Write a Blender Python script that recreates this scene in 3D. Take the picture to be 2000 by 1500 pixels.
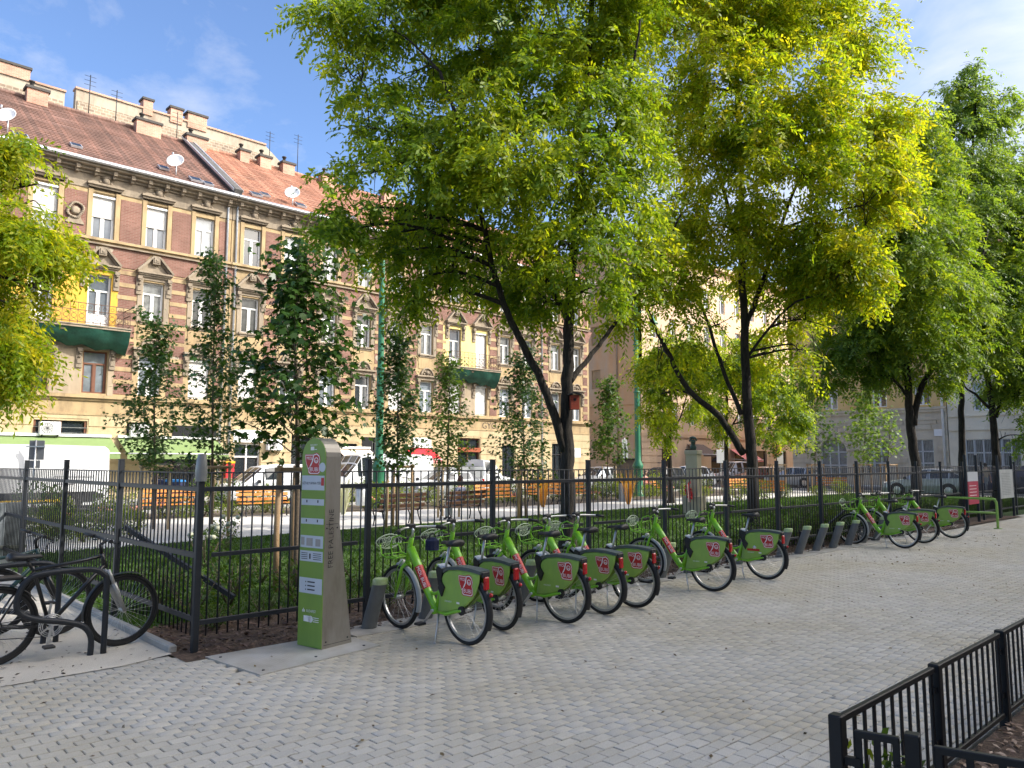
import bpy, bmesh, math, random
import numpy as np
from mathutils import Vector, Matrix
for _o in list(bpy.data.objects): bpy.data.objects.remove(_o)
RAD = math.radians; rnd = random.Random(7); nrs = np.random.RandomState(11)
sc = bpy.context.scene; COL = sc.collection
# ---------------------------------------------------------------- camera
H = 1.75; AZ = RAD(46.4); PT = math.atan(155/1500)
FH = Vector((math.cos(AZ), math.sin(AZ), 0)); RT = Vector((math.sin(AZ), -math.cos(AZ), 0)); ZZ = Vector((0, 0, 1))
FW = FH*math.cos(PT)+ZZ*math.sin(PT); UP = -FH*math.sin(PT)+ZZ*math.cos(PT)
cd = bpy.data.cameras.new('camera'); cam = bpy.data.objects.new('camera', cd); COL.objects.link(cam)
cd.sensor_width = 36; cd.lens = 27.0; cd.clip_start = 0.05; cd.clip_end = 1500
cam.matrix_world = Matrix(((RT.x, UP.x, -FW.x, 0), (RT.y, UP.y, -FW.y, 0), (RT.z, UP.z, -FW.z, H), (0, 0, 0, 1)))
sc.camera = cam
CP = Vector((0, 0, H))
def ray(x, y): return FW+RT*((x-1000)/1500)+UP*((750-y)/1500)
def gp(x, y, z=0.0):
    r = ray(x, y); return CP+r*((z-H)/r.z)
def dp(x, y, d): return CP+ray(x, y)*d
def yp(x, y, Y):
    r = ray(x, y); return CP+r*(Y/r.y)
def xp(x, y, X):
    r = ray(x, y); return CP+r*(X/r.x)
# ---------------------------------------------------------------- light
SUN_EL = RAD(37); SUN_H = Vector((0.62, -0.785, 0)).normalized()
SUN = SUN_H*math.cos(SUN_EL)+ZZ*math.sin(SUN_EL)
sl = bpy.data.lights.new('sun', 'SUN'); sl.energy = 2.0; sl.angle = RAD(0.53); sl.color = (1.0, 0.95, 0.86)
so = bpy.data.objects.new('sun', sl); COL.objects.link(so); so.rotation_euler = SUN.to_track_quat('Z', 'Y').to_euler()
W = bpy.data.worlds.new('World'); sc.world = W; W.use_nodes = True
nt = W.node_tree; nt.nodes.clear()
def N(t, **k):
    n = nt.nodes.new(t)
    for a, b in k.items(): setattr(n, a, b)
    return n
wout = N('ShaderNodeOutputWorld'); bg = N('ShaderNodeBackground'); sky = N('ShaderNodeTexSky')
sky.sky_type = 'NISHITA'; sky.sun_disc = False; sky.sun_elevation = SUN_EL; sky.sun_rotation = math.atan2(SUN_H.x, SUN_H.y)
sky.altitude = 100; sky.air_density = 1.0; sky.dust_density = 0.6; sky.ozone_density = 1.6
tc = N('ShaderNodeTexCoord'); sp = N('ShaderNodeSeparateXYZ'); nt.links.new(tc.outputs['Generated'], sp.inputs[0])
mz = N('ShaderNodeMath', operation='MAXIMUM'); nt.links.new(sp.outputs[2], mz.inputs[0]); mz.inputs[1].default_value = 0.0
az_ = N('ShaderNodeMath', operation='ADD'); nt.links.new(mz.outputs[0], az_.inputs[0]); az_.inputs[1].default_value = 0.22
dx = N('ShaderNodeMath', operation='DIVIDE'); nt.links.new(sp.outputs[0], dx.inputs[0]); nt.links.new(az_.outputs[0], dx.inputs[1])
dy = N('ShaderNodeMath', operation='DIVIDE'); nt.links.new(sp.outputs[1], dy.inputs[0]); nt.links.new(az_.outputs[0], dy.inputs[1])
cb = N('ShaderNodeCombineXYZ'); nt.links.new(dx.outputs[0], cb.inputs[0]); nt.links.new(dy.outputs[0], cb.inputs[1]); cb.inputs[2].default_value = 3.1
n1 = N('ShaderNodeTexNoise'); n1.inputs['Scale'].default_value = 2.3; n1.inputs['Detail'].default_value = 8; n1.inputs['Roughness'].default_value = 0.56; n1.inputs['Distortion'].default_value = 0.5
nt.links.new(cb.outputs[0], n1.inputs['Vector'])
# cloud cover grows towards the camera's right (the +X, -Y side of the sky)
cov = N('ShaderNodeVectorMath', operation='DOT_PRODUCT'); nt.links.new(tc.outputs['Generated'], cov.inputs[0]); cov.inputs[1].default_value = (0.26, -0.25, 0)
ad = N('ShaderNodeMath', operation='ADD'); nt.links.new(n1.outputs['Fac'], ad.inputs[0]); nt.links.new(cov.outputs['Value'], ad.inputs[1])
rp = N('ShaderNodeValToRGB'); rp.color_ramp.elements[0].position = 0.50; rp.color_ramp.elements[1].position = 0.84
rp.color_ramp.elements[0].color = (0, 0, 0, 1); rp.color_ramp.elements[1].color = (.9, .9, .9, 1)
nt.links.new(ad.outputs[0], rp.inputs[0])
mx = N('ShaderNodeMix', data_type='RGBA'); 
# a thin veil of cirrus everywhere
n2 = N('ShaderNodeTexNoise'); n2.inputs['Scale'].default_value = 3.4; n2.inputs['Detail'].default_value = 9; n2.inputs['Roughness'].default_value = 0.62; n2.inputs['Distortion'].default_value = 0.35; nt.links.new(cb.outputs[0], n2.inputs['Vector'])
r2_ = N('ShaderNodeMapRange'); nt.links.new(n2.outputs['Fac'], r2_.inputs[0]); r2_.inputs[1].default_value = .52; r2_.inputs[2].default_value = .76; r2_.inputs[3].default_value = 0; r2_.inputs[4].default_value = .42
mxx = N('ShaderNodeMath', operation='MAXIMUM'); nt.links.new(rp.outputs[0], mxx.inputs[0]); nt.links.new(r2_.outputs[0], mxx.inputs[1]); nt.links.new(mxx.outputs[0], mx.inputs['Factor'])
hs = N('ShaderNodeMix', data_type='RGBA', blend_type='MULTIPLY'); hs.inputs['Factor'].default_value = 1
nt.links.new(sky.outputs[0], hs.inputs['A']); hs.inputs['B'].default_value = (.53, .585, .69, 1)
nt.links.new(hs.outputs['Result'], mx.inputs['A']); 
# unseen clouds round the sun boosted well up, as added fill for the shade
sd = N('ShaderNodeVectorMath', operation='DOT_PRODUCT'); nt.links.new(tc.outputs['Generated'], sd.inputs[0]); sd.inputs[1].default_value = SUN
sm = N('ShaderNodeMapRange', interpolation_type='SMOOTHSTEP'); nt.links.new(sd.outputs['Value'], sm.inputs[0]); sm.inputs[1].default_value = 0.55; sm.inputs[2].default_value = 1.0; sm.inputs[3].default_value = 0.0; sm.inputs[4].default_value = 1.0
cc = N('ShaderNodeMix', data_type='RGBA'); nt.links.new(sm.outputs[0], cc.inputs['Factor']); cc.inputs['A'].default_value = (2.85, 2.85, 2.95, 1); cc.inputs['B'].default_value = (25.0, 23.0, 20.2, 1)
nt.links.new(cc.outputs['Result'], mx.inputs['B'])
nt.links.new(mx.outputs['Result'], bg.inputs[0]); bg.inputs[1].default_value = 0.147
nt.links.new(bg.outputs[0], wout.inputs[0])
vs = sc.view_settings; vs.view_transform = 'Standard'; vs.look = 'None'; vs.gamma = 1; vs.use_curve_mapping = False; vs.exposure = 1.45
cy = sc.cycles; cy.max_bounces = 6; cy.diffuse_bounces = 3; cy.transmission_bounces = 4; cy.transparent_max_bounces = 4
# ---------------------------------------------------------------- materials
MC = {}
def nodes_of(name):
    m = bpy.data.materials.new(name); m.use_nodes = True; t = m.node_tree; t.nodes.clear()
    o = t.nodes.new('ShaderNodeOutputMaterial'); b = t.nodes.new('ShaderNodeBsdfPrincipled'); t.links.new(b.outputs[0], o.inputs[0])
    return m, t, o, b
def mat(name, col, rough=.6, metal=0, var=.15, scale=5, col2=None, bump=0, bscale=80, coat=0, spec=.5, stain=None, sscale=1.2):
    if name in MC: return MC[name]
    m, t, o, b = nodes_of(name); L = t.links.new
    tcn = t.nodes.new('ShaderNodeTexCoord')
    nz = t.nodes.new('ShaderNodeTexNoise'); nz.inputs['Scale'].default_value = scale; nz.inputs['Detail'].default_value = 6; nz.inputs['Roughness'].default_value = .65
    L(tcn.outputs['Object'], nz.inputs['Vector'])
    mr = t.nodes.new('ShaderNodeMapRange'); mr.inputs[1].default_value = .3; mr.inputs[2].default_value = .7; L(nz.outputs['Fac'], mr.inputs[0])
    mxn = t.nodes.new('ShaderNodeMix'); mxn.data_type = 'RGBA'; L(mr.outputs[0], mxn.inputs['Factor'])
    c2 = col2 or tuple(min(1, c*(1+var)) for c in col); c1 = col if col2 else tuple(c*(1-var) for c in col)
    mxn.inputs['A'].default_value = (*c1, 1); mxn.inputs['B'].default_value = (*c2, 1)
    src = mxn.outputs['Result']
    if stain:
        n2 = t.nodes.new('ShaderNodeTexNoise'); n2.inputs['Scale'].default_value = sscale; n2.inputs['Detail'].default_value = 8; n2.inputs['Roughness'].default_value = .7
        mp = t.nodes.new('ShaderNodeMapping'); mp.inputs['Scale'].default_value = (1.6, 1.6, .45); L(tcn.outputs['Object'], mp.inputs[0]); L(mp.outputs[0], n2.inputs['Vector'])
        r2 = t.nodes.new('ShaderNodeMapRange'); r2.inputs[1].default_value = .46; r2.inputs[2].default_value = .70; L(n2.outputs['Fac'], r2.inputs[0])
        m2 = t.nodes.new('ShaderNodeMix'); m2.data_type = 'RGBA'; L(r2.outputs[0], m2.inputs['Factor']); L(src, m2.inputs['A']); m2.inputs['B'].default_value = (*stain, 1)
        src = m2.outputs['Result']
    L(src, b.inputs['Base Color'])
    b.inputs['Roughness'].default_value = rough; b.inputs['Metallic'].default_value = metal
    b.inputs['Coat Weight'].default_value = coat; b.inputs['Specular IOR Level'].default_value = spec
    if bump:
        n3 = t.nodes.new('ShaderNodeTexNoise'); n3.inputs['Scale'].default_value = bscale; n3.inputs['Detail'].default_value = 4; L(tcn.outputs['Object'], n3.inputs['Vector'])
        bp = t.nodes.new('ShaderNodeBump'); bp.inputs['Strength'].default_value = bump; bp.inputs['Distance'].default_value = .02; L(n3.outputs['Fac'], bp.inputs['Height']); L(bp.outputs[0], b.inputs['Normal'])
    MC[name] = m; return m
def brickmat(name, c1, c2, mortar, bw, rh, ms=.012, axes='xz', rough=.85, bias=0, bump=.25, off=.5):
    m, t, o, b = nodes_of(name); L = t.links.new
    tcn = t.nodes.new('ShaderNodeTexCoord'); s = t.nodes.new('ShaderNodeSeparateXYZ'); c = t.nodes.new('ShaderNodeCombineXYZ'); L(tcn.outputs['Object'], s.inputs[0])
    L(s.outputs['xyz'.index(axes[0])], c.inputs[0]); L(s.outputs['xyz'.index(axes[1])], c.inputs[1])
    bt = t.nodes.new('ShaderNodeTexBrick'); L(c.outputs[0], bt.inputs['Vector'])
    bt.offset = off; bt.inputs['Scale'].default_value = 1; bt.inputs['Brick Width'].default_value = bw; bt.inputs['Row Height'].default_value = rh
    bt.inputs['Mortar Size'].default_value = ms; bt.inputs['Bias'].default_value = bias
    bt.inputs['Color1'].default_value = (*c1, 1); bt.inputs['Color2'].default_value = (*c2, 1); bt.inputs['Mortar'].default_value = (*mortar, 1)
    nz = t.nodes.new('ShaderNodeTexNoise'); nz.inputs['Scale'].default_value = .9; nz.inputs['Detail'].default_value = 8; L(tcn.outputs['Object'], nz.inputs['Vector'])
    mr = t.nodes.new('ShaderNodeMapRange'); mr.inputs[1].default_value = .3; mr.inputs[2].default_value = .7; mr.inputs[3].default_value = .72; mr.inputs[4].default_value = 1.25; L(nz.outputs['Fac'], mr.inputs[0])
    mu = t.nodes.new('ShaderNodeMix'); mu.data_type = 'RGBA'; mu.blend_type = 'MULTIPLY'; mu.inputs['Factor'].default_value = 1; L(bt.outputs['Color'], mu.inputs['A']); L(mr.outputs[0], mu.inputs['B'])
    L(mu.outputs['Result'], b.inputs['Base Color']); b.inputs['Roughness'].default_value = rough
    bp = t.nodes.new('ShaderNodeBump'); bp.inputs['Strength'].default_value = bump; bp.inputs['Distance'].default_value = .01; bp.invert = True; L(bt.outputs['Fac'], bp.inputs['Height']); L(bp.outputs[0], b.inputs['Normal'])
    MC[name] = m; return m
def leafmat(name, cols, trans=.5, scale=.7, gloss=.45):
    m, t, o, b = nodes_of(name); L = t.links.new
    ge = t.nodes.new('ShaderNodeNewGeometry'); tcn = t.nodes.new('ShaderNodeTexCoord')
    nz = t.nodes.new('ShaderNodeTexNoise'); nz.inputs['Scale'].default_value = scale; nz.inputs['Detail'].default_value = 3; L(tcn.outputs['Object'], nz.inputs['Vector'])
    a = t.nodes.new('ShaderNodeMath'); a.operation = 'MULTIPLY_ADD'; L(ge.outputs['Random Per Island'], a.inputs[0]); a.inputs[1].default_value = .5
    s = t.nodes.new('ShaderNodeMapRange'); s.inputs[1].default_value = .3; s.inputs[2].default_value = .7; s.inputs[3].default_value = 0; s.inputs[4].default_value = .5; L(nz.outputs['Fac'], s.inputs[0]); L(s.outputs[0], a.inputs[2])
    r = t.nodes.new('ShaderNodeValToRGB'); L(a.outputs[0], r.inputs[0])
    e = r.color_ramp.elements
    while len(e) < len(cols): e.new(.5)
    for i, c in enumerate(cols): e[i].position = i/(len(cols)-1); e[i].color = (*c, 1)
    L(r.outputs[0], b.inputs['Base Color']); b.inputs['Roughness'].default_value = gloss; b.inputs['Specular IOR Level'].default_value = .35
    tr = t.nodes.new('ShaderNodeBsdfTranslucent')
    mu = t.nodes.new('ShaderNodeMix'); mu.data_type = 'RGBA'; mu.blend_type = 'MULTIPLY'; mu.inputs['Factor'].default_value = 1; L(r.outputs[0], mu.inputs['A']); mu.inputs['B'].default_value = (2.1, 1.9, .7, 1)
    L(mu.outputs['Result'], tr.inputs[0])
    mxs = t.nodes.new('ShaderNodeMixShader'); mxs.inputs[0].default_value = trans; L(b.outputs[0], mxs.inputs[1]); L(tr.outputs[0], mxs.inputs[2]); L(mxs.outputs[0], o.inputs[0])
    MC[name] = m; return m
# ---------------------------------------------------------------- mesh builder
class MB:
    def __init__(s): s.v = []; s.f = []; s.mi = []; s.sm = []
    def add(s, vs, fs, m=0, sm=False):
        n = len(s.v); s.v.extend([tuple(q) for q in vs])
        for f in fs: s.f.append(tuple(i+n for i in f)); s.mi.append(m); s.sm.append(sm)
    def box(s, c, d, m=0, M=None):
        x, y, z = d[0]/2, d[1]/2, d[2]/2
        vs = [Vector((a*x, b*y, e*z)) for a in (-1, 1) for b in (-1, 1) for e in (-1, 1)]
        if M is not None: vs = [M @ q for q in vs]
        vs = [q+Vector(c) for q in vs]
        s.add(vs, [(0, 1, 3, 2), (4, 6, 7, 5), (0, 4, 5, 1), (2, 3, 7, 6), (0, 2, 6, 4), (1, 5, 7, 3)], m)
    def bx(s, x0, x1, y0, y1, z0, z1, m=0): s.box(((x0+x1)/2, (y0+y1)/2, (z0+z1)/2), (x1-x0, y1-y0, z1-z0), m)
    def cbox(s, c, d, ch=.01, m=0, M=None):   # box whose vertical and top edges are chamfered
        x, y, z = d[0]/2, d[1]/2, d[2]/2; k = ch
        ring = lambda X, Y, Z, q: [(-X+q, -Y, Z), (X-q, -Y, Z), (X, -Y+q, Z), (X, Y-q, Z), (X-q, Y, Z), (-X+q, Y, Z), (-X, Y-q, Z), (-X, -Y+q, Z)]
        vs = ring(x, y, -z, k)+ring(x, y, z-k, k)+ring(x-k, y-k, z, k*.6)
        vs = [Vector(q) for q in vs]
        if M is not None: vs = [M @ q for q in vs]
        vs = [q+Vector(c) for q in vs]
        fs = [tuple(range(7, -1, -1)), tuple(range(16, 24))]
        for r in (0, 8):
            for i in range(8): fs.append((r+i, r+(i+1) % 8, r+8+(i+1) % 8, r+8+i))
        s.add(vs, fs, m)
    def bar(s, p, q, w, h, m=0, up=(0, 0, 1)):
        p, q = Vector(p), Vector(q); d = (q-p); L = d.length; d.normalize(); u = Vector(up)
        if abs(d.dot(u)) > .98: u = Vector((1, 0, 0))
        a = d.cross(u).normalized(); b = a.cross(d)
        M = Matrix((a, d, b)).transposed()
        s.box((p+q)/2, (w, L, h), m, M)
    def tube(s, pts, r, n=8, m=0, closed=False, sm=True, cap=True):
        P = [Vector(q) for q in pts]; k = len(P); rs = r if isinstance(r, (list, tuple)) else [r]*k
        vs = []; pa = None
        for i, q in enumerate(P):
            t = (P[(i+1) % k]-P[i-1]) if closed else (P[min(i+1, k-1)]-P[max(i-1, 0)])
            if t.length < 1e-9: t = Vector((0, 0, 1))
            t.normalize()
            if pa is None: a = t.orthogonal().normalized()
            else:
                a = pa-t*pa.dot(t); a = a.normalized() if a.length > 1e-6 else t.orthogonal().normalized()
            pa = a; b = t.cross(a)
            for j in range(n):
                an = 2*math.pi*j/n; vs.append(q+(a*math.cos(an)+b*math.sin(an))*rs[i])
        fs = []
        for i in range(k if closed else k-1):
            i2 = (i+1) % k
            for j in range(n): fs.append((i*n+j, i*n+(j+1) % n, i2*n+(j+1) % n, i2*n+j))
        s.add(vs, fs, m, sm)
        if cap and not closed:
            n0 = len(s.v)-len(vs)
            s.f.append(tuple(n0+j for j in range(n-1, -1, -1))); s.mi.append(m); s.sm.append(False)
            s.f.append(tuple(n0+(k-1)*n+j for j in range(n))); s.mi.append(m); s.sm.append(False)
    def lathe(s, prof, n=16, m=0, c=(0, 0, 0), M=None, sm=True):
        vs = []; fs = []; k = len(prof)
        for (r, z) in prof:
            for j in range(n):
                a = 2*math.pi*j/n; q = Vector((r*math.cos(a), r*math.sin(a), z))
                if M is not None: q = M @ q
                vs.append(q+Vector(c))
        for i in range(k-1):
            for j in range(n): fs.append((i*n+j, i*n+(j+1) % n, (i+1)*n+(j+1) % n, (i+1)*n+j))
        s.add(vs, fs, m, sm)
        s.add(vs[:n], [tuple(range(n-1, -1, -1))], m); s.add(vs[-n:], [tuple(range(n))], m)
    def prism(s, poly, a, b, ax='y', m=0, sm=False):   # 2-d outline extruded along an axis from a to b
        n = len(poly)
        def P(u, v, w): return {'y': (u, w, v), 'x': (w, u, v), 'z': (u, v, w)}[ax]
        vs = [P(u, v, a) for u, v in poly]+[P(u, v, b) for u, v in poly]
        fs = [tuple(range(n)), tuple(range(2*n-1, n-1, -1))]
        s.add(vs, fs, m)
        s.add(vs, [(i, i+n, (i+1) % n+n, (i+1) % n) for i in range(n)], m, sm)
    def torus(s, c, R, r, n=32, k=8, m=0, ax='y', a0=0, a1=2*math.pi, sx=1):
        pts = []; full = abs(a1-a0-2*math.pi) < 1e-6
        for i in range(n if full else n+1):
            a = a0+(a1-a0)*i/n; u, w = R*math.cos(a), R*math.sin(a)
            pts.append(Vector(c)+Vector({'y': (u, 0, w), 'x': (0, u, w), 'z': (u, w, 0)}[ax]))
        s.tube(pts, r, k, m, closed=full)
    def build(s, name, mats, parent=None, loc=None, rz=0, world=False, recalc=True):
        me = bpy.data.meshes.new(name); me.from_pydata(s.v, [], s.f)
        if not isinstance(mats, (list, tuple)): mats = [mats]
        for q in mats: me.materials.append(q)
        me.polygons.foreach_set('material_index', s.mi); me.polygons.foreach_set('use_smooth', s.sm)
        if recalc:
            bm = bmesh.new(); bm.from_mesh(me); bmesh.ops.recalc_face_normals(bm, faces=bm.faces); bm.to_mesh(me); bm.free()
        me.update()
        o = bpy.data.objects.new(name, me); COL.objects.link(o)
        if world and parent is not None:
            me.transform(Matrix.Translation(-parent.location))
        if parent is not None: o.parent = parent
        if loc is not None: o.location = loc
        if rz: o.rotation_euler = (0, 0, rz)
        return o
def inst(name, me, parent=None, loc=(0, 0, 0), rz=0, rot=None):
    o = bpy.data.objects.new(name, me); COL.objects.link(o)
    if parent is not None: o.parent = parent
    o.location = loc; o.rotation_euler = rot or (0, 0, rz); return o
def tag(o, label, cat, group=None):
    o['label'] = label; o['category'] = cat
    if group: o['group'] = group
    return o
def thing(name, label, cat, loc=(0, 0, 0), rz=0, group=None):
    o = bpy.data.objects.new(name, None); COL.objects.link(o); o.location = loc; o.rotation_euler = (0, 0, rz); o.empty_display_size = .2
    return tag(o, label, cat, group)
def kind(o, k): o['kind'] = k; return o
KIDS = {}
def dup(o, loc=None, rz=None, label=None, parent=None, group=None, scale=None):
    c = o.copy(); COL.objects.link(c)
    if parent is not None: c.parent = parent
    if loc is not None: c.location = loc
    if rz is not None: c.rotation_euler = (0, 0, rz)
    if scale is not None: c.scale = (scale, scale, scale) if not isinstance(scale, (tuple, list)) else scale
    if label: c['label'] = label
    if group: c['group'] = group
    for ch in KIDS.get(o.name) or list(o.children): dup(ch, parent=c)
    return c
_TX = {}
def text_geo(txt):
    if txt in _TX: return _TX[txt]
    cu = bpy.data.curves.new('txt', 'FONT'); cu.body = txt; cu.size = 1; cu.resolution_u = 2; cu.align_x = 'CENTER'; cu.align_y = 'CENTER'
    ob = bpy.data.objects.new('txt', cu); COL.objects.link(ob); bpy.context.view_layer.update()
    me = bpy.data.meshes.new_from_object(ob.evaluated_get(bpy.context.evaluated_depsgraph_get()))
    v = [tuple(q.co) for q in me.vertices]; f = [tuple(p.vertices) for p in me.polygons]
    bpy.data.objects.remove(ob); bpy.data.curves.remove(cu); bpy.data.meshes.remove(me)
    _TX[txt] = (v, f); return v, f
def put_text(mb, txt, o, ux, uy, size, m=0, sx=1.0):   # flat lettering: o centre, ux/uy unit vectors of the text plane
    v, f = text_geo(txt); o, ux, uy = Vector(o), Vector(ux), Vector(uy)
    mb.add([o+ux*(a*size*sx)+uy*(b*size) for a, b, _ in v], f, m)
def npmesh(name, verts, loops, counts, mats, parent=None, smooth=False, mi=None):
    me = bpy.data.meshes.new(name); nv, nl, nf = len(verts), len(loops), len(counts)
    me.vertices.add(nv); me.vertices.foreach_set('co', np.ascontiguousarray(verts, dtype=np.float32).ravel())
    me.loops.add(nl); me.loops.foreach_set('vertex_index', np.ascontiguousarray(loops, dtype=np.int32))
    me.polygons.add(nf); st = np.zeros(nf, dtype=np.int32); st[1:] = np.cumsum(counts)[:-1]
    me.polygons.foreach_set('loop_start', st)
    if mi is not None: me.polygons.foreach_set('material_index', np.ascontiguousarray(mi, dtype=np.int32))
    for q in (mats if isinstance(mats, (list, tuple)) else [mats]): me.materials.append(q)
    me.update(calc_edges=True); me.validate()
    o = bpy.data.objects.new(name, me); COL.objects.link(o)
    if parent is not None: o.parent = parent
    return o
def unit(a): return a/(np.linalg.norm(a, axis=1, keepdims=True)+1e-9)
# ================================================================ setting
m_earth = mat('soil', (.10, .085, .065), .95, var=.3, scale=3, bump=.6, bscale=30)
m_black = mat('black_paint', (.006, .007, .009), .5, var=.2, scale=20, spec=.35)
m_dark = mat('anthracite_paint', (.012, .015, .021), .5, var=.15, scale=12)
m_steel = mat('brushed_steel', (.46, .46, .45), .33, .9, var=.12, scale=4)
m_white = mat('white_paint', (.78, .78, .76), .5, var=.05)
m_asph = mat('asphalt', (.055, .055, .056), .9, var=.25, scale=2, bump=.3, bscale=60)
m_conc = mat('concrete', (.42, .41, .38), .9, var=.12, scale=1.5, bump=.25, bscale=50)
m_path = mat('path_concrete', (.62, .59, .53), .9, var=.06, scale=1.2, bump=.15, bscale=60)
m_kerb = mat('kerb_stone', (.36, .35, .33), .85, var=.15, scale=4, bump=.3, bscale=40)
m_glass = mat('dark_glass', (.02, .026, .032), .06, var=.1, spec=.9)
def sheet(name, x0, x1, y0, y1, z, m, nx=1, ny=1):
    b = MB(); b.add([(x0, y0, z), (x1, y0, z), (x1, y1, z), (x0, y1, z)], [(0, 1, 2, 3)])
    return kind(b.build(name, m, recalc=False), 'structure')
sheet('ground', -600, 600, -600, 600, -.06, m_earth)
# sandy concrete apron where the private bicycles stand
def apronmat():
    m, t, o, b = nodes_of('sandy_concrete'); L = t.links.new
    tcn = t.nodes.new('ShaderNodeTexCoord')
    a = t.nodes.new('ShaderNodeTexNoise'); a.inputs['Scale'].default_value = .9; a.inputs['Detail'].default_value = 8; L(tcn.outputs['Object'], a.inputs[0])
    r = t.nodes.new('ShaderNodeValToRGB'); L(a.outputs['Fac'], r.inputs[0]); e = r.color_ramp.elements
    e[0].position = .32; e[0].color = (.52, .47, .39, 1); e[1].position = .68; e[1].color = (.66, .60, .50, 1)
    v = t.nodes.new('ShaderNodeTexNoise'); v.inputs['Scale'].default_value = 260; v.inputs['Detail'].default_value = 3; L(tcn.outputs['Object'], v.inputs[0])
    mu = t.nodes.new('ShaderNodeMix'); mu.data_type = 'RGBA'; mu.blend_type = 'OVERLAY'; mu.inputs['Factor'].default_value = .55; L(r.outputs[0], mu.inputs['A']); L(v.outputs['Fac'], mu.inputs['B'])
    L(mu.outputs['Result'], b.inputs['Base Color']); b.inputs['Roughness'].default_value = .95
    bp = t.nodes.new('ShaderNodeBump'); bp.inputs['Strength'].default_value = .4; bp.inputs['Distance'].default_value = .01; L(v.outputs['Fac'], bp.inputs['Height']); L(bp.outputs[0], b.inputs['Normal'])
    return m
m_apron = apronmat()
b = MB(); b.add([(-7, 7.26, .005), (2.30, 7.30, .005), (2.76, 7.44, .005), (2.76, 16.5, .004), (-7, 16.5, .004)], [(0, 1, 2, 3, 4)])
kind(b.build('concrete_apron', m_apron, recalc=False), 'structure')
b = MB(); b.cbox((2.79, 12.0, .02), (.08, 9.0, .09), .012)
kind(b.build('edging_kerb', m_kerb), 'structure')
# pavers
def pavermat():
    m, t, o, b = nodes_of('grey_paver'); L = t.links.new
    ge = t.nodes.new('ShaderNodeNewGeometry'); oi = t.nodes.new('ShaderNodeObjectInfo')
    s = t.nodes.new('ShaderNodeMath'); s.operation = 'ADD'; L(ge.outputs['Random Per Island'], s.inputs[0]); L(oi.outputs['Random'], s.inputs[1])
    fr = t.nodes.new('ShaderNodeMath'); fr.operation = 'FRACT'; L(s.outputs[0], fr.inputs[0])
    r = t.nodes.new('ShaderNodeValToRGB'); L(fr.outputs[0], r.inputs[0]); e = r.color_ramp.elements
    for i in range(2): e.new(.5)
    for i, (p, c) in enumerate(((0, (.40, .378, .33)), (.4, (.435, .411, .36)), (.8, (.455, .43, .378)), (1, (.485, .46, .405)))): e[i].position = p; e[i].color = (*c, 1)
    g = t.nodes.new('ShaderNodeNewGeometry')
    n = t.nodes.new('ShaderNodeTexNoise'); n.inputs['Scale'].default_value = .55; n.inputs['Detail'].default_value = 7; n.inputs['Roughness'].default_value = .6; L(g.outputs['Position'], n.inputs[0])
    r2 = t.nodes.new('ShaderNodeValToRGB'); L(n.outputs['Fac'], r2.inputs[0]); e = r2.color_ramp.elements
    e[0].position = .36; e[0].color = (.95, .91, .82, 1); e[1].position = .60; e[1].color = (1.03, 1.03, 1.04, 1)
    mu = t.nodes.new('ShaderNodeMix'); mu.data_type = 'RGBA'; mu.blend_type = 'MULTIPLY'; mu.inputs['Factor'].default_value = 1; L(r.outputs[0], mu.inputs['A']); L(r2.outputs[0], mu.inputs['B'])
    n2 = t.nodes.new('ShaderNodeTexNoise'); n2.inputs['Scale'].default_value = 170; n2.inputs['Detail'].default_value = 3; L(g.outputs['Position'], n2.inputs[0])
    mo = t.nodes.new('ShaderNodeMix'); mo.data_type = 'RGBA'; mo.blend_type = 'OVERLAY'; mo.inputs['Factor'].default_value = .45; L(mu.outputs['Result'], mo.inputs['A']); L(n2.outputs['Fac'], mo.inputs['B'])
    # dark blotches of dirt
    n4 = t.nodes.new('ShaderNodeTexNoise'); n4.inputs['Scale'].default_value = 3.2; n4.inputs['Detail'].default_value = 6; L(g.outputs['Position'], n4.inputs[0])
    r4 = t.nodes.new('ShaderNodeMapRange'); r4.inputs[1].default_value = .60; r4.inputs[2].default_value = .74; r4.inputs[3].default_value = 0; r4.inputs[4].default_value = .3; L(n4.outputs['Fac'], r4.inputs[0])
    m4 = t.nodes.new('ShaderNodeMix'); m4.data_type = 'RGBA'; L(r4.outputs[0], m4.inputs['Factor']); L(mo.outputs['Result'], m4.inputs['A']); m4.inputs['B'].default_value = (.27, .255, .22, 1)
    L(m4.outputs['Result'], b.inputs['Base Color']); b.inputs['Roughness'].default_value = .82
    bp = t.nodes.new('ShaderNodeBump'); bp.inputs['Strength'].default_value = .35; bp.inputs['Distance'].default_value = .004; L(n2.outputs['Fac'], bp.inputs['Height']); L(bp.outputs[0], b.inputs['Normal'])
    return m
m_paver = pavermat(); m_joint = mat('joint_sand', (.27, .25, .21), .95, var=.3, scale=30)
PX, PY = .146, .096   # paver pitch along and across the rows
b = MB(); b.add([(-8, -4.2, -.03), (3.6, -4.2, -.03), (3.6, 1.55, -.03), (46, 1.55, -.03), (46, 7.25, -.03), (-8, 7.42, -.03)], [(0, 1, 2, 3, 4, 5)])
pavement = kind(b.build('pavement', m_joint, recalc=False), 'structure')
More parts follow.
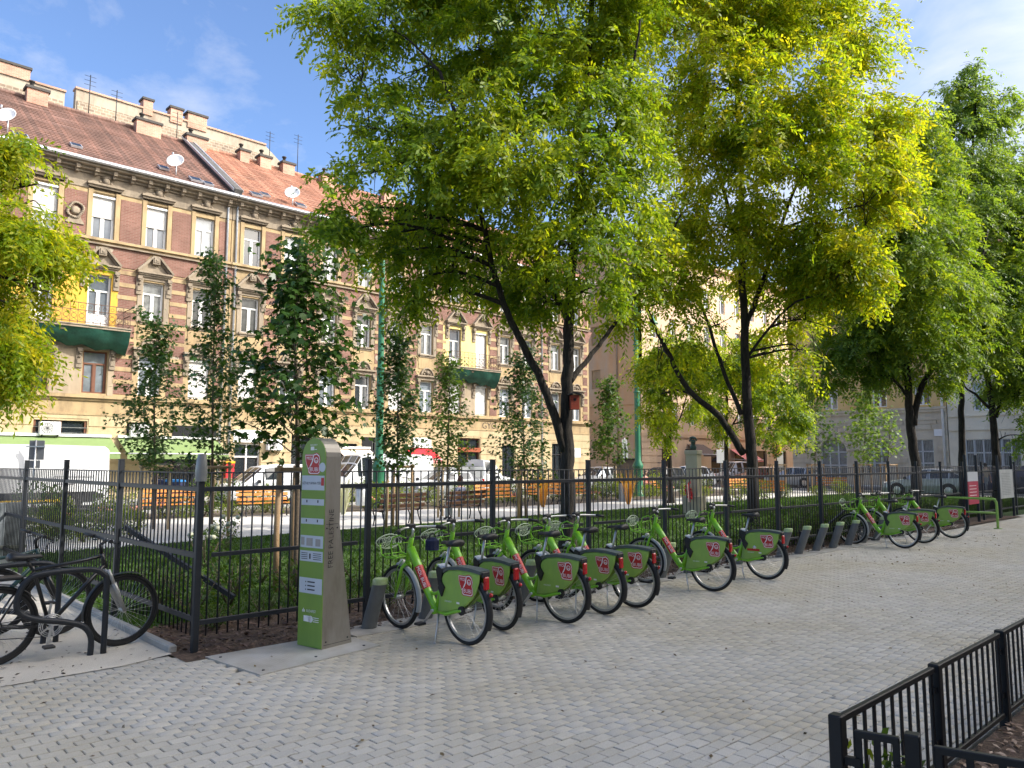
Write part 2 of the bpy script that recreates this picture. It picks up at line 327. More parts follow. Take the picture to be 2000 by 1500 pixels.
def paver_spots():
    out = []
    j = 0; y = -1.0
    while y < 7.36:
        x = -4.0+(j % 2)*PX*.5+nrs.uniform(-.004, .004)
        while x < 30:
            ok = True
            if y < 1.665 and x > 3.46: ok = False
            if y > 6.95 and x > 4.25: ok = False
            if y > 7.2 and x > 2.76: ok = False
            if 3.0 < x < 4.28 and 6.30+(x-2.9)*.16 < y: ok = False
            if x < 2.76 and y > 7.40: ok = False
            if x < -1.5 and y < .5: ok = False
            if ok: out.append((x, y))
            x += PX
        y += PY; j += 1
    return out
spots = paver_spots()
def vis(q):
    v = Vector(q)-CP; d = v.dot(FW)
    if d < .5: return None
    X = 1000+1500*v.dot(RT)/d; Y = 750-1500*v.dot(UP)/d
    return (X, Y, d)
near = []
for q in spots:
    w = vis((q[0], q[1], 0))
    if w and -20 < w[0] < 2020 and w[1] < 1520: near.append((w[2], q))
near.sort(); near_set = set(q for _, q in near[:300])
pvm = []
for k in range(8):
    b = MB(); b.cbox((0, 0, -.03), (PX-.004-rnd.uniform(0, .003), PY-.004-rnd.uniform(0, .002), .06), rnd.uniform(.004, .006))
    o = b.build('paver', m_paver, parent=pavement); pvm.append(o.data)
    if k: bpy.data.objects.remove(o)
    else: bpy.data.objects.remove(o)
for i, (x, y) in enumerate(sorted(near_set)):
    o = inst('paver', pvm[i % 8], pavement, (x+rnd.uniform(-.0015, .0015), y+rnd.uniform(-.0015, .0015), rnd.uniform(-.002, .002)), rot=(rnd.gauss(0, .008), rnd.gauss(0, .006), rnd.gauss(0, .008)))
far = np.array([q for q in spots if q not in near_set]); n = len(far)
def paver_field(far):
    n = len(far); k = .005; x = (PX-.0055)/2; y = (PY-.005)/2
    base = np.array([(-x, -y, -.03), (x, -y, -.03), (x, y, -.03), (-x, y, -.03), (-x, -y, -k), (x, -y, -k), (x, y, -k), (-x, y, -k), (-x+k, -y+k, 0), (x-k, -y+k, 0), (x-k, y-k, 0), (-x+k, y-k, 0)])
    th = nrs.normal(0, .008, n); tx = nrs.normal(0, .010, n); ty = nrs.normal(0, .008, n); dz = nrs.uniform(-.002, .002, n)
    V = np.repeat(base[None], n, 0); X = V[:, :, 0]*np.cos(th)[:, None]-V[:, :, 1]*np.sin(th)[:, None]; Y = V[:, :, 0]*np.sin(th)[:, None]+V[:, :, 1]*np.cos(th)[:, None]
    Z = V[:, :, 2]+dz[:, None]+X*tx[:, None]+Y*ty[:, None]
    P = np.stack([X+far[:, 0:1], Y+far[:, 1:2], Z], 2).reshape(-1, 3)
    q = [(8, 9, 10, 11)]+[(4+i, 4+(i+1) % 4, 8+(i+1) % 4, 8+i) for i in range(4)]+[(i, (i+1) % 4, 4+(i+1) % 4, 4+i) for i in range(4)]
    F = np.array(q).ravel(); Ls = (F[None]+12*np.arange(n)[:, None]).ravel()
    return P, Ls, np.full(9*n, 4)
P, Ls, Cn = paver_field(far)
pf = kind(npmesh('paver_field', P, Ls, Cn, m_paver, pavement), 'stuff')
# beyond the reach of single pavers the pavement goes on as one sheet
b = MB(); b.add([(29.9, 1.55, -.004), (60, 1.55, -.004), (60, 7.25, -.004), (29.9, 7.25, -.004)], [(0, 1, 2, 3)])
kind(b.build('pavement_end', brickmat('far_paver', (.44, .42, .38), (.48, .46, .42), (.33, .31, .27), PX, PY, .006, 'xy'), recalc=False), 'structure')
# lawn, path, beds, road
m_lawn = mat('lawn_soil', (.028, .062, .010), .95, scale=2.2, col2=(.058, .105, .018), bump=.8, bscale=70)
m_mulch = mat('bark_mulch_bed', (.055, .034, .022), .95, scale=14, col2=(.13, .085, .058), bump=1.0, bscale=40)
sheet('lawn', 2.84, 46, 7.30, 18.45, .0, m_lawn)
sheet('mulch_strip', 2.74, 30, 7.05, 8.75, .004, m_mulch)
b = MB(); b.add([(-2, 16.5, .006), (8.5, 17.9, .006), (20, 18.6, .006), (48, 19.3, .006), (48, 22.6, .006), (23, 22.6, .006), (14, 24.6, .006), (-2, 27, .006)], [tuple(range(8))])
kind(b.build('park_path', m_path, recalc=False), 'structure')
sheet('planting_bed', -12, 48, 22.0, 28.3, .0, mat('bed_soil', (.13, .10, .07), .95, var=.3, scale=5, bump=.7, bscale=40))
sheet('park_edge_ground', -12, 2.8, 16.5, 28.3, -.004, m_conc)
b = MB(); b.cbox((15, 28.45, .03), (66, .3, .18), .02); kind(b.build('kerb', m_kerb), 'structure')
sheet('road', -60, 130, 28.6, 35.4, -.02, m_asph)
b = MB(); b.cbox((15, 35.55, .03), (80, .3, .18), .02); kind(b.build('kerb', m_kerb), 'structure')
sheet('pavement_by_houses', -60, 55, 35.7, 42, .08, m_conc)
sheet('side_road', 48.2, 57, -60, 28.6, -.016, m_asph)
b = MB(); b.cbox((48.1, 4, .03), (.3, 48, .18), .02); b.cbox((57.1, -8, .03), (.3, 72, .18), .02); kind(b.build('kerb', m_kerb), 'structure')
sheet('pavement_by_houses', 57.2, 62, -60, 30, .08, m_conc)
sheet('park_corner_ground', 46, 48, -10, 28.3, .002, m_path)
# mulch bed behind the low black fence
b = MB(); b.add([(3.56, 1.61, .004), (30, 1.61, .004), (30, -5, .004), (2.5, -5, .004)], [(0, 3, 2, 1)])
kind(b.build('mulch_bed', m_mulch, recalc=False), 'structure')
def chips(name, n, x0, x1, y0, y1, z, cols, L=.06, Wd=.02, bias=None, lift=.012):
    x = nrs.uniform(x0, x1, n); y = nrs.uniform(y0, y1, n)
    C = np.stack([x, y, z+nrs.uniform(0, lift, n)], 1)
    a = nrs.uniform(0, 2*np.pi, n); T = np.stack([np.cos(a), np.sin(a), nrs.normal(0, .22, n)], 1)
    Nn = np.stack([nrs.normal(0, .4, n), nrs.normal(0, .4, n), np.ones(n)], 1)
    return leaf_quads(name, C, unit(T), unit(Nn), nrs.uniform(.5, 1.3, n)*L, nrs.uniform(.5, 1.3, n)*Wd, leafmat(name+'_mat', cols, trans=.0, scale=2))
def leaf_quads(name, C, T, Nn, L, Wd, m, parent=None):
    n = len(C); B = unit(np.cross(Nn, T)); L = L[:, None]; Wd = Wd[:, None]; U = np.cross(T, B)
    V = np.empty((n, 4, 3)); V[:, 0] = C-T*L/2; V[:, 1] = C+B*Wd/2+T*L*.08+U*Wd*.12; V[:, 2] = C+T*L/2; V[:, 3] = C-B*Wd/2+T*L*.08+U*Wd*.12
    return npmesh(name, V.reshape(-1, 3), np.arange(4*n), np.full(n, 4), m, parent)
BARK_SUNLIT = [(.07, .04, .025), (.17, .10, .065), (.30, .20, .14), (.42, .31, .23)]  # lighter set: sunlight on the corner bed put into the chip colours
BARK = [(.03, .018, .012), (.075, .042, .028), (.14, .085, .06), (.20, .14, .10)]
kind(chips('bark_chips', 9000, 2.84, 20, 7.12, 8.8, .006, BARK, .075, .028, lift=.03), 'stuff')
kind(chips('bark_chips', 9000, 3.62, 9, -2.5, 1.58, .008, BARK_SUNLIT, .085, .024, lift=.04), 'stuff')
# grass blades on the lawn
def grass(n, x0, x1, y0, y1, h):
    x = nrs.uniform(x0, x1, n); y = nrs.uniform(y0, y1, n); keep = y < 17.6+(x-6)*.06
    x = x[keep]; y = y[keep]; n = len(x)
    a = nrs.uniform(0, 2*np.pi, n); hh = h*nrs.uniform(.5, 1.4, n); w = .012*nrs.uniform(.7, 1.4, n)
    V = np.empty((n, 3, 3)); cx, cy_ = np.cos(a), np.sin(a)
    V[:, 0] = np.stack([x-cx*w, y-cy_*w, np.zeros(n)], 1); V[:, 1] = np.stack([x+cx*w, y+cy_*w, np.zeros(n)], 1)
    V[:, 2] = np.stack([x+nrs.normal(0, .03, n), y+nrs.normal(0, .03, n), hh], 1)
    return npmesh('grass', V.reshape(-1, 3), np.arange(3*n), np.full(n, 3), m_grass)
m_grass = leafmat('grass_blade', [(.026, .072, .006), (.052, .118, .010), (.09, .16, .02)], trans=.3, scale=.5)
kind(grass(90000, 2.9, 26, 8.7, 18.6, .05), 'stuff'); kind(grass(40000, 26, 45, 8.0, 18.8, .10), 'stuff')
# fallen leaves and grit on the pavement
k_ = chips('fallen_leaves', 420, -1.5, 16, 2.2, 6.8, .008, [(.05, .03, .015), (.11, .07, .03), (.20, .15, .05)], .04, .022); kind(k_, 'stuff')
k_ = chips('fallen_leaves', 260, -.5, 2.7, 7.2, 9.5, .008, [(.04, .025, .015), (.09, .06, .03)], .045, .022); kind(k_, 'stuff')
k_ = chips('fallen_leaves', 160, 14, 22, 4.5, 6.8, .008, [(.07, .05, .02), (.18, .13, .05)], .05, .03); kind(k_, 'stuff')
# ================================================================ buildings
OCH = (.40, .285, .15); m_ochre = mat('ochre_plaster', OCH, .9, scale=.8, col2=(.46, .345, .19), stain=(.22, .155, .09), sscale=1.1, bump=.15, bscale=30)
m_cream = mat('cream_plaster', (.48, .37, .21), .9, scale=1, col2=(.54, .43, .26), stain=(.35, .26, .15), sscale=.7, bump=.12, bscale=30)
m_yellow = mat('yellow_plaster', (.66, .37, .04), .9, scale=1, col2=(.70, .42, .07), stain=(.5, .29, .05), sscale=.7)
m_lemon = mat('pale_yellow_plaster', (.80, .62, .22), .9, scale=1, col2=(.82, .66, .28))
m_brown = mat('grey_brown_plaster', (.28, .23, .17), .9, scale=1.4, col2=(.36, .29, .21), stain=(.15, .12, .09), sscale=1, bump=.3, bscale=25)
m_taupe = mat('taupe_plaster', (.36, .28, .19), .9, scale=1.2, col2=(.42, .34, .24), stain=(.28, .22, .15))
m_brick = brickmat('red_brick', (.17, .070, .050), (.23, .108, .082), (.24, .165, .125), .26, .078, .010)
m_rtile_d = brickmat('dark_roof_tile', (.16, .095, .075), (.265, .145, .11), (.10, .06, .048), .22, 10, .012, 'xy', bump=.5)
m_rtile_l = brickmat('light_roof_tile', (.33, .155, .10), (.43, .23, .155), (.18, .09, .06), .22, 10, .012, 'xy', bump=.5)
m_zinc = mat('zinc', (.55, .57, .60), .35, .6, var=.1)
m_wood = mat('brown_wood', (.16, .06, .03), .6, var=.2)
m_curt = mat('net_curtain', (.13, .135, .13), .25, var=.5, scale=3, spec=.8)
m_pane = mat('window_glass', (.05, .06, .07), .05, col2=(.16, .18, .20), scale=.7, spec=1.0)
def panevar(m, lo, hi):
    t = m.node_tree; b = next(q for q in t.nodes if q.type == 'BSDF_PRINCIPLED'); oi = t.nodes.new('ShaderNodeObjectInfo'); r = t.nodes.new('ShaderNodeMapRange'); r.inputs[3].default_value = lo; r.inputs[4].default_value = hi; t.links.new(oi.outputs['Random'], r.inputs[0])
    src = b.inputs['Base Color'].links[0].from_socket; mu = t.nodes.new('ShaderNodeMix'); mu.data_type = 'RGBA'; mu.blend_type = 'MULTIPLY'; mu.inputs['Factor'].default_value = 1; t.links.new(src, mu.inputs['A']); t.links.new(r.outputs[0], mu.inputs['B']); t.links.new(mu.outputs['Result'], b.inputs['Base Color'])
panevar(m_pane, .2, 2.2); panevar(m_curt, .3, 1.9)
m_shut = mat('roller_shutter', (.60, .59, .57), .6, var=.05)
m_rubble = brickmat('rubble_masonry', (.34, .26, .18), (.22, .165, .12), (.40, .34, .26), .34, .2, .03, 'xz', bump=.8)
m_render = mat('old_grey_render', (.36, .31, .24), .95, scale=.9, col2=(.43, .38, .30), stain=(.25, .19, .14), sscale=.6, bump=.4, bscale=12)
m_chim = brickmat('chimney_brick', (.46, .21, .14), (.55, .30, .20), (.45, .36, .28), .25, .075, .012, 'xz')
class Face:   # a wall plane: u along the wall, d into the wall, z up
    def __init__(s, O, U, D): s.O, s.U, s.D = Vector(O), Vector(U), Vector(D); s.rz = math.atan2(s.U.y, s.U.x)
    def p(s, u, d, z): return s.O+s.U*u+s.D*d+ZZ*z
    def bx(s, b, u0, u1, d0, d1, z0, z1, m=0):
        vs = [s.p(u, d, z) for u in (u0, u1) for d in (d0, d1) for z in (z0, z1)]
        b.add(vs, [(0, 1, 3, 2), (4, 6, 7, 5), (0, 4, 5, 1), (2, 3, 7, 6), (0, 2, 6, 4), (1, 5, 7, 3)], m)
def pierce(fc, b, u0, u1, z0, z1, holes, d0=0, d1=.35, m=0):   # wall slab with rectangular openings
    us = sorted(set([u0, u1]+[q for h in holes for q in h[:2] if u0 < q < u1]))
    for a, c in zip(us, us[1:]):
        hs = sorted([(h[2], h[3]) for h in holes if h[0] < (a+c)/2 < h[1]]); z = z0
        for (p, q) in hs:
            if z >= z1-1e-4: break
            if p > z+1e-4: fc.bx(b, a, c, d0, d1, z, min(p, z1), m)
            z = max(z, q)
        if z < z1-1e-4: fc.bx(b, a, c, d0, d1, z, z1, m)
_WM = {}
def win_meshes(w, h, style):
    k = (round(w, 2), round(h, 2), style)
    if k in _WM: return _WM[k]
    f = .07; b = MB(); th = .08
    for x0, x1, z0, z1 in ((-w/2, -w/2+f, 0, h), (w/2-f, w/2, 0, h), (-w/2+f, w/2-f, 0, f), (-w/2+f, w/2-f, h-f, h)): b.bx(x0, x1, 0, th, z0, z1)
    if 'plain' not in style:
        b.bx(-.05, .05, -.012, th-.01, f, h*.68); b.bx(-w/2+f, w/2-f, -.008, th-.01, h*.68, h*.68+.075)
        for s in (-1, 1):
            b.bx(min(s*.05, s*(.05+.035)), max(s*.05, s*.085), .004, th-.02, f, h*.68)
            b.bx(min(s*(w/2-f), s*(w/2-f-.035)), max(s*(w/2-f), s*(w/2-f-.035)), .004, th-.02, f, h*.68)
    if 'door' in style:
        b.bx(-w/2+f, w/2-f, .01, th-.02, f, h*.25)
    o = b.build('window', m_wood if 'wood' in style else m_white); fm = o.data; bpy.data.objects.remove(o)
    b = MB(); b.bx(-w/2+f*.5, w/2-f*.5, .05, .06, f*.5, h-f*.5); o = b.build('pane', m_curt if 'curtain' in style else m_pane); pm = o.data; bpy.data.objects.remove(o)
    _WM[k] = (fm, pm); return fm, pm
_SM = {}
def shutter_mesh(w, L, col):
    k = (round(w, 2), round(L, 2), col.name)
    if k in _SM: return _SM[k]
    b = MB(); n = max(2, int(L/.055))
    for i in range(n):
        z = -L+i*L/n; b.add([(-w/2, 0, z), (w/2, 0, z), (w/2, -.014, z+L/n*.5), (-w/2, -.014, z+L/n*.5), (w/2, 0, z+L/n), (-w/2, 0, z+L/n)], [(0, 1, 2, 3), (3, 2, 4, 5)])
    o = b.build('shutter', col); me = o.data; bpy.data.objects.remove(o); _SM[k] = me; return me
def window(root, fc, u, z, w, h, style='', shut=0, setback=.16, box=False, scol=None):
    fm, pm = win_meshes(w, h, style); p = fc.p(u, setback, z)-root.location
    wo = inst('window', fm, root, p, fc.rz); inst('pane', pm, wo)
    if shut: inst('shutter', shutter_mesh(w-.04, h*shut, scol or m_shut), wo, (0, -.03, h-.02))
    if box:
        if 'sbox' not in _SM or (w not in _SM['sbox']):
            b = MB(); b.cbox((0, 0, 0), (w+.06, .2, .24), .03); o = b.build('shutter_box', m_white); _SM.setdefault('sbox', {})[w] = o.data; bpy.data.objects.remove(o)
        inst('shutter_box', _SM['sbox'][w], wo, (0, -.06, h+.03))
    return wo
def part(root, name, b, mats): return b.build(name, mats, root, world=True)
# shared ornament meshes (local: x along wall, -y outwards, z up, origin at the middle of the opening's top edge or base)
def local(name, b, m):
    o = b.build(name, m); me = o.data; bpy.data.objects.remove(o); return me
b = MB(); w = .82
b.prism([(-w, 0), (w, 0), (w, .08), (-w, .08)], -.30, 0.02); b.prism([(-w+.04, -.08), (w-.04, -.08), (w-.04, 0), (-w+.04, 0)], -.22, .02); b.prism([(-w+.08, -.16), (w-.08, -.16), (w-.08, -.08), (-w+.08, -.08)], -.14, .02)
b.prism([(-w+.1, .08), (w-.1, .08), (0, .80)], -.07, .02)
for s in (-1, 1):
    b.bar((s*(w+.02), -.16, .10), (s*.16, -.16, .84), .30, .09); b.bar((s*(w-.10), -.10, .10), (s*.2, -.10, .72), .18, .06)
b.bx(-.17, .17, -.28, 0, .50, .90); b.bx(-.12, .12, -.32, 0, .58, .82); b.lathe([(.02, -.34), (.10, -.31), (.09, -.25)], 8, c=(0, 0, .68), M=Matrix.Rotation(RAD(90), 3, 'X') @ Matrix.Scale(-1, 3))
PEDI = local('pediment', b, m_brown)
b = MB()
b.bx(-.13, .13, -.10, .02, -.9, 0); b.bx(-.11, .11, -.22, .02, -.16, 0)
b.lathe([(.0, -.02), (.06, -.02), (.085, .02), (.06, .06), (.0, .06)], 8, c=(0, -.16, -.24)); b.lathe([(.0, -.02), (.05, -.02), (.07, .02), (.05, .06), (.0, .06)], 8, c=(0, -.13, -.42)); b.bx(-.09, .09, -.14, .02, -.72, -.5)
BRACK = local('bracket', b, m_brown)
b = MB(); w = .80
b.prism([(-w, 0), (w, 0), (w, .10), (-w, .10)], -.26, .02); b.prism([(-w+.05, -.10), (w-.05, -.10), (w-.05, 0), (-w+.05, 0)], -.16, .02); b.prism([(-w+.1, .10), (w-.1, .10), (w-.2, .2), (-w+.2, .2)], -.12, .02)
FLATC = local('hood_moulding', b, m_brown)
b = MB(); w = .86
b.prism([(-w, 0), (w, 0), (w, .10), (-w, .10)], -.26, .02); b.prism([(-w+.06, -.2), (w-.06, -.2), (w-.06, 0), (-w+.06, 0)], -.12, .02)
b.torus((0, -.10, .10), .46, .055, 14, 6, a0=0, a1=math.pi); b.prism([(math.cos(a)*.44, .10+math.sin(a)*.44) for a in np.linspace(0, math.pi, 12)], -.05, .02)
for a in np.linspace(.35, math.pi-.35, 5): b.lathe([(.0, -.05), (.07, -.04), (.07, .04), (.0, .06)], 7, c=(math.cos(a)*.27, -.09, .10+math.sin(a)*.27))
b.lathe([(.0, -.12), (.11, -.08), (.12, .05), (.05, .14)], 8, c=(0, -.12, .26))
LUNET = local('lunette', b, m_brown)
b = MB(); b.bx(-.62, .62, -.14, .02, -.10, 0); b.bx(-.58, .58, -.07, .02, -.2, -.1); SILL = local('sill', b, m_brown)
b = MB()
for sx in (-1, 1): b.bx(sx*.60-.10, sx*.60+.10, -.05, .02, 0, 2.35)
b.bx(-.70, .70, -.05, .02, 2.35, 2.52); SURT = local('surround', b, m_ochre)
b = MB()
for sx in (-1, 1): b.bx(sx*.62-.12, sx*.62+.12, -.05, .02, 0, 2.1)
b.bx(-.74, .74, -.05, .02, 2.1, 2.3); SURM = local('surround', b, m_brown)
b = MB(); b.lathe([(0, -.2), (.10, -.17), (.17, -.05), (.16, .08), (.10, .18), (0, .2)], 10, c=(0, -.14, 0)); b.lathe([(0, -.05), (.24, -.04), (.26, .02), (0, .05)], 10, c=(0, -.06, .16)); b.bx(-.22, .22, -.06, 0, -.3, -.2)
for s in (-1, 1): b.lathe([(0, -.08), (.08, -.05), (.08, .05), (0, .08)], 7, c=(s*.24, -.08, -.05))
HEAD = local('ornament', b, m_brown)
b = MB(); b.bx(-.32, .32, -.04, 0, 0, .08); b.prism([(-.4, 0), (.4, 0), (.2, .35), (-.2, .35)], -.06, 0)
for i in range(26):
    a = 2*math.pi*i/26; b.lathe([(0, -.06), (.07, -.03), (.07, .03), (0, .06)], 6, c=(math.cos(a)*.3*(1+.25*math.sin(2*a)), -.07, .62+math.sin(a)*.36))
b.lathe([(.16, -.02), (.22, 0), (.1, .05)], 10, c=(0, -.05, .6), M=Matrix.Rotation(RAD(90), 3, 'X'))
CREST = local('ornament', b, m_brown)
def brick_panel(root, fc, u0, u1, z0, z1, bands=()):
    b = MB(); fc.bx(b, u0, u1, -.022, .02, z0, z1); part(root, 'brick_panel', b, m_brick)
    if bands:
        b = MB()
        for z in bands: fc.bx(b, u0-.03, u1+.03, -.045, .02, z, z+.2)
        part(root, 'plaster_band', b, m_ochre)
def roof_rows(x0, x1, y0, z0, y1, z1, rows):
    b = MB(); dY = (y1-y0)/rows; dZ = (z1-z0)/rows; nrm = Vector((0, -(z1-z0), y1-y0)).normalized()*.045
    for i in range(rows):
        a = Vector((0, y0+dY*i, z0+dZ*i)); c = Vector((0, y0+dY*(i+1), z0+dZ*(i+1))); t = a+nrm; e = c+nrm*.15
        # a little sag and wander per row keeps the courses from being ruler straight
        k = 14; vs = []; fs = []
        for j in range(k+1):
            x = x0+(x1-x0)*j/k; s = rnd.gauss(0, .012)
            vs += [(x, a.y, a.z), (x, t.y, t.z+s), (x, e.y, e.z+s*.3)]
        for j in range(k): fs += [(3*j, 3*j+3, 3*j+4, 3*j+1), (3*j+1, 3*j+4, 3*j+5, 3*j+2)]
        b.add(vs, fs)
    return b
LB = [-1.71, .71, 3.13, 5.55, 7.97, 10.39, 12.81, 15.20]; RB = [17.78, 20.12, 22.52, 24.88, 27.25, 29.60, 31.92, 34.22, 36.45, 38.65]
FM = Face((0, 39, 0), (1, 0, 0), (0, 1, 0))
def main_block(name, label, u0, u1, bays, rtile, balc, holes0, mezz):
    root = thing(name, label, 'building', ((u0+u1)/2, 39, 0))
    holes = list(holes0)
    for i, u in enumerate(bays):
        w3 = .5; holes.append((u-w3, u+w3, 12.30, 14.40))
        holes.append((u-.5, u+.5, 8.08 if i in balc else 8.66, 10.58)); holes.append((u-.52, u+.52, 4.98, 6.95))
    b = MB(); pierce(FM, b, u0, u1, 0, 4.0, holes); part(root, 'ground_floor_wall', b, m_cream)
    b = MB(); pierce(FM, b, u0, u1, 4.0, 15.3, holes); part(root, 'wall', b, m_ochre)
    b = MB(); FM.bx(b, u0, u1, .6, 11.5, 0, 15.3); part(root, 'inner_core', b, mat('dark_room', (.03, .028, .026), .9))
    b = MB()   # ground floor joints and cornices
    for z in np.arange(.7, 3.9, .55):
        pierce(FM, b, u0, u1, z, z+.5, [(h[0]-.05, h[1]+.05, h[2]-.2, h[3]+.1) for h in holes0], -.03, .01)
    part(root, 'rusticated_course', b, m_cream)
    b = MB()
    for z0, z1, d in ((3.95, 4.05, .06), (4.62, 4.74, .08), (4.74, 4.88, .20), (12.06, 12.16, .10), (12.16, 12.27, .22)): FM.bx(b, u0, u1, -d, .01, z0, z1)
    part(root, 'string_course', b, m_ochre)
    b = MB(); FM.bx(b, u0, u1, -.20, .01, 12.271, 12.30); FM.bx(b, u0, u1, -.16, .01, 11.99, 12.055); part(root, 'stone_ledge', b, m_brown)
    b = MB(); FM.bx(b, u0, u1, -.05, .01, 14.62, 15.30, 0); FM.bx(b, u0, u1, -.16, .3, 15.30, 15.42); FM.bx(b, u0, u1, -.36, .3, 15.42, 15.55); FM.bx(b, u0, u1, -.62, .3, 15.55, 15.70); part(root, 'cornice', b, m_brown)
    b = MB(); b.bx(-.08, .08, -.50, -.05, -.10, .11); b.bx(-.065, .065, -.34, -.05, -.22, -.10); cbm = local('cornice_bracket', b, m_brown)
    for x in np.arange(u0+.3, u1-.2, .8): inst('cornice_bracket', cbm, root, FM.p(x, 0, 15.435)-root.location)
    b = MB(); b.tube([(u0, 38.26, 15.74), (u1, 38.26, 15.74)], .105, 8); b.bx(u0, u1, 38.15, 38.9, 15.705, 15.75)
    for x in np.arange(u0+.5, u1, .95): b.torus((x, 38.26, 15.74), .112, .012, 8, 4, ax='x')
    part(root, 'gutter', b, m_zinc)
    b = roof_rows(u0, u1, 38.42, 15.78, 46.0, 21.0, 30); part(root, 'roof', b, rtile)
    b = MB(); b.tube([(u0+i*(u1-u0)/40, 46.0, 21.05+.02*math.sin(i*2.1)) for i in range(41)], .13, 7); part(root, 'ridge', b, rtile)
    b = MB(); b.add([(u0, 46, 21.0), (u1, 46, 21.0), (u1, 52, 16.5), (u0, 52, 16.5)], [(0, 1, 2, 3)]); part(root, 'rear_roof', b, rtile)
    def put(me, u, z, d=0): inst(me.name.split('.')[0], me, root, FM.p(u, d, z)-root.location, 0)
    for i, u in enumerate(bays):
        un = bays[i+1] if i+1 < len(bays) else u1+.6
        q = rnd.random()
        # third floor
        put(SURT, u, 12.0+.27); put(FLATC, u, 14.80); put(HEAD, u, 15.06)
        sh3 = {'a': .62, 'b': .5, 'c': 0, 'd': .35, 'e': .7}[mezz[0][i]]
        window(root, FM, u, 12.30, 1.0, 2.1, '', sh3, box=sh3 > 0 and mezz[0][i] != 'd', scol=m_taupe if mezz[0][i] in 'd' else None)
        # second floor
        if i in balc: window(root, FM, u, 8.08, 1.0, 2.5, 'door', .9 if mezz[1][i] == 'a' else 0, box=mezz[1][i] == 'a')
        else:
            window(root, FM, u, 8.66, 1.0, 1.92, 'curtain', 0); put(SURM, u, 8.56); put(SILL, u, 8.66)
            b = MB(); FM.bx(b, u-.66, u+.66, -.03, .02, 7.72, 8.45); part(root, 'apron_panel', b, m_ochre)
        put(PEDI, u, 10.96)
        b = MB(); b.prism([(u-1.0, 10.98), (u+1.0, 10.98), (u, 12.0)], 38.965, 39.01); part(root, 'tympanum_backing', b, m_ochre)
        for s in (-1, 1): put(BRACK, u+s*.70, 10.80)
        # first floor
        st = mezz[2][i]
        window(root, FM, u, 4.98, 1.04, 1.97, 'wood' if st == 'w' else '', {'s': .95, 'h': .35}.get(st, 0), box=st in 'sh')
        if i not in balc: put(LUNET, u, 7.20)
        for s in (-1, 1): put(BRACK, u+s*.70, 7.02)
        # brick between the bays
        if un-u > 1.5:
            c0, c1 = u+.74, min(un-.74, u1-.1)
            if i in balc and (i+1) in balc:
                pc = [q for q in (9.0, 9.8)]
            brick_panel(root, FM, c0, c1, 12.32, 14.40)
            if not (i in balc and i+1 in balc): brick_panel(root, FM, c0+.06, c1-.06, 7.75, 11.0, (8.35, 8.95, 9.55, 10.15, 10.75)); brick_panel(root, FM, c0+.06, c1-.06, 5.0, 7.55, (5.5, 6.1, 6.7))
            b = MB(); b.prism([(c0-.55, 12.0), (c1+.55, 12.0), (c1+.02, 11.08), (c0-.02, 11.08)], 38.97, 39.01); part(root, 'brick_panel', b, m_brick)
    return root
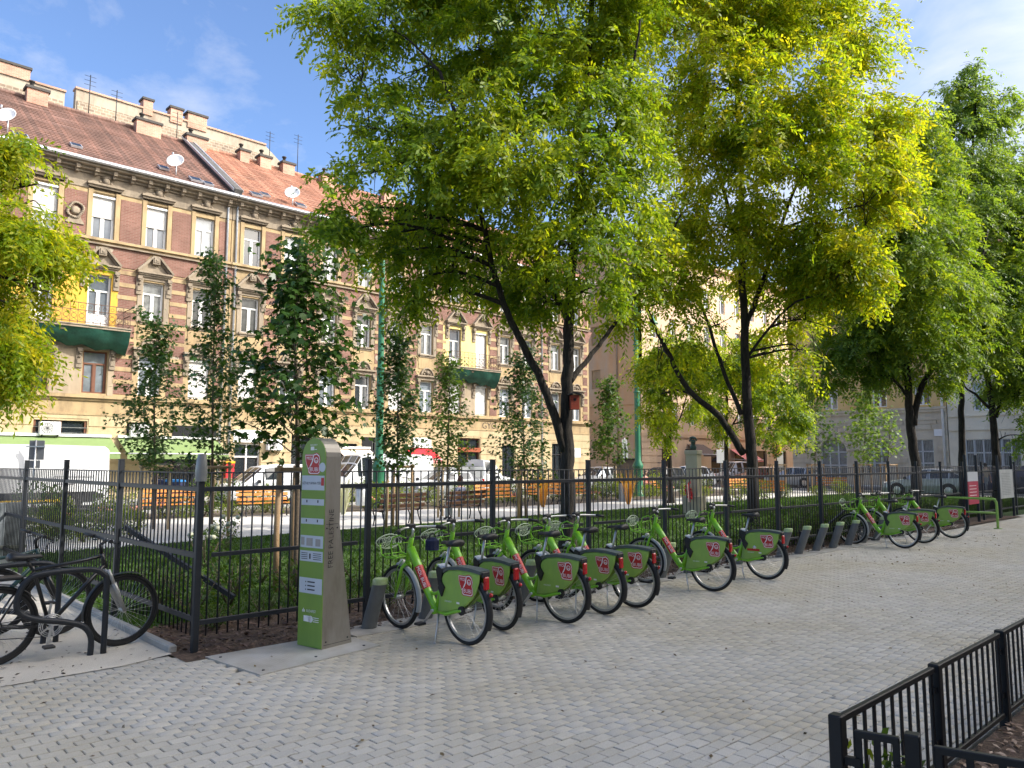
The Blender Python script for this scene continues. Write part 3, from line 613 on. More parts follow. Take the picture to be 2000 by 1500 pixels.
def balcony(root, u0, u1, z, plaster, wallz):
    b = MB(); FM.bx(b, u0+.05, u1-.05, -.028, .012, 8.05, 11.0); 
    hs = [(u-.5, u+.5, 8.0, 10.6) for u in LB+RB if u0 < u < u1]
    b = MB(); pierce(FM, b, u0-.05, u1-.35, 8.0, 10.9, hs, -.03, .012); part(root, 'painted_wall', b, plaster)
    hs = [(u-.56, u+.56, 4.9, 7.0) for u in LB+RB if u0 < u < u1]
    b = MB(); pierce(FM, b, u0-.05, u1-.35, 4.9, 7.72, hs, -.028, .012); part(root, 'painted_wall', b, m_taupe)
    b = MB(); FM.bx(b, u0, u1, -1.05, .02, z-.16, z); FM.bx(b, u0-.04, u1+.04, -1.09, .02, z-.06, z-.002)
    for u in LB+RB:
        if u0 < u < u1:
            for s in (-1, 1): b.prism([(-.0, z-.17), (-.95, z-.17), (-.9, z-.3), (-.2, z-.6), (0, z-.75)], u+s*.8-.1, u+s*.8+.1, 'x')
    # bracket prisms are drawn in the y-z plane: move them on to the wall
    for i, v in enumerate(b.v):
        if v[1] < 1: b.v[i] = (v[0], 39+v[1], v[2])
    part(root, 'balcony_slab', b, m_brown)
    r = MB()
    path = [(u0+.03, 39), (u0+.03, 38.0), (u1-.03, 38.0), (u1-.03, 39)]
    for zz in (z+.08, z+.62, z+.95):
        for a, c in zip(path, path[1:]): r.bar((a[0], a[1], zz), (c[0], c[1], zz), .03, .03)
    n = int((u1-u0)/.32)
    for i in range(n+1):
        x = u0+.03+(u1-u0-.06)*i/n; r.bar((x, 38, z), (x, 38, z+.95), .018, .018)
        if i < n:
            cx = x+(u1-u0-.06)/n/2
            r.torus((cx, 38, z+.35), .11, .012, 10, 4); r.torus((cx, 38, z+.78), .07, .010, 8, 4)
            r.bar((x, 38, z+.1), (cx, 38, z+.24), .014, .014); r.bar((cx, 38, z+.24), (x+2*(cx-x), 38, z+.1), .014, .014); r.bar((x, 38, z+.6), (cx, 38, z+.46), .014, .014); r.bar((cx, 38, z+.46), (x+2*(cx-x), 38, z+.6), .014, .014)
    for s in (0, 1):
        X = path[0][0] if s == 0 else path[2][0]
        for k in range(4): r.bar((X, 38.2+k*.25, z), (X, 38.2+k*.25, z+.95), .018, .018)
    part(root, 'balcony_railing', r, mat('rusty_iron', (.10, .055, .04), .7, var=.3))
    # green safety net slung under the slab
    nb = MB(); k = 16; vs = []
    for i in range(k+1):
        u = u0+(u1-u0)*i/k; sag = .25+.35*(i/k)**2+.10*math.sin(i*1.7)
        vs += [(u, 37.93, z-.05), (u, 38.2+.1*math.sin(i), z-.35-sag*.5), (u, 38.6, z-.5-sag), (u, 38.93, z-.55-sag*.9)]
    fs = [(4*i+j, 4*i+4+j, 4*i+5+j, 4*i+1+j) for i in range(k) for j in range(3)]
    nb.add(vs, fs, 0, True)
    e = vs[-4:]; nb.add(e+[(u1, 38.93, z-.1)], [(0, 1, 2, 3, 4)])
    nb.build('safety_net', mat('green_net', (.010, .075, .050), .75, var=.4, scale=2.2, bump=.4, bscale=10), root, world=True, recalc=False)
h0L = [(8.05, 10.2, 2.95, 3.68), (3.2, 5.4, .1, 2.7), (11.9, 12.9, 2.95, 3.7), (13.3, 16.0, .1, 2.75), (8.4, 9.6, .1, 2.3)]
LBld = main_block('apartment_building', 'long ochre and red brick apartment house with dark tiled roof and yellow balcony', -3.2, 16.58, LB, m_rtile_d, (4, 5), h0L, ('ccccabbc', 'cccccccc', 'ccchwwcs'))
balcony(LBld, 6.75, 11.55, 8.0, m_yellow, 0)
h0R = [(17.2, 18.6, .1, 2.8), (20.4, 21.6, .1, 3.3), (22.0, 24.6, .1, 2.9), (25.2, 26.6, .1, 3.3), (27.9, 30.0, .1, 2.7), (32.25, 34.15, .1, 3.42), (36.2, 37.4, .1, 3.0), (41.2, 42.3, .1, 3.2)]
RBld = main_block('apartment_building', 'ochre and red brick corner apartment house with lighter orange tiled roof', 16.62, 45.4, RB+[41.6, 43.9], m_rtile_l, (6, 7), h0R, ('ccccdbaaccccc', 'cccccccaccccc', 'scccscssccccc'))
balcony(RBld, 30.95, 35.15, 8.0, m_lemon, 0)
for (root, xs) in ((LBld, (16.35,)), (RBld, (16.85, 40.1))):
    b = MB()
    for x in xs: b.tube([(x, 38.8, 15.6), (x, 38.92, 15.2), (x, 38.92, .3)], .06, 8); [b.torus((x, 38.92, z), .07, .014, 8, 4, ax='z') for z in (3, 6, 9, 12, 14.5)]
    part(root, 'downpipe', b, m_zinc)
# end walls
b = MB(); b.bx(45.39, 45.42, 39.0, 50.5, 0, 15.3); b.add([(45.41, 38.5, 15.75), (45.41, 46, 21), (45.41, 52, 16.4), (45.41, 50.5, 15.3), (45.41, 39, 15.3)], [(0, 1, 2, 3, 4)]); part(RBld, 'end_wall', b, m_ochre)
b = MB(); b.bar((16.6, 38.3, 15.95), (16.6, 46.2, 21.3), .42, .30); part(LBld, 'party_wall', b, mat('sooty_render', (.10, .095, .09), .95, var=.3))
b = MB(); b.bar((16.36, 38.35, 16.06), (16.36, 46.1, 21.4), .10, .12); b.bar((16.84, 38.35, 16.06), (16.84, 46.1, 21.4), .10, .12); part(LBld, 'flashing', b, m_zinc)
# roof windows, chimneys, aerials
def roofpt(x, t): return Vector((x, 38.42+7.58*t, 15.78+5.22*t+.06))
SLP = math.atan2(5.22, 7.58); RM = Matrix.Rotation(SLP, 3, 'X')
for root, lst in ((LBld, ((6.85, .08, .6), (9.2, .16, .5), (13.2, .16, .5), (14.6, .08, .6), (15.2, .06, .5), (1.5, .1, .6))), (RBld, ((17.9, .09, .6), (18.6, .14, .5), (20.6, .1, .6), (24, .12, .6), (28, .12, .6)))):
    for x, t, s in lst:
        b = MB(); c = roofpt(x, t); b.box(c+RM @ Vector((0, 0, .06)), (s, s*.9, .10), 0, RM); b.box(c+RM @ Vector((0, 0, .12)), (s*.78, s*.7, .02), 1, RM)
        part(root, 'roof_window', b, [m_zinc, m_glass])
def chimney(root, x, y, z0, z1, w, d, m=None, pots=2):
    b = MB(); b.bx(x-w/2, x+w/2, y-d/2, y+d/2, z0, z1); b.bx(x-w/2-.08, x+w/2+.08, y-d/2-.08, y+d/2+.08, z1, z1+.14, 1)
    for i in range(pots):
        if i % 2 == 0: b.lathe([(.1, z1+.14), (.1, z1+.45), (.15, z1+.45), (.15, z1+.52)], 8, 1, c=(x-w/2+w*(i+.5)/pots, y, 0))
    part(root, 'chimney', b, [m or m_chim, mat('sooty_cap', (.07, .065, .06), .9)])
for x, w in ((4.0, 1.4), (8.6, 1.3), (14.2, 1.8)): chimney(LBld, x, 45.6, 20.0, 21.35, w*.75, .6)
for x, w in ((17.0, 1.6), (20.0, .8), (21.4, 1.0), (23.0, 1.1), (26, 1.4), (31, 1.4), (36, 1.4)): chimney(RBld, x, 45.7, 20.0, 21.32, w*.75, .6)
inst('ornament', CREST, LBld, FM.p(9.18, -.022, 12.8)-LBld.location)
for pu, pz, pr in ((10.5, 11.75, .45), (12.2, 9.2, .3), (18.8, 11.6, .35), (26.1, 8.1, .4), (13.9, 6.9, .3), (33.1, 12.0, .3)):
    b = MB(); b.prism([(pu+math.cos(a)*pr*rnd.uniform(.6, 1.2), pz+math.sin(a)*pr*.6*rnd.uniform(.6, 1.2)) for a in np.linspace(0, 6.28, 13)[:-1]], 38.962, 38.985); part(LBld if pu < 16 else RBld, 'patched_plaster', b, m_render)
# ------------- things on the facade
def ac_unit(x, z, label):
    t = thing('air_conditioner', label, 'air conditioner', (x, 38.8, z), group='air conditioners on the house front')
    b = MB(); b.cbox((0, 0, .3), (.82, .3, .58), .02); b.build('casing', m_white, t)
    b = MB(); b.torus((-.12, -.155, .3), .22, .012, 20, 4)
    for r in (.06, .11, .16): b.torus((-.12, -.155, .3), r, .006, 16, 4)
    for k in range(6): a = k*math.pi/6; b.bar((-.12-math.cos(a)*.22, -.156, .3-math.sin(a)*.22), (-.12+math.cos(a)*.22, -.156, .3+math.sin(a)*.22), .008, .008)
    b.build('fan_grille', m_dark, t)
    b = MB()
    for s in (-.3, .3): b.bar((s, .2, 0), (s, -.15, 0), .04, .04); b.bar((s, .2, -.25), (s, -.12, 0), .03, .03)
    b.build('bracket', m_dark, t)
ac_unit(8.65, 3.0, 'white air conditioner in front of the barred dark window above the green awning')
ac_unit(19.3, 2.45, 'white air conditioner on cream wall right of the white shop sign')
ac_unit(12.4, 3.0, 'white air conditioner half hidden by young tree above the green awning')
_pb = MB(); FM.bx(_pb, 8.05, 10.2, .14, .16, 2.95, 3.68, 1)
for x in (8.1, 9.12, 10.15): FM.bx(_pb, x-.05, x+.05, .06, .15, 2.95, 3.68, 0)
for z in (3.1, 3.35): FM.bx(_pb, 8.05, 10.2, .02, .04, z, z+.03, 2)
part(LBld, 'barred_window', _pb, [m_wood, m_glass, m_steel])
def shopfront(root, x0, x1, z1, frame=m_dark, z0=.1):
    b = MB(); FM.bx(b, x0, x1, .22, .24, z0, z1, 1); n = max(2, int((x1-x0)/.8))
    for i in range(n+1): x = x0+(x1-x0)*i/n; FM.bx(b, x-.04, x+.04, .14, .25, z0, z1, 0)
    for z in (z0+.04, z1*.75, z1-.04): FM.bx(b, x0, x1, .15, .25, z-.04, z+.04, 0)
    part(root, 'shopfront', b, [frame, m_glass])
for h in h0L[1:]: shopfront(LBld, h[0], h[1], h[3])
for i, h in enumerate(h0R): shopfront(RBld, h[0], h[1], h[3], m_white if i == 0 else m_wood if i == 5 else m_dark)
b = MB(); FM.bx(b, 32.2, 34.2, -.06, .1, 2.5, 2.78); part(RBld, 'shop_fascia', b, mat('red_brown_fascia', (.33, .08, .03), .5))
b = MB(); put_text(b, 'GYÓ', (35.0, 38.985, 4.28), (1, 0, 0), (0, 0, 1), .62); part(RBld, 'lettering', b, mat('dark_lettering', (.07, .055, .045), .7))
def awning(name, label, x0, x1, zt, zb, out, col, cat='awning', stripes=None):
    t = thing(name, label, cat, ((x0+x1)/2, 39, zb)); b = MB(); k = max(4, int((x1-x0)/.6))
    for i in range(k):
        a, c = x0+(x1-x0)*i/k, x0+(x1-x0)*(i+1)/k
        b.add([(a, 38.97, zt), (c, 38.97, zt), (c, 39-out, zb+.25), (a, 39-out, zb+.25)], [(0, 1, 2, 3)], 0)
        b.add([(a, 39-out-.003, zb+.25), (c, 39-out-.003, zb+.25), (c, 39-out-.01, zb), (a, 39-out-.01, zb)], [(0, 1, 2, 3)], 1)
    b.build('canopy', [col, stripes or col], t, world=True, recalc=False)
    b = MB(); b.tube([(x0, 39-out, zb+.25), (x1, 39-out, zb+.25)], .03, 6); b.bx(x0, x1, 38.8, 38.99, zt, zt+.12)
    for x in (x0+.3, x1-.3): b.tube([(x, 38.95, zb+.3), (x, 39-out, zb+.25)], .025, 6)
    b.build('frame', m_white, t, world=True); return t
m_gaw = mat('pale_green_canvas', (.19, .27, .10), .85, var=.06)
awning('awning', 'wide pale green shop awning above the white delivery van', 3.5, 11.2, 2.95, 1.95, 1.6, m_gaw)
awning('awning', 'pale green shop awning behind the tall young trees, right of the wide one', 11.5, 16.2, 2.95, 1.95, 1.6, m_gaw)
awning('awning', 'bright red shop awning under a white sign board', 28.0, 30.0, 2.72, 1.75, 1.2, mat('red_canvas', (.62, .02, .035), .8, var=.06), stripes=mat('light_red_valance', (.70, .25, .25), .8))
awning('awning', 'faded pinkish white shop awning behind the white panel van', 23.2, 25.4, 2.6, 1.7, 1.3, mat('pinkish_canvas', (.66, .55, .46), .85, var=.08))
def board(name, label, fc, u0, u1, z0, z1, m, d=.06, cat='sign', txt=None, tm=None, ts=.3, frame=None):
    c = fc.p((u0+u1)/2, -d/2, z0); t = thing(name, label, cat, c); b = MB(); fc.bx(b, u0, u1, -d, -.005, z0, z1); b.build('panel', m, t, world=True)
    if txt:
        b = MB(); k = len(txt)
        for i, s in enumerate(txt): put_text(b, s, fc.p((u0+u1)/2, -d-.004, z1-(z1-z0)*(i+.5)/k), fc.U, ZZ, ts)
        b.build('lettering', tm, t, world=True)
    return t
board('sign', 'white shop sign board above a dark glass door', FM, 17.1, 18.7, 2.85, 3.5, m_white)
board('sign', 'black shop sign behind the young tree, over the second green awning', FM, 14.0, 16.2, 2.98, 3.62, m_black)
board('sign', 'black sign with red edge right of the green pillar', FM, 24.9, 25.6, 2.4, 3.3, m_black)
board('sign', 'white sign board above the red awning', FM, 28.6, 30.0, 2.78, 3.35, m_white)
board('sign', 'small white notice on the cream corner wall', FM, 43.1, 44.3, 2.2, 2.9, m_white)
t = board('letter_box', 'red and yellow letter box beside the white shop door', FM, 16.65, 17.1, 1.0, 1.75, mat('red_box', (.65, .03, .04), .4), .3, 'letter box')
b = MB(); FM.bx(b, 16.63, 17.12, -.32, -.003, 1.75, 1.86); b.build('lid', mat('yellow_lid', (.75, .42, .02), .4), t, world=True)
def dish(x, y, z, label, r=.42, yaw=-35):
    t = thing('satellite_dish', label, 'satellite dish', (x, y, z), RAD(yaw), 'satellite dishes on the roof')
    M = Matrix.Rotation(RAD(65), 3, 'X'); b = MB(); b.lathe([(.001, .0), (r*.5, .03), (r*.85, .10), (r, .15), (r*1.0, .16), (r*.85, .115), (r*.5, .045), (.001, .015)], 20, c=(0, 0, .75), M=M); b.build('reflector', m_white, t)
    b = MB(); b.tube([(0, .1, 0), (0, .1, .75)], .03, 6); b.tube([(0, 0, .5), (0, -.55, .98)], .015, 5); b.lathe([(.04, -.05), (.05, .05)], 8, c=(0, -.55, 1.0)); b.build('mast', m_zinc, t)
for x, tt, l in ((6.35, .12, 'white satellite dish at the left edge above the gutter'), (13.65, .10, 'white satellite dish on the dark roof beside an open roof window'), (20.0, .07, 'white satellite dish on the light orange roof')):
    q = roofpt(x, tt); dish(q.x, q.y, q.z-.1, l)
for i, (x, h) in enumerate(((11.2, 2.4), (12.6, 2.0), (16.0, 1.8), (21.9, 2.4), (23.9, 2.8))):
    t = thing('roof_aerial', ['thin aerial mast on the ridge left of the gap in the wall', 'thin aerial mast on the ridge above the dark roof', 'short aerial mast beside the party wall', 'thin aerial mast among chimneys of the orange roof', 'tallest aerial mast with cross bars on the orange roof'][i], 'aerial', (x, 46, 21))
    b = MB(); b.tube([(0, 0, 0), (0, 0, h)], .025, 5); b.build('mast', m_dark, t); b = MB()
    for k in range(3): b.tube([(-.3, 0, h-.1-k*.25), (.3, 0, h-.1-k*.25)], .012, 4)
    b.build('cross_bar', m_dark, t)
# firewall of the house behind
FB = thing('apartment_building', 'bare rubble firewall of taller house rising behind the tiled roofs', 'building', (14, 52.2, 0))
b = MB(); b.bx(-6, 11.3, 52, 52.5, 0, 24.6); b.bx(11.9, 24.4, 52, 52.5, 0, 25.05); b.add([(24.4, 52, 0), (26.5, 52, 0), (26.5, 52, 23.5), (24.4, 52, 25.05)], [(0, 1, 2, 3)]); part(FB, 'wall', b, m_render)
b = MB(); b.bx(-6, 11.2, 51.93, 52.0, 14, 24.0); b.bx(12.0, 24.0, 51.93, 52.0, 14, 24.3); part(FB, 'rubble_wall', b, m_rubble)
b = MB(); b.bx(-6.1, 11.35, 51.9, 52.6, 24.6, 24.72); b.bx(11.85, 24.45, 51.9, 52.6, 25.05, 25.17); part(FB, 'brick_coping', b, m_chim)
for x, w, h in ((8.6, 1.6, 25.3), (16.15, .6, 25.7), (18.0, .8, 25.7), (19.4, 1.3, 25.7), (3.5, 2, 25.3)): chimney(FB, x, 52.26, 24.7, h, w, .7, pots=0)
b = MB(); b.bx(-6, 26.5, 52.5, 60, 0, 23.5); part(FB, 'rear_block', b, m_render)
# brown corner house across the side street and its long street front
FX = Face((56, 42, 0), (0, -1, 0), (1, 0, 0)); FY = Face((56, 42, 0), (1, 0, 0), (0, 1, 0))
m_beige = mat('beige_brown_plaster', (.50, .32, .19), .9, scale=.5, col2=(.58, .40, .25), stain=(.46, .40, .33), sscale=.35)
m_pink = mat('pale_apricot_plaster', (.62, .44, .29), .9, scale=.6, col2=(.68, .50, .34), stain=(.45, .33, .24), sscale=.4)
BB = thing('apartment_building', 'tall brown plastered corner house across the side street', 'building', (56, 42, 0))
hx = [(-5.75, -4.65, 8.8, 10.6), (-5.75, -4.65, 13, 14.8), (-12, -11, 8.8, 10.6), (-9, -8, 4.6, 6.4)]
b = MB(); pierce(FX, b, -18, 0, 0, 21.5, hx); part(BB, 'wall', b, m_beige)
hy = [(u-.55, u+.55, z, z+2.1) for u in np.arange(2.2, 46, 3.0) for z in (5.4, 9.4, 13.4, 17.2)]+[(u-1.1, u+1.1, .2, 3.1) for u in np.arange(3.5, 45, 4.5)]
b = MB(); pierce(FY, b, 0, 48, 0, 21.5, hy); part(BB, 'street_front', b, m_pink)
for u in np.arange(2.2, 46, 3.0):
    for z in (5.4, 9.4, 13.4, 17.2): window(BB, FY, u, z, 1.1, 2.1)
for h in hx: window(BB, FX, (h[0]+h[1])/2, h[2], 1.1, 1.8, '', 1, scol=m_taupe)
for u in np.arange(3.5, 45, 4.5): b = MB(); FY.bx(b, u-1.1, u+1.1, .2, .22, .2, 3.1); part(BB, 'shop_glass', b, m_glass)
b = MB(); FX.bx(b, -18, .5, -.1, .02, 7.1, 7.3); FX.bx(b, -18, .6, -.6, .3, 21.5, 21.9); FY.bx(b, -.1, 48, -.12, .02, 4.2, 4.5); FY.bx(b, -.1, 48, -.12, .02, 8.4, 8.6); FY.bx(b, -.6, 48, -.6, .3, 21.5, 21.9); part(BB, 'cornice', b, m_beige)
b = MB()
for z in np.arange(.6, 8, .62): FY.bx(b, 0, 3.0, -.05, .02, z, z+.55)
part(BB, 'quoin', b, m_pink)
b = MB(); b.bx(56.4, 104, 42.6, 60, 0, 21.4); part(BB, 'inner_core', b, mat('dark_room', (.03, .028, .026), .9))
b = MB(); b.add([(55.4, 41.4, 21.9), (104, 41.4, 21.9), (104, 51, 25), (62, 51, 25)], [(0, 1, 2, 3)]); b.add([(55.4, 41.4, 21.9), (62, 51, 25), (55.4, 60, 21.9)], [(0, 1, 2)]); part(BB, 'roof', b, m_rtile_d)
b = MB(); b.tube([(55.92, 44.6, 21), (55.92, 44.6, 0)], .07, 8); part(BB, 'downpipe', b, m_brown)
b = MB()   # iron balcony on the street front
FY.bx(b, 1.2, 3.4, -.9, 0, 5.1, 5.25); part(BB, 'balcony_slab', b, m_brown)
b = MB()
for u in np.arange(1.25, 3.4, .12): b.bar(FY.p(u, -.87, 5.25), FY.p(u, -.87, 6.2), .015, .015)
b.bar(FY.p(1.2, -.87, 6.2), FY.p(3.4, -.87, 6.2), .04, .04); part(BB, 'balcony_railing', b, m_dark)
def awn2(label, u0, u1, zt, zb, out, col):
    t = thing('awning', label, 'awning', FY.p((u0+u1)/2, 0, zb)); b = MB(); b.add([FY.p(u0, -.03, zt), FY.p(u1, -.03, zt), FY.p(u1, -out, zb+.2), FY.p(u0, -out, zb+.2), FY.p(u1, -out-.01, zb), FY.p(u0, -out-.01, zb)], [(0, 1, 2, 3), (3, 2, 4, 5)]); b.build('canopy', col, t, world=True, recalc=False)
    b = MB(); b.tube([FY.p(u0, -.1, zb+.3), FY.p(u0, -out, zb+.2), FY.p(u1, -out, zb+.2), FY.p(u1, -.1, zb+.3)], .03, 6); b.build('frame', m_white, t, world=True)
awn2('dark brown awning right of the stone pedestal', 7.2, 10.0, 3.6, 2.4, 1.8, mat('dark_canvas', (.10, .07, .06), .85))
awn2('pale red awning behind the trunk of the second tree', 15, 18.5, 3.2, 1.9, 1.8, mat('pale_red_canvas', (.62, .22, .22), .85))
board('sign', 'blue and white shop sign beside the second tree trunk', FY, 12.5, 15, 3.3, 4.7, m_white)
board('sign', 'round yellow and red shop sign among leaves', FY, 24.0, 25.6, 2.6, 4.0, mat('yellow_sign', (.85, .45, .03), .5), .15)
# stone house with the arched window, and the cream house next to it
FS = Face((61.7, 0, 0), (0, -1, 0), (1, 0, 0))
m_stone = mat('grey_stone', (.54, .47, .35), .9, scale=1.2, col2=(.60, .53, .41), stain=(.44, .37, .28), sscale=.8, bump=.2, bscale=20)
m_och2 = mat('deep_ochre_plaster', (.62, .42, .17), .9, scale=.8, col2=(.68, .48, .22))
ST = thing('stone_building', 'grey stone faced house with a white arched window at street level', 'building', (61.7, 24.6, 0))
U0, U1 = -30.6, -18.7
hs = [(-28.2, -26.1, .55, 3.72), (-24.6, -22.9, .9, 3.5), (-21.3, -19.7, .9, 3.5), (-22.7, -22.5, 0, 0)]
for u in (-27.2, -23.4, -20.3): hs += [(u-.55, u+.55, 6.1, 8.3), (u-.55, u+.55, 10.2, 12.2), (u-.55, u+.55, 14, 16)]
b = MB(); pierce(FS, b, U0, U1, 0, 5.6, hs); part(ST, 'ground_floor_wall', b, m_stone)
b = MB(); pierce(FS, b, U0, U1, 5.6, 17.5, hs); part(ST, 'wall', b, m_och2)
bm_ = []
zc = .55
cours = MB()
while zc < 4.9:
    us = U0
    while us < U1-.05:
        w = rnd.uniform(.85, 1.5); ue = min(us+w, U1)
        if not any(us < h[1]+.15 and ue > h[0]-.15 and zc < h[3]+.5 and zc+.38 > h[2]-.1 for h in hs):
            q = MB(); q.cbox((0, 0, 0), (ue-us-.03, .10, .37), .02); cours.add([FS.p((us+ue)/2+v[0], v[1]-.02, zc+.2+v[2]) for v in q.v], q.f)
        us = ue
    zc += .41
kind(part(ST, 'stone_block', cours, m_stone), 'stuff')
b = MB(); FS.bx(b, U0, U1, -.14, .02, 5.55, 5.75); FS.bx(b, U0, U1, -.22, .02, 5.75, 5.92); FS.bx(b, U0, U1, -.12, .02, 4.95, 5.1); FS.bx(b, U0, U1, -.5, .2, 17.5, 17.9); part(ST, 'cornice', b, m_stone)
# arch: filled corners above the springing, then the glazed bars
b = MB(); cu, R0, zs = -27.15, 1.05, 2.67; n = 12
for i in range(n):
    a0, a1 = math.pi*i/n, math.pi*(i+1)/n; q = [(cu+R0*math.cos(a0), zs+R0*math.sin(a0)), (cu+R0*math.cos(a1), zs+R0*math.sin(a1)), (cu+R0*math.cos(a1), zs+R0+.02), (cu+R0*math.cos(a0), zs+R0+.02)]
    b.add([FS.p(u, -.02, z) for u, z in q]+[FS.p(u, .3, z) for u, z in q], [(0, 1, 2, 3), (4, 7, 6, 5), (0, 4, 5, 1), (2, 6, 7, 3)])
for i in range(9):
    a = math.pi*(i+.5)/9; c = FS.p(cu+(R0+.3)*math.cos(a), -.02, zs+(R0+.3)*math.sin(a)); M = Matrix((FS.U, FS.D, ZZ)).transposed() @ Matrix.Rotation(math.pi/2-a, 3, 'Y'); b.cbox(c, (.36, .14, .56), .02, 0, M)
part(ST, 'arch', b, m_stone)
def grille(root, u0, u1, z0, z1, cols, rows, d=.1, fr=m_white):
    b = MB()
    for i in range(cols+1): u = u0+(u1-u0)*i/cols; FS.bx(b, u-.06, u+.06, d, d+.08, z0, z1)
    for j in range(rows+1): z = z0+(z1-z0)*j/rows; FS.bx(b, u0, u1, d+.01, d+.07, z-.05, z+.05)
    f = part(root, 'window', b, fr); f.location = (0, 0, 0)
    b = MB(); FS.bx(b, u0, u1, d+.10, d+.12, z0, z1); o = b.build('pane', m_curt, f); o.data.transform(Matrix.Translation(-root.location))
    b = MB()
    for u in np.arange(u0+.09, u1, .10): FS.bx(b, u-.012, u+.012, d-.06, d-.04, z0, z1)
    o = b.build('window_bar', mat('grey_bars', (.30, .31, .31), .5), f); o.data.transform(Matrix.Translation(-root.location)); kind(o, 'stuff')
grille(ST, -28.2, -26.1, .55, 3.7, 3, 3); grille(ST, -24.6, -22.9, .9, 3.5, 3, 3); grille(ST, -21.3, -19.7, .9, 3.5, 2, 3)
for u in (-27.2, -23.4, -20.3):
    for z, h in ((6.1, 2.2), (10.2, 2.0), (14, 2.0)): window(ST, FS, u, z, 1.1, h)
    b = MB(); FS.bx(b, u-.8, u+.8, -.18, .02, 8.55, 8.7); FS.bx(b, u-.75, u+.75, -.1, .02, 5.95, 6.08); part(ST, 'hood_moulding', b, m_och2)
b = MB()
for z in np.arange(6.2, 9.5, .42): FS.bx(b, -25.8, -24.8, -.06, .02, z, z+.34)
part(ST, 'quoin', b, m_och2)
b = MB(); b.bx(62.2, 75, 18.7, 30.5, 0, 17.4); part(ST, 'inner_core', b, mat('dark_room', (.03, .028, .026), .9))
b = MB(); FS2 = Face((61.7, 30.6, 0), (1, 0, 0), (0, -1, 0)); FS2.bx(b, 0, 40, -.01, .3, 0, 17.5); part(ST, 'side_wall', b, m_och2)
b = MB(); b.add([(61.1, 18.7, 17.9), (61.1, 31, 17.9), (69, 31, 22), (69, 18.7, 22)], [(0, 1, 2, 3)]); part(ST, 'roof', b, m_rtile_d)
b = MB(); b.tube([FS.p(-18.95, -.12, 17.4), FS.p(-18.95, -.12, .3)], .09, 8); part(ST, 'downpipe', b, m_white)
board('sign', 'white street name plate on the stone house', FS, -19.6, -18.9+.0, 3.75, 4.3, m_white)
board('sign', 'dark street name plate at the left corner of the stone house', FS, -29.9, -29.2, 3.0, 3.3, m_dark)
CR = thing('apartment_building', 'cream house with a wide white barred shop window at the right edge', 'building', (61.7, 10, 0))
hs = [(-17.6, -14.2, .6, 3.45), (-12.5, -9.5, .6, 3.45), (-7, -4, .6, 3.45)]+[(u-.55, u+.55, z, z+2) for u in (-16.4, -13, -9.6, -6, -2) for z in (5.5, 9.3, 13)]
m_pcr = mat('pale_cream_plaster', (.72, .65, .50), .9, scale=.7, col2=(.76, .70, .56), stain=(.58, .51, .39), sscale=.5)
b = MB(); pierce(FS, b, -18.65, 14, 0, 16.8, hs, .02, .35); part(CR, 'wall', b, m_pcr)
for h in hs[:3]: grille(CR, h[0], h[1], h[2], h[3], 6, 3)
for u in (-16.4, -13, -9.6, -6, -2):
    for z in (5.5, 9.3, 13): window(CR, FS, u, z, 1.1, 2.0)
b = MB(); FS.bx(b, -18.6, 14, -.08, .03, 4.1, 4.25); FS.bx(b, -18.6, 14, -.08, .03, 5.1, 5.2); FS.bx(b, -18.6, 14, -.5, .3, 16.8, 17.1); part(CR, 'cornice', b, m_pcr)
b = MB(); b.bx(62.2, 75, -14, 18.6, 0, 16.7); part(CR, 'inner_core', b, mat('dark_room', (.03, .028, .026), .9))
b = MB(); b.add([(61.1, -14, 17.1), (61.1, 18.7, 17.1), (69, 18.7, 21), (69, -14, 21)], [(0, 1, 2, 3)]); part(CR, 'roof', b, m_rtile_l)
# the terrace on the near side of the square, behind the photographer, that shades the pavement
FN = Face((60, -15, 0), (-1, 0, 0), (0, -1, 0))
NB = thing('apartment_building', 'plain grey terrace on the near side of the square, outside the picture', 'building', (20, -15, 0))
hs = [(u-.55, u+.55, z, z+2) for u in np.arange(3, 90, 3.2) for z in (1.2, 5, 8.6, 12.2, 15.8, 19.4)]
b = MB(); pierce(FN, b, 0, 92, 0, 23.4, hs); part(NB, 'wall', b, m_pcr)
b = MB(); b.bx(-.55, .55, .2, .22, 0, 2); wg = local('window_glass', b, m_glass)
for h in hs: inst('window_glass', wg, NB, FN.p((h[0]+h[1])/2, 0, h[2])-NB.location, math.pi)
b = MB(); FN.bx(b, 0, 92, .4, 12, 0, 23.4); part(NB, 'inner_core', b, m_pcr)
b = MB(); FN.bx(b, 0, 92, -.5, 12, 23.4, 23.9); part(NB, 'roof', b, m_rtile_d)
# ================================================================ trees
def barkmat():
    m, t, o, b = nodes_of('tree_bark'); L = t.links.new
    tcn = t.nodes.new('ShaderNodeTexCoord'); mp = t.nodes.new('ShaderNodeMapping'); mp.inputs['Scale'].default_value = (14, 14, 2.2); L(tcn.outputs['Object'], mp.inputs[0])
    n = t.nodes.new('ShaderNodeTexNoise'); n.inputs['Scale'].default_value = 1.5; n.inputs['Detail'].default_value = 9; n.inputs['Roughness'].default_value = .7; L(mp.outputs[0], n.inputs[0])
    r = t.nodes.new('ShaderNodeValToRGB'); L(n.outputs['Fac'], r.inputs[0]); e = r.color_ramp.elements
    e[0].position = .36; e[0].color = (.009, .007, .006, 1); e[1].position = .68; e[1].color = (.058, .048, .038, 1)
    L(r.outputs[0], b.inputs['Base Color']); b.inputs['Roughness'].default_value = .95
    bp = t.nodes.new('ShaderNodeBump'); bp.inputs['Strength'].default_value = 1; bp.inputs['Distance'].default_value = .03; L(n.outputs['Fac'], bp.inputs['Height']); L(bp.outputs[0], b.inputs['Normal'])
    return m
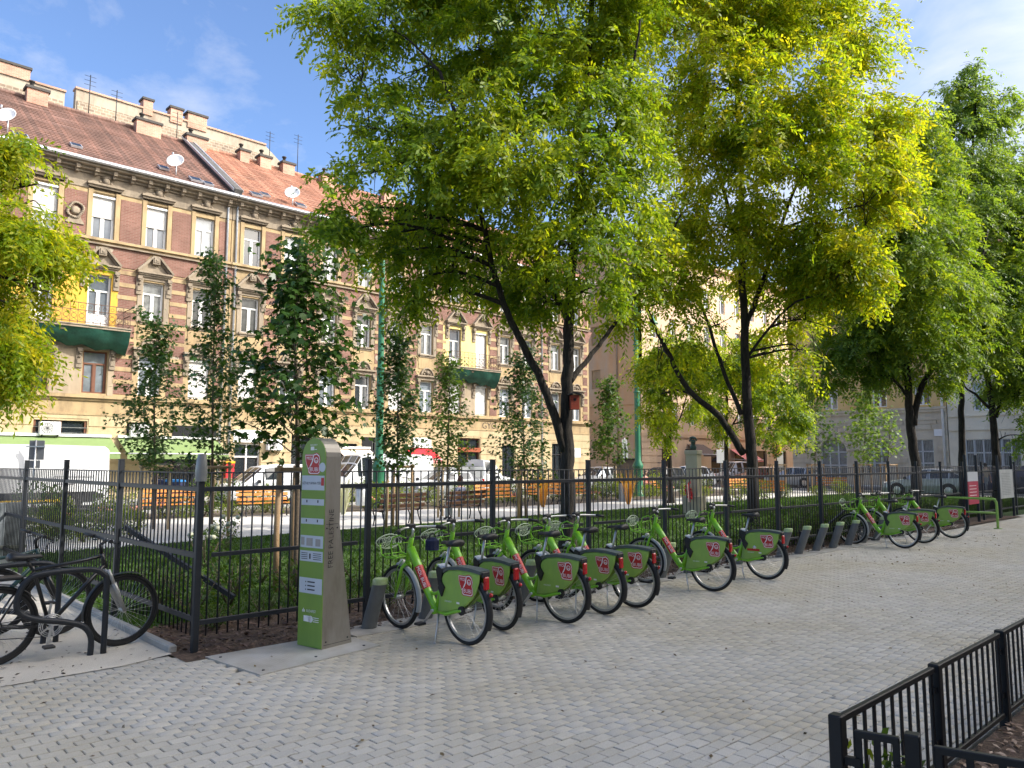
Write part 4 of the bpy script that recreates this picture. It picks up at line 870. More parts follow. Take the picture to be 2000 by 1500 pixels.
m_bark = barkmat(); m_ybark = mat('young_bark', (.13, .10, .07), .9, scale=30, var=.3, bump=.4, bscale=60)
m_locA = leafmat('locust_leaf_green', [(.055, .120, .012), (.12, .205, .015), (.22, .29, .018), (.36, .37, .022)], .55, .55)
m_locB = leafmat('locust_leaf_yellow', [(.10, .185, .014), (.21, .31, .018), (.34, .41, .024), (.45, .45, .03)], .6, .5)
m_locC = leafmat('locust_leaf_deep', [(.055, .13, .018), (.11, .20, .026), (.20, .29, .034), (.31, .36, .04)], .5, .5)
m_locD = leafmat('leaf_silver_green', [(.085, .155, .038), (.15, .245, .06), (.25, .34, .095)], .48, .5)
m_locY = leafmat('locust_leaf_gold', [(.19, .24, .016), (.34, .35, .020), (.48, .43, .03)], .6, .6)
m_maple = leafmat('maple_leaf', [(.014, .045, .010), (.032, .080, .015), (.065, .125, .024)], .38, 1.2, .35)
m_maplel = leafmat('maple_leaf_light', [(.030, .075, .012), (.06, .12, .018), (.11, .17, .03)], .42, 1.2, .4)
m_shrub = leafmat('shrub_leaf', [(.022, .060, .010), (.05, .10, .014), (.09, .15, .02)], .4, 1.2)
m_shruby = leafmat('shrub_leaf_yellow', [(.07, .13, .014), (.14, .20, .02), (.24, .28, .03)], .45, 1.2)
def vnoise(P, f, seed):
    r = np.random.RandomState(seed); s = 0
    for k in range(7):
        w = r.normal(0, 1, 3); w = w/np.linalg.norm(w)*f*r.uniform(.6, 1.7); s = s+np.sin(P @ w+r.uniform(0, 6.28))
    return s/7
def crown(name, blobs, n_spray, m, parent, seed, L=.145, Wd=.050, slen=.38, nleaf=13, droop=.6, thr=.06, nf=3.0, base=None):
    """blobs: (centre, radii) ellipsoids in world space; sprays of pinnate leaves hang through them"""
    r = np.random.RandomState(seed); vol = np.array([b[1][0]*b[1][1]*b[1][2] for b in blobs])**.8; pr = vol/vol.sum()
    k = r.choice(len(blobs), int(n_spray*2.6), p=pr); n = len(k)
    c = np.array([b[0] for b in blobs])[k]; ra = np.array([b[1] for b in blobs])[k]
    d = unit(r.normal(0, 1, (n, 3))); rad = r.uniform(0, 1, n)**.45*(1+.24*r.normal(0, 1, n))
    P = c+d*ra*rad[:, None]
    keep = vnoise(P, nf, seed//10+1)+.9*vnoise(P, nf*2.6, seed//10+2) > thr
    P = P[keep][:n_spray]; c = c[keep][:n_spray]; n = len(P)
    out = P-c; out[:, 2] *= .25; a = unit(unit(out)*.8+r.normal(0, .45, (n, 3))*np.array([1, 1, .45])+np.array([0, 0, -.12]))
    sl = slen*r.uniform(.55, 1.35, n)
    s = np.linspace(0, 1, nleaf)[None, :, None]
    g = np.array([0, 0, -1.0])
    Q = P[:, None]+a[:, None]*(s*sl[:, None, None])+g*(s**2*(sl*droop)[:, None, None])
    T = unit((a[:, None]+g*(2*droop*s)).reshape(-1, 3)).reshape(n, nleaf, 3)
    up = unit(np.array([0, 0, 1.0])+r.normal(0, .45, (n, 1, 3)).reshape(-1, 3)).reshape(n, 1, 3)
    S = unit(np.cross(T, np.broadcast_to(up, T.shape)).reshape(-1, 3)).reshape(T.shape)
    sg = np.where(np.arange(nleaf) % 2 == 0, 1., -1.)[None, :, None]
    D = unit((T*.55+S*sg*.75+g*.28+r.normal(0, .22, T.shape)).reshape(-1, 3))
    C = Q.reshape(-1, 3)+D*L*.5; Nn = unit(np.cross(S.reshape(-1, 3), T.reshape(-1, 3))+r.normal(0, .45, (n*nleaf, 3)))
    ll = L*r.uniform(.6, 1.25, n*nleaf); ww = Wd*r.uniform(.7, 1.3, n*nleaf)
    if parent is not None: C = C-np.array(parent.location)
    o = leaf_quads(name, C, D, Nn, ll, ww, m, parent)
    return o
def limb_pts(pts):   # smooth a coarse limb with Catmull-Rom
    P = [Vector(p) for p in pts]; out = []
    for i in range(len(P)-1):
        p0, p1, p2, p3 = P[max(i-1, 0)], P[i], P[i+1], P[min(i+2, len(P)-1)]
        for k in range(5):
            t = k/5; out.append(.5*((2*p1)+(p2-p0)*t+(2*p0-5*p1+4*p2-p3)*t*t+(3*p1-p0-3*p2+p3)*t**3))
    out.append(P[-1]); return out
def tree(label, base, limbs, blobs, m, n_spray, seed, group='tall trees along the park fence', name='locust_tree', **kw):
    """limbs: list of (points, r0, r1); blobs: (x_px,y_px,rx_px,ry_px,depth)"""
    r = random.Random(seed); root = thing(name, label, 'tree', (base.x, base.y, 0), group=group)
    tb = MB(); allp = []
    for i, (pts, r0, r1) in enumerate(limbs):
        P = limb_pts(pts); n = len(P); rs = [r0+(r1-r0)*(j/(n-1))**.8 for j in range(n)]
        P = [q+Vector((r.gauss(0, .012), r.gauss(0, .012), 0))*(1 if 0 < j < n-1 else 0) for j, q in enumerate(P)]
        if i == 0: rs[0] *= 1.45; rs[1] *= 1.15
        tb.tube(P, rs, 9); allp += list(zip(P, rs))
    BL = []
    for b_ in blobs:
        x, y, rx, ry, d = b_; c = dp(x, y, d); ax, az = rx/1500*d, ry/1500*d; BL.append((np.array(c), np.array((ax, ax, az))))
        # a branch from the nearest lower limb point, with side twigs
        cand = [(q, w) for q, w in allp if q.z < c.z+.6 and q.z > 2.2] or allp
        q, w = min(cand, key=lambda t: (t[0]-c).length+max(0, t[0].z-c.z)*2)
        mid = (q+c)/2+Vector((r.gauss(0, .15), r.gauss(0, .15), .25*(c-q).length*.5)); P = limb_pts([q, mid, c]); k = len(P)
        w0 = min(w*.8, .02+.016*(c-q).length); tb.tube(P, [w0+(.010-w0)*j/(k-1) for j in range(k)], 6)
        for t in range(7):
            s = P[r.randrange(k//3, k)]; e = s+Vector((r.gauss(0, ax*.6), r.gauss(0, ax*.6), r.gauss(0, az*.55))); h = (s+e)/2+Vector((0, 0, .12)); tb.tube(limb_pts([s, h, e]), [.012]*3+[.008]*4+[.005]*4, 4)
    tb.build('trunk', m_bark, root, world=True)
    mats = m if isinstance(m, (list, tuple)) else [m]
    for i, mm in enumerate(mats):
        crown('crown', BL, n_spray//len(mats), mm, root, seed*10+i, **kw)
    return root
# ---- first tree by the fence
B1 = gp(1110, 1078); d1 = (B1-CP).dot(FW)
def L1(*q, d=d1, dd=0.0): return [dp(x, y, d+dd*i/(len(q)-1)) for i, (x, y) in enumerate(q)]
D1 = d1
tree('largest dark green tree with a red nest box, behind the middle hire bicycles', B1,
     [([B1+Vector((0, 0, -.05))]+L1((1110, 960), (1108, 860), (1107, 740), (1112, 620), (1120, 480), (1135, 330), (1150, 150), (1158, -80)), .175, .05),
      (L1((1104, 880), (1075, 790), (1030, 690), (990, 610), (962, 520), (935, 400), (900, 260), (860, 140), dd=-1.0), .10, .03),
      (L1((1114, 745), (1150, 700), (1185, 655), (1238, 585), (1290, 500), (1330, 420), dd=1.6), .062, .02),
      (L1((1112, 630), (1085, 570), (1045, 500), (1028, 430), (1008, 300), (990, 180), (960, 20), dd=1.2), .085, .025),
      (L1((1125, 420), (1180, 300), (1225, 190), (1250, 40), dd=-.8), .05, .02),
      (L1((940, 420), (880, 330), (800, 270), (720, 250), dd=-.6), .035, .012), (L1((1140, 270), (1110, 130), (1085, 10), dd=1), .04, .02)],
     [(640, 30, 62, 36, D1-.6), (735, 55, 85, 60, D1-.3), (690, 150, 52, 48, D1-.9), (690, 260, 40, 60, D1-.7), (800, 150, 80, 70, D1+.5), (760, 250, 95, 70, D1-1.2), (720, 340, 80, 60, D1-1), (690, 410, 72, 52, D1-1.3), (655, 455, 55, 42, D1-1.4), (845, 345, 110, 80, D1-1.0), (820, 430, 85, 60, D1+.4),
      (905, 230, 100, 90, D1-.8), (930, 90, 110, 85, D1), (990, 330, 105, 85, D1-1.5), (1060, 190, 110, 110, D1-.9), (1050, 60, 110, 70, D1+.8), (1130, 340, 110, 100, D1-1.4), (1100, 470, 115, 70, D1-1.0), (960, 470, 90, 62, D1+.7), (880, 500, 55, 70, D1-.7), (815, 545, 36, 66, D1-.9), (1180, 200, 105, 120, D1-.4), (1195, 420, 90, 85, D1-.2), (1010, 560, 85, 42, D1+.8),
      (1165, 560, 80, 48, D1-.7), (1225, 600, 50, 50, D1+1.2), (1190, 70, 100, 80, D1+.3), (1250, 320, 62, 100, D1+.5), (720, 470, 60, 45, D1-.4), (900, 20, 90, 60, D1+.6), (1060, 600, 60, 36, D1+.3),
      (1000, -60, 200, 80, D1), (1180, -60, 160, 90, D1), (800, -30, 110, 60, D1), (800, 590, 28, 50, D1-.7), (765, 500, 50, 40, D1-.8), (700, 440, 60, 40, D1-1), (1235, 520, 62, 50, D1+.9), (1275, 450, 45, 50, D1+1.2), (640, 345, 30, 40, D1-.8), (1090, 545, 70, 40, D1-.6)],
     [m_locA, m_locA, m_locC, m_locB], 8300, 31)
# ---- second tree, bright yellow green
B2 = gp(1471, 1047); D2 = (B2-CP).dot(FW)
def L2(*q, dd=0.0): return [dp(x, y, D2+dd*i/(len(q)-1)) for i, (x, y) in enumerate(q)]
tree('bright yellow green tree with leaning left limb, right of the stone bust', B2,
     [([B2+Vector((0, 0, -.05))]+L2((1470, 950), (1466, 860), (1458, 760), (1455, 640), (1450, 500), (1448, 350), (1440, 180), (1435, -40)), .165, .045),
      (L2((1452, 885), (1405, 815), (1345, 760), (1300, 680), (1262, 600), (1235, 500), dd=-1.0), .095, .03),
      (L2((1448, 810), (1415, 730), (1385, 640), (1362, 560), (1330, 430), dd=1.2), .06, .025),
      (L2((1457, 640), (1500, 520), (1540, 400), (1600, 260), (1645, 60), dd=.8), .07, .02),
      (L2((1450, 520), (1420, 400), (1380, 260), (1350, 100), dd=-1.2), .06, .02), (L2((1520, 450), (1600, 420), (1690, 400), dd=-1), .04, .015), (L2((1458, 700), (1540, 600), (1620, 570), dd=-1.2), .04, .015)],
     [(1340, 60, 100, 80, D2), (1400, 160, 110, 90, D2-1.2), (1480, 70, 120, 80, D2), (1580, 60, 100, 80, D2+.6), (1640, 140, 85, 75, D2-.4), (1560, 190, 110, 90, D2-1.4), (1470, 270, 110, 95, D2-1.6), (1650, 270, 100, 75, D2-.8), (1740, 250, 75, 58, D2), (1765, 320, 50, 40, D2-.4), (1370, 300, 90, 95, D2-.8), (1560, 330, 110, 85, D2-1.2), (1670, 380, 95, 70, D2-1.0), (1740, 390, 55, 45, D2),
      (1430, 420, 105, 75, D2-1.2), (1330, 450, 75, 75, D2-.3), (1550, 450, 100, 60, D2-.7), (1640, 490, 75, 62, D2-1.1), (1680, 560, 45, 42, D2-1.0), (1590, 570, 75, 46, D2-.4), (1500, 560, 70, 50, D2+.8), (1400, 540, 70, 60, D2+.4), (1310, 580, 60, 72, D2-.5), (1330, 680, 46, 70, D2+.2), (1285, 680, 34, 66, D2-.4), (1400, 640, 60, 52, D2+1), (1530, 640, 60, 40, D2+.9), (1310, 200, 70, 100, D2+.8), (1620, 640, 50, 40, D2+.2),
      (1720, 130, 45, 45, D2+.3), (1690, 60, 60, 50, D2), (1790, 200, 30, 28, D2+.2), (1480, -60, 240, 80, D2), (1300, -40, 110, 70, D2), (1600, 510, 75, 48, D2-.6), (1690, 500, 40, 46, D2-1.2), (1560, 690, 44, 46, D2+.4), (1490, 700, 44, 40, D2+1), (1610, 700, 34, 36, D2+.4), (1420, 720, 30, 40, D2+1.2), (1290, 770, 22, 50, D2+.3), (1690, 440, 50, 46, D2-.3), (1720, 330, 50, 50, D2-.6), (1690, 210, 50, 40, D2), (1650, 560, 50, 50, D2)],
     [m_locB, m_locA, m_locY, m_locB], 10800, 57)
# ---- the darker trees at the right
B3 = gp(1783, 1006); D3 = (B3-CP).dot(FW)
def L3(*q, dd=0.0): return [dp(x, y, D3+dd*i/(len(q)-1)) for i, (x, y) in enumerate(q)]
tree('dark trunked tree with a double stem behind the farthest parked hire bicycles', B3,
     [([B3+Vector((0, 0, -.05))]+L3((1790, 930), (1782, 860), (1775, 790), (1772, 700), (1775, 600), (1770, 450), (1760, 300)), .20, .05),
      (L3((1784, 830), (1798, 760), (1830, 705), (1870, 640), (1905, 560), (1930, 450), dd=1), .12, .03), (L3((1776, 780), (1745, 740), (1710, 690), (1690, 620), dd=-1), .06, .02)],
     [(1760, 430, 90, 75, D3-.8), (1700, 480, 60, 55, D3), (1800, 350, 70, 70, D3), (1720, 590, 60, 55, D3-.8), (1790, 540, 95, 75, D3-1), (1860, 590, 75, 65, D3+.6), (1700, 670, 58, 48, D3-.5), (1640, 690, 42, 46, D3), (1770, 650, 80, 48, D3-.6), (1850, 680, 62, 42, D3-.3), (1740, 720, 40, 34, D3+.5), (1820, 740, 46, 30, D3+.4), (1830, 460, 65, 65, D3+.5), (1780, 270, 60, 60, D3+.4), (1720, 330, 45, 60, D3+.7), (1680, 740, 28, 34, D3), (1640, 640, 46, 46, D3+.4), (1600, 740, 34, 36, D3+.5), (1730, 640, 50, 46, D3+.3), (1670, 560, 40, 50, D3+.6)],
     [m_locC, m_locD, m_locC, m_locA], 8600, 83, L=.16, Wd=.055, thr=-.2)
B4 = gp(1881, 992); D4 = (B4-CP).dot(FW)
def L4(*q, dd=0.0): return [dp(x, y, D4+dd*i/(len(q)-1)) for i, (x, y) in enumerate(q)]
tree('tall slender trunked tree whose silvery crown stands highest at the right', B4,
     [([B4+Vector((0, 0, -.05))]+L4((1880, 930), (1878, 840), (1877, 740), (1880, 600), (1890, 450), (1900, 300), (1908, 130)), .17, .03), (L4((1885, 520), (1935, 400), (1985, 280), dd=.8), .06, .02), (L4((1884, 560), (1850, 440), (1840, 320), dd=-.8), .06, .02)],
     [(1905, 130, 22, 34, D4), (1900, 190, 32, 40, D4), (1925, 240, 44, 42, D4+.4), (1975, 215, 30, 26, D4+.3), (1965, 190, 16, 14, D4), (1880, 260, 50, 48, D4-.3), (1850, 210, 24, 40, D4), (1900, 330, 66, 56, D4), (1970, 330, 50, 60, D4+.6), (1840, 330, 50, 52, D4-.5), (1880, 420, 76, 60, D4-.7), (1950, 430, 66, 60, D4), (1890, 520, 66, 55, D4+.5), (1960, 530, 56, 55, D4+.2), (2030, 420, 60, 90, D4), (1860, 170, 16, 24, D4), (1810, 250, 24, 40, D4+.2), (1830, 400, 50, 60, D4-.2), (1790, 330, 40, 60, D4+.4), (1990, 480, 40, 60, D4+.3)],
     [m_locD, m_locD, m_locC], 6200, 91, L=.17, Wd=.06, thr=-.2)
B5 = gp(1946, 996); D5 = (B5-CP).dot(FW)
def L5(*q, dd=0.0): return [dp(x, y, D5+dd*i/(len(q)-1)) for i, (x, y) in enumerate(q)]
tree('dark tree with a forked trunk beside the white notice board at the right edge', B5,
     [([B5+Vector((0, 0, -.05))]+L5((1947, 920), (1942, 850), (1936, 790), (1925, 700), (1920, 600), (1925, 480)), .19, .05), (L5((1944, 815), (1958, 770), (1985, 700), (2010, 600), dd=.6), .085, .03), (L5((1936, 800), (1905, 770), (1885, 755), (1860, 700), dd=-.6), .06, .02)],
     [(1950, 620, 70, 60, D5-.5), (1990, 560, 50, 70, D5), (1920, 690, 60, 42, D5-.6), (1980, 690, 46, 50, D5-.3), (1890, 640, 55, 50, D5), (1960, 760, 40, 26, D5+.4), (1995, 770, 30, 60, D5-.6), (2000, 850, 16, 40, D5-.8), (2030, 650, 60, 100, D5), (1940, 530, 60, 60, D5+.6)],
     [m_locC, m_locC, m_locD], 5200, 97, L=.16, Wd=.055, thr=-.2)
# ---- tree just outside the left edge, its yellow crown leaning in
BL_ = Vector((-.9, 10.6, 0)); DL = 8.6
tree('golden leaved tree leaning in at the left edge above the white van', BL_,
     [([BL_, BL_+Vector((.05, 0, 1.6)), BL_+Vector((.25, .1, 3.0)), BL_+Vector((.4, .1, 5.2)), BL_+Vector((.4, 0, 7.5))], .16, .05), ([BL_+Vector((.2, .1, 2.8)), BL_+Vector((.9, .2, 3.7)), BL_+Vector((1.7, .3, 4.3))], .06, .02)],
     [(15, 330, 55, 50, DL), (45, 400, 52, 55, DL+.3), (20, 470, 75, 70, DL-.2), (85, 490, 50, 48, DL+.2), (70, 560, 62, 48, DL), (15, 590, 60, 62, DL-.3), (25, 670, 46, 50, DL), (10, 730, 28, 34, DL+.2), (118, 520, 24, 30, DL+.2), (-80, 420, 110, 130, DL), (-90, 600, 100, 110, DL), (-40, 700, 50, 60, DL), (50, 312, 40, 30, DL+.3), (95, 570, 34, 24, DL), (20, 300, 50, 30, DL), (70, 360, 34, 34, DL), (-60, 320, 80, 60, DL)],
     [m_locY, m_locB, m_locA], 4000, 41, L=.09, Wd=.028, thr=-.12, slen=.34, group='tall trees along the park fence')
# ---- further locust trees across the lawn
for i, (x, yb, d, top, m, lab) in enumerate(((1309, 945, 34, 600, [m_locB, m_locA], 'middle distance locust tree with hanging yellow leaves left of the stone bust'), (1419, 945, 36, 640, [m_locB, m_locD], 'thin trunked locust tree between the stone bust and second tree'))):
    base = dp(x, 905, d); base.z = 0
    tree(lab, base, [([base, dp(x-1, 860, d), dp(x+1, 780, d), dp(x, top+60, d)], .13, .04), ([dp(x, 850, d), dp(x+22, 810, d), dp(x+34, 760, d)], .05, .02)],
         [(x-28, 780, 26, 50, d-.4), (x+8, 700, 46, 54, d), (x-30, 700, 40, 50, d+.3), (x+42, 760, 26, 50, d-.2), (x+70, 700, 30, 46, d), (x-10, 830, 16, 34, d-.4)]+([(x+100, 760, 46, 50, d+.5), (x+130, 830, 34, 40, d+.6), (x+85, 830, 26, 30, d)] if i else []), m, 2200, 101+i, L=.18, Wd=.06, group='locust trees across the lawn')
# ---- young maples in wooden guards
def lobed(nl=5):
    pts = []
    for i in range(nl):
        a = RAD(-110+220*i/(nl-1)); rr = .5*(1-.22*abs(i-(nl-1)/2)/((nl-1)/2)); pts.append((math.sin(a)*rr, math.cos(a)*rr))
        if i < nl-1: a2 = RAD(-110+220*(i+.5)/(nl-1)); pts.append((math.sin(a2)*.24, math.cos(a2)*.24))
    pts.append((.05, -.22)); pts.append((-.05, -.22)); return np.array(pts)
LOB = lobed()
def lobed_leaves(C, T, Nn, S, m, parent, name='crown'):
    n = len(C); B = unit(np.cross(Nn, T)); U = np.cross(T, B); k = len(LOB)
    V = C[:, None]+S[:, None, None]*(B[:, None]*LOB[None, :, 0:1]+T[:, None]*LOB[None, :, 1:2]-U[:, None]*(LOB[None, :, 0:1]**2*.9+LOB[None, :, 1:2]**2*.35))
    return npmesh(name, V.reshape(-1, 3), np.arange(n*k), np.full(n, k), m, parent)
def young(label, base, box, d, n, m, seed, S=.15, guard=True, glabel='', name='young_maple', gw=.75, lean=0, gcol=None):
    x0, y0, x1, y1 = box; r = np.random.RandomState(seed); q = random.Random(seed)
    top = dp((x0+x1)/2, y0, d).z; bot = dp((x0+x1)/2, y1, d).z; hw = (x1-x0)/2/1500*d; cx = dp((x0+x1)/2, 800, d); cx.z = 0
    root = thing(name, label, 'tree', (base.x, base.y, 0), group='young trees with wooden guards')
    tb = MB(); ax = [Vector((base.x, base.y, -.03)), Vector((base.x*.7+cx.x*.3, base.y*.7+cx.y*.3, bot)), Vector((cx.x, cx.y, (bot+top)/2)), Vector((cx.x, cx.y, top-.1))]
    P = limb_pts(ax); tb.tube(P, [.045-.038*i/(len(P)-1) for i in range(len(P))], 7)
    C = []; nb = 34
    for i in range(nb):
        t = (i+.5)/nb; z = bot+.1+(top-bot-.2)*t; prof = math.sin(min(1, t*1.15+.18)*math.pi)**.75 if t < .9 else .25
        a = i*2.4+q.gauss(0, .4); L = hw*(.45+.6*prof)*q.uniform(.7, 1.15); s = Vector((cx.x, cx.y, z-.25*L)); e = Vector((cx.x+math.cos(a)*L, cx.y+math.sin(a)*L, z+.30*L))
        tb.tube(limb_pts([s, (s+e)/2+Vector((0, 0, .06)), e]), [.010]*4+[.007]*4+[.004]*3, 5)
        for k in range(int(n*1.45)//nb):
            f = q.uniform(.25, 1.05); p = s.lerp(e, f); C.append((p.x+q.gauss(0, hw*.17), p.y+q.gauss(0, hw*.17), p.z+q.gauss(0, .11)-.04))
    tb.build('trunk', m_ybark, root, world=True)
    C = np.array(C); n = len(C); out = C-np.array([[cx.x, cx.y, 0]]); out[:, 2] = 0
    T = unit(unit(out)*.75+r.normal(0, .45, (n, 3))+np.array([0, 0, -.55])); Nn = unit(r.normal(0, .42, (n, 3))+np.array([0, 0, 1.0])+unit(out)*.35)
    lobed_leaves(C-np.array(root.location), T, Nn, S*r.uniform(.65, 1.2, n), m, root)
    if guard: stake(base, gw, glabel, seed, gcol)
    return root
m_stake = mat('stake_wood', (.30, .19, .10), .8, scale=14, col2=(.40, .27, .15), bump=.3, bscale=40)
m_stakel = mat('pale_stake_wood', (.46, .33, .18), .8, scale=14, col2=(.56, .42, .26), bump=.3, bscale=40)
def stake(base, w, label, seed, col=None, h=1.72):
    q = random.Random(seed); t = thing('tree_guard', label, 'tree guard', (base.x, base.y, 0), RAD(-20), group='wooden guards round young trees'); m = col or m_stake
    ang = [RAD(90), RAD(210), RAD(330)]; P = [Vector((math.cos(a)*w*.55, math.sin(a)*w*.55, 0)) for a in ang]
    for p in P:
        b = MB(); b.tube([(p.x, p.y, -.02), (p.x*1.0+q.gauss(0, .01), p.y, h*.5), (p.x*.97, p.y*.97, h)], .04, 8); b.build('post', m, t)
    for i in range(3):
        a, c = P[i], P[(i+1) % 3]; e = (c-a).normalized()*.06; b = MB(); b.tube([(a.x-e.x, a.y-e.y, h-.06), (c.x+e.x, c.y+e.y, h-.06)], .036, 7); b.build('crossbar', m, t)
    b = MB(); b.tube([(P[0].x, P[0].y, h-.35), (.03, .02, h-.33), (P[1].x, P[1].y, h-.35)], .012, 5); b.tube([(P[2].x, P[2].y, h-.4), (.03, .02, h-.33)], .012, 5); b.build('tie_strap', mat('jute', (.5, .42, .3), .9), t)
def bb(x, y): return gp(x, y)
young('dark leaved young maple right behind the green pillar, nearest of the young trees', bb(578, 1150), (448, 470, 700, 885), 10.7, 1900, m_maple, 5, .145, True, 'stout brown tree guard directly left of the green pillar', gw=.62)
young('slim dark young maple left of the nearest maple, over the fence corner post', bb(413, 1048), (358, 480, 468, 930), 18.7, 2200, m_maple, 6, .135, True, 'brown tree guard behind the fence corner post')
young('bushy young maple above the blue waste bins and orange bench', bb(300, 1034), (232, 610, 368, 925), 20.3, 2100, m_maple, 7, .14, True, 'pale tree guard in front of the blue waste bins', gcol=m_stakel)
young('dense dark young maple in front of the tall green lamp post', bb(775, 1030), (722, 635, 832, 925), 21.1, 2000, m_maple, 8, .145, True, 'brown tree guard in front of the white panel van')
young('lighter green narrow young maple left of the red brown shopfront', bb(872, 1010), (830, 690, 924, 920), 25.1, 1500, m_maplel, 9, .145, True, 'pale tree guard left of the seated reader', gcol=m_stakel)
young('broad dark young maple left of the largest tree trunk', bb(1027, 1012), (958, 680, 1085, 945), 24.7, 2000, m_maple, 10, .145, True, 'brown tree guard left of the largest trunk')
young('pointed light green young tree against the brown house wall', dp(1185, 905, 46)*1 if False else Vector((dp(1185, 905, 46).x, dp(1185, 905, 46).y, 0)), (1148, 738, 1230, 905), 46, 1300, m_maplel, 12, .26, True, 'pale tree guard in front of the brown house wall', gcol=m_stakel, gw=1.0)
for i, (x, bx_, lab, gl) in enumerate(((1590, (1540, 770, 1645, 900), 'sparse young tree before the arched window of the stone house', 'brown tree guard below the arched window'), (1682, (1640, 760, 1738, 905), 'silvery young tree right of the arched window', 'brown tree guard right of the arched window'), (1733, (1705, 800, 1765, 895), 'very thin young tree before the barred window of the stone house', 'brown tree guard before the barred window'), (1515, (1478, 720, 1560, 890), 'leafy young tree at the left corner of the stone house', 'brown tree guard near the stone house corner'))):
    q = dp(x, 905, 46); young(lab, Vector((q.x, q.y, 0)), bx_, 46, [420, 900, 160, 800][i], [m_maplel, m_locD, m_locD, m_maplel][i], 20+i, .27, True, gl, gw=1.0)
# ---- shrubs
def shrub_proto(m, n, h, w, leaf, seed, flower=None):
    r = np.random.RandomState(seed); q = random.Random(seed)
    root = thing('shrub', 'x', 'shrub'); sb = MB()
    for i in range(9):
        a = i*.7+q.random(); sb.tube([(0, 0, 0), (math.cos(a)*w*.25, math.sin(a)*w*.25, h*.45), (math.cos(a)*w*.45, math.sin(a)*w*.45, h*.85)], [.008, .006, .003], 4)
    sb.build('stem', m_ybark, root)
    d = unit(r.normal(0, 1, (n, 3))); rad = r.uniform(.25, 1, n)**.5*(1+.25*vnoise(d, 3, seed)); C = d*rad[:, None]*np.array([w*.5, w*.5, h*.5])+np.array([0, 0, h*.52])
    T = unit(d+r.normal(0, .5, (n, 3))); Nn = unit(r.normal(0, .6, (n, 3))+np.array([0, 0, 1.]))
    leaf_quads('foliage', C, T, Nn, leaf*r.uniform(.6, 1.4, n), leaf*.5*r.uniform(.7, 1.3, n), m, root)
    if flower:
        fb = MB()
        for i in range(flower[1]):
            a = q.uniform(0, 6.28); rr = w*.42*q.random()**.5; fb.lathe([(0, -.035), (.045, -.015), (.055, .02), (.035, .05), (0, .055)], 7, c=(math.cos(a)*rr, math.sin(a)*rr, h*q.uniform(.75, .98)))
        fb.build('blossom', flower[0], root)
    KIDS[root.name] = list(root.children)
    return root
S1 = [shrub_proto(m_shrub, 420, .5, .6, .05, 1), shrub_proto(m_shrub, 360, .42, .65, .055, 2), shrub_proto(m_maplel, 420, .55, .6, .055, 3)]
S2 = [shrub_proto(m_shruby, 480, .85, .8, .075, 4), shrub_proto(m_shruby, 420, .7, .9, .07, 5), shrub_proto(m_shrub, 420, .8, .8, .07, 6)]
SW = shrub_proto(m_maplel, 380, .7, .7, .06, 7, (mat('white_blossom', (.50, .50, .38), .8, bump=.8, bscale=60), 5)); SP = shrub_proto(m_shruby, 380, .5, .7, .06, 8, (mat('pink_blossom', (.62, .25, .20), .7), 9))
def mass(name, protos, places, m):
    """one planting mass from many copies of the shrub prototypes' leaves and stems"""
    V, Ls, Cn, MI = [], [], [], []; off = 0
    for (x, y, k) in places:
        p = protos[rnd.randrange(len(protos))]; a = rnd.uniform(0, 6.28); ca, sa = math.cos(a), math.sin(a); kz = k*rnd.uniform(.8, 1.2)
        for ch in p.children:
            me = ch.data; co = np.empty(len(me.vertices)*3, dtype=np.float32); me.vertices.foreach_get('co', co); co = co.reshape(-1, 3)
            Q = np.stack([(co[:, 0]*ca-co[:, 1]*sa)*k+x, (co[:, 0]*sa+co[:, 1]*ca)*k+y, co[:, 2]*kz], 1)
            li = np.empty(len(me.loops), dtype=np.int32); me.loops.foreach_get('vertex_index', li); lt = np.empty(len(me.polygons), dtype=np.int32); me.polygons.foreach_get('loop_total', lt)
            V.append(Q); Ls.append(li+off); Cn.append(lt); off += len(Q); mi = [q.name for q in m].index(me.materials[0].name); MI.append(np.full(len(lt), mi))
    return kind(npmesh(name, np.concatenate(V), np.concatenate(Ls), np.concatenate(Cn), m, mi=np.concatenate(MI)), 'stuff')
pl = [(3.3+i*.37+rnd.gauss(0, .1), rnd.choice((7.75, 8.15, 8.5))+rnd.gauss(0, .12), (1.0 if i > 34 else .62)*rnd.uniform(.8, 1.2)) for i in range(64) if rnd.random() > .25]
pl += [(14+i*.55+rnd.gauss(0, .2), 7.9+rnd.random()*.6, 1.35*rnd.uniform(.8, 1.2)) for i in range(18)]+[(4.1, 9.3, 1.1), (4.5, 10, 1.1), (3.4, 9.6, 1.1), (5.3, 10.9, 1.1), (6.0, 9.4, 1), (3.5, 8.9, 1.15), (4.8, 8.9, 1.1)]
mass('ground_cover', S1, pl, [m_ybark, m_shrub, m_maplel])
PB = mat('pink_blossom', (.50, .20, .16), .7)
pl = [(3+i*.6+rnd.gauss(0, .2), 25.6-.045*(3+i*.6)+rnd.gauss(0, .5)+.9, 1.15*rnd.uniform(.8, 1.25)) for i in range(62)]
pl += [(lambda g_: (g_.x, g_.y, .95))(gp(rnd.uniform(60, 260), rnd.uniform(1035, 1060))) for i in range(12)]
pl += [(30+i*.9, rnd.uniform(17.5, 19.2) if i % 3 else rnd.uniform(21.5, 24), 1.0) for i in range(16)]
mass('bed_planting', S2, pl, [m_ybark, m_shrub, m_shruby, PB])
pl = [(6+i*1.0+rnd.gauss(0, .3), 24.3-.05*i+rnd.gauss(0, .3)+.9, .8*rnd.uniform(.8, 1.2)) for i in range(34)]
mass('low_bed_planting', [SP, S2[1]], pl, [m_ybark, m_shruby, PB])
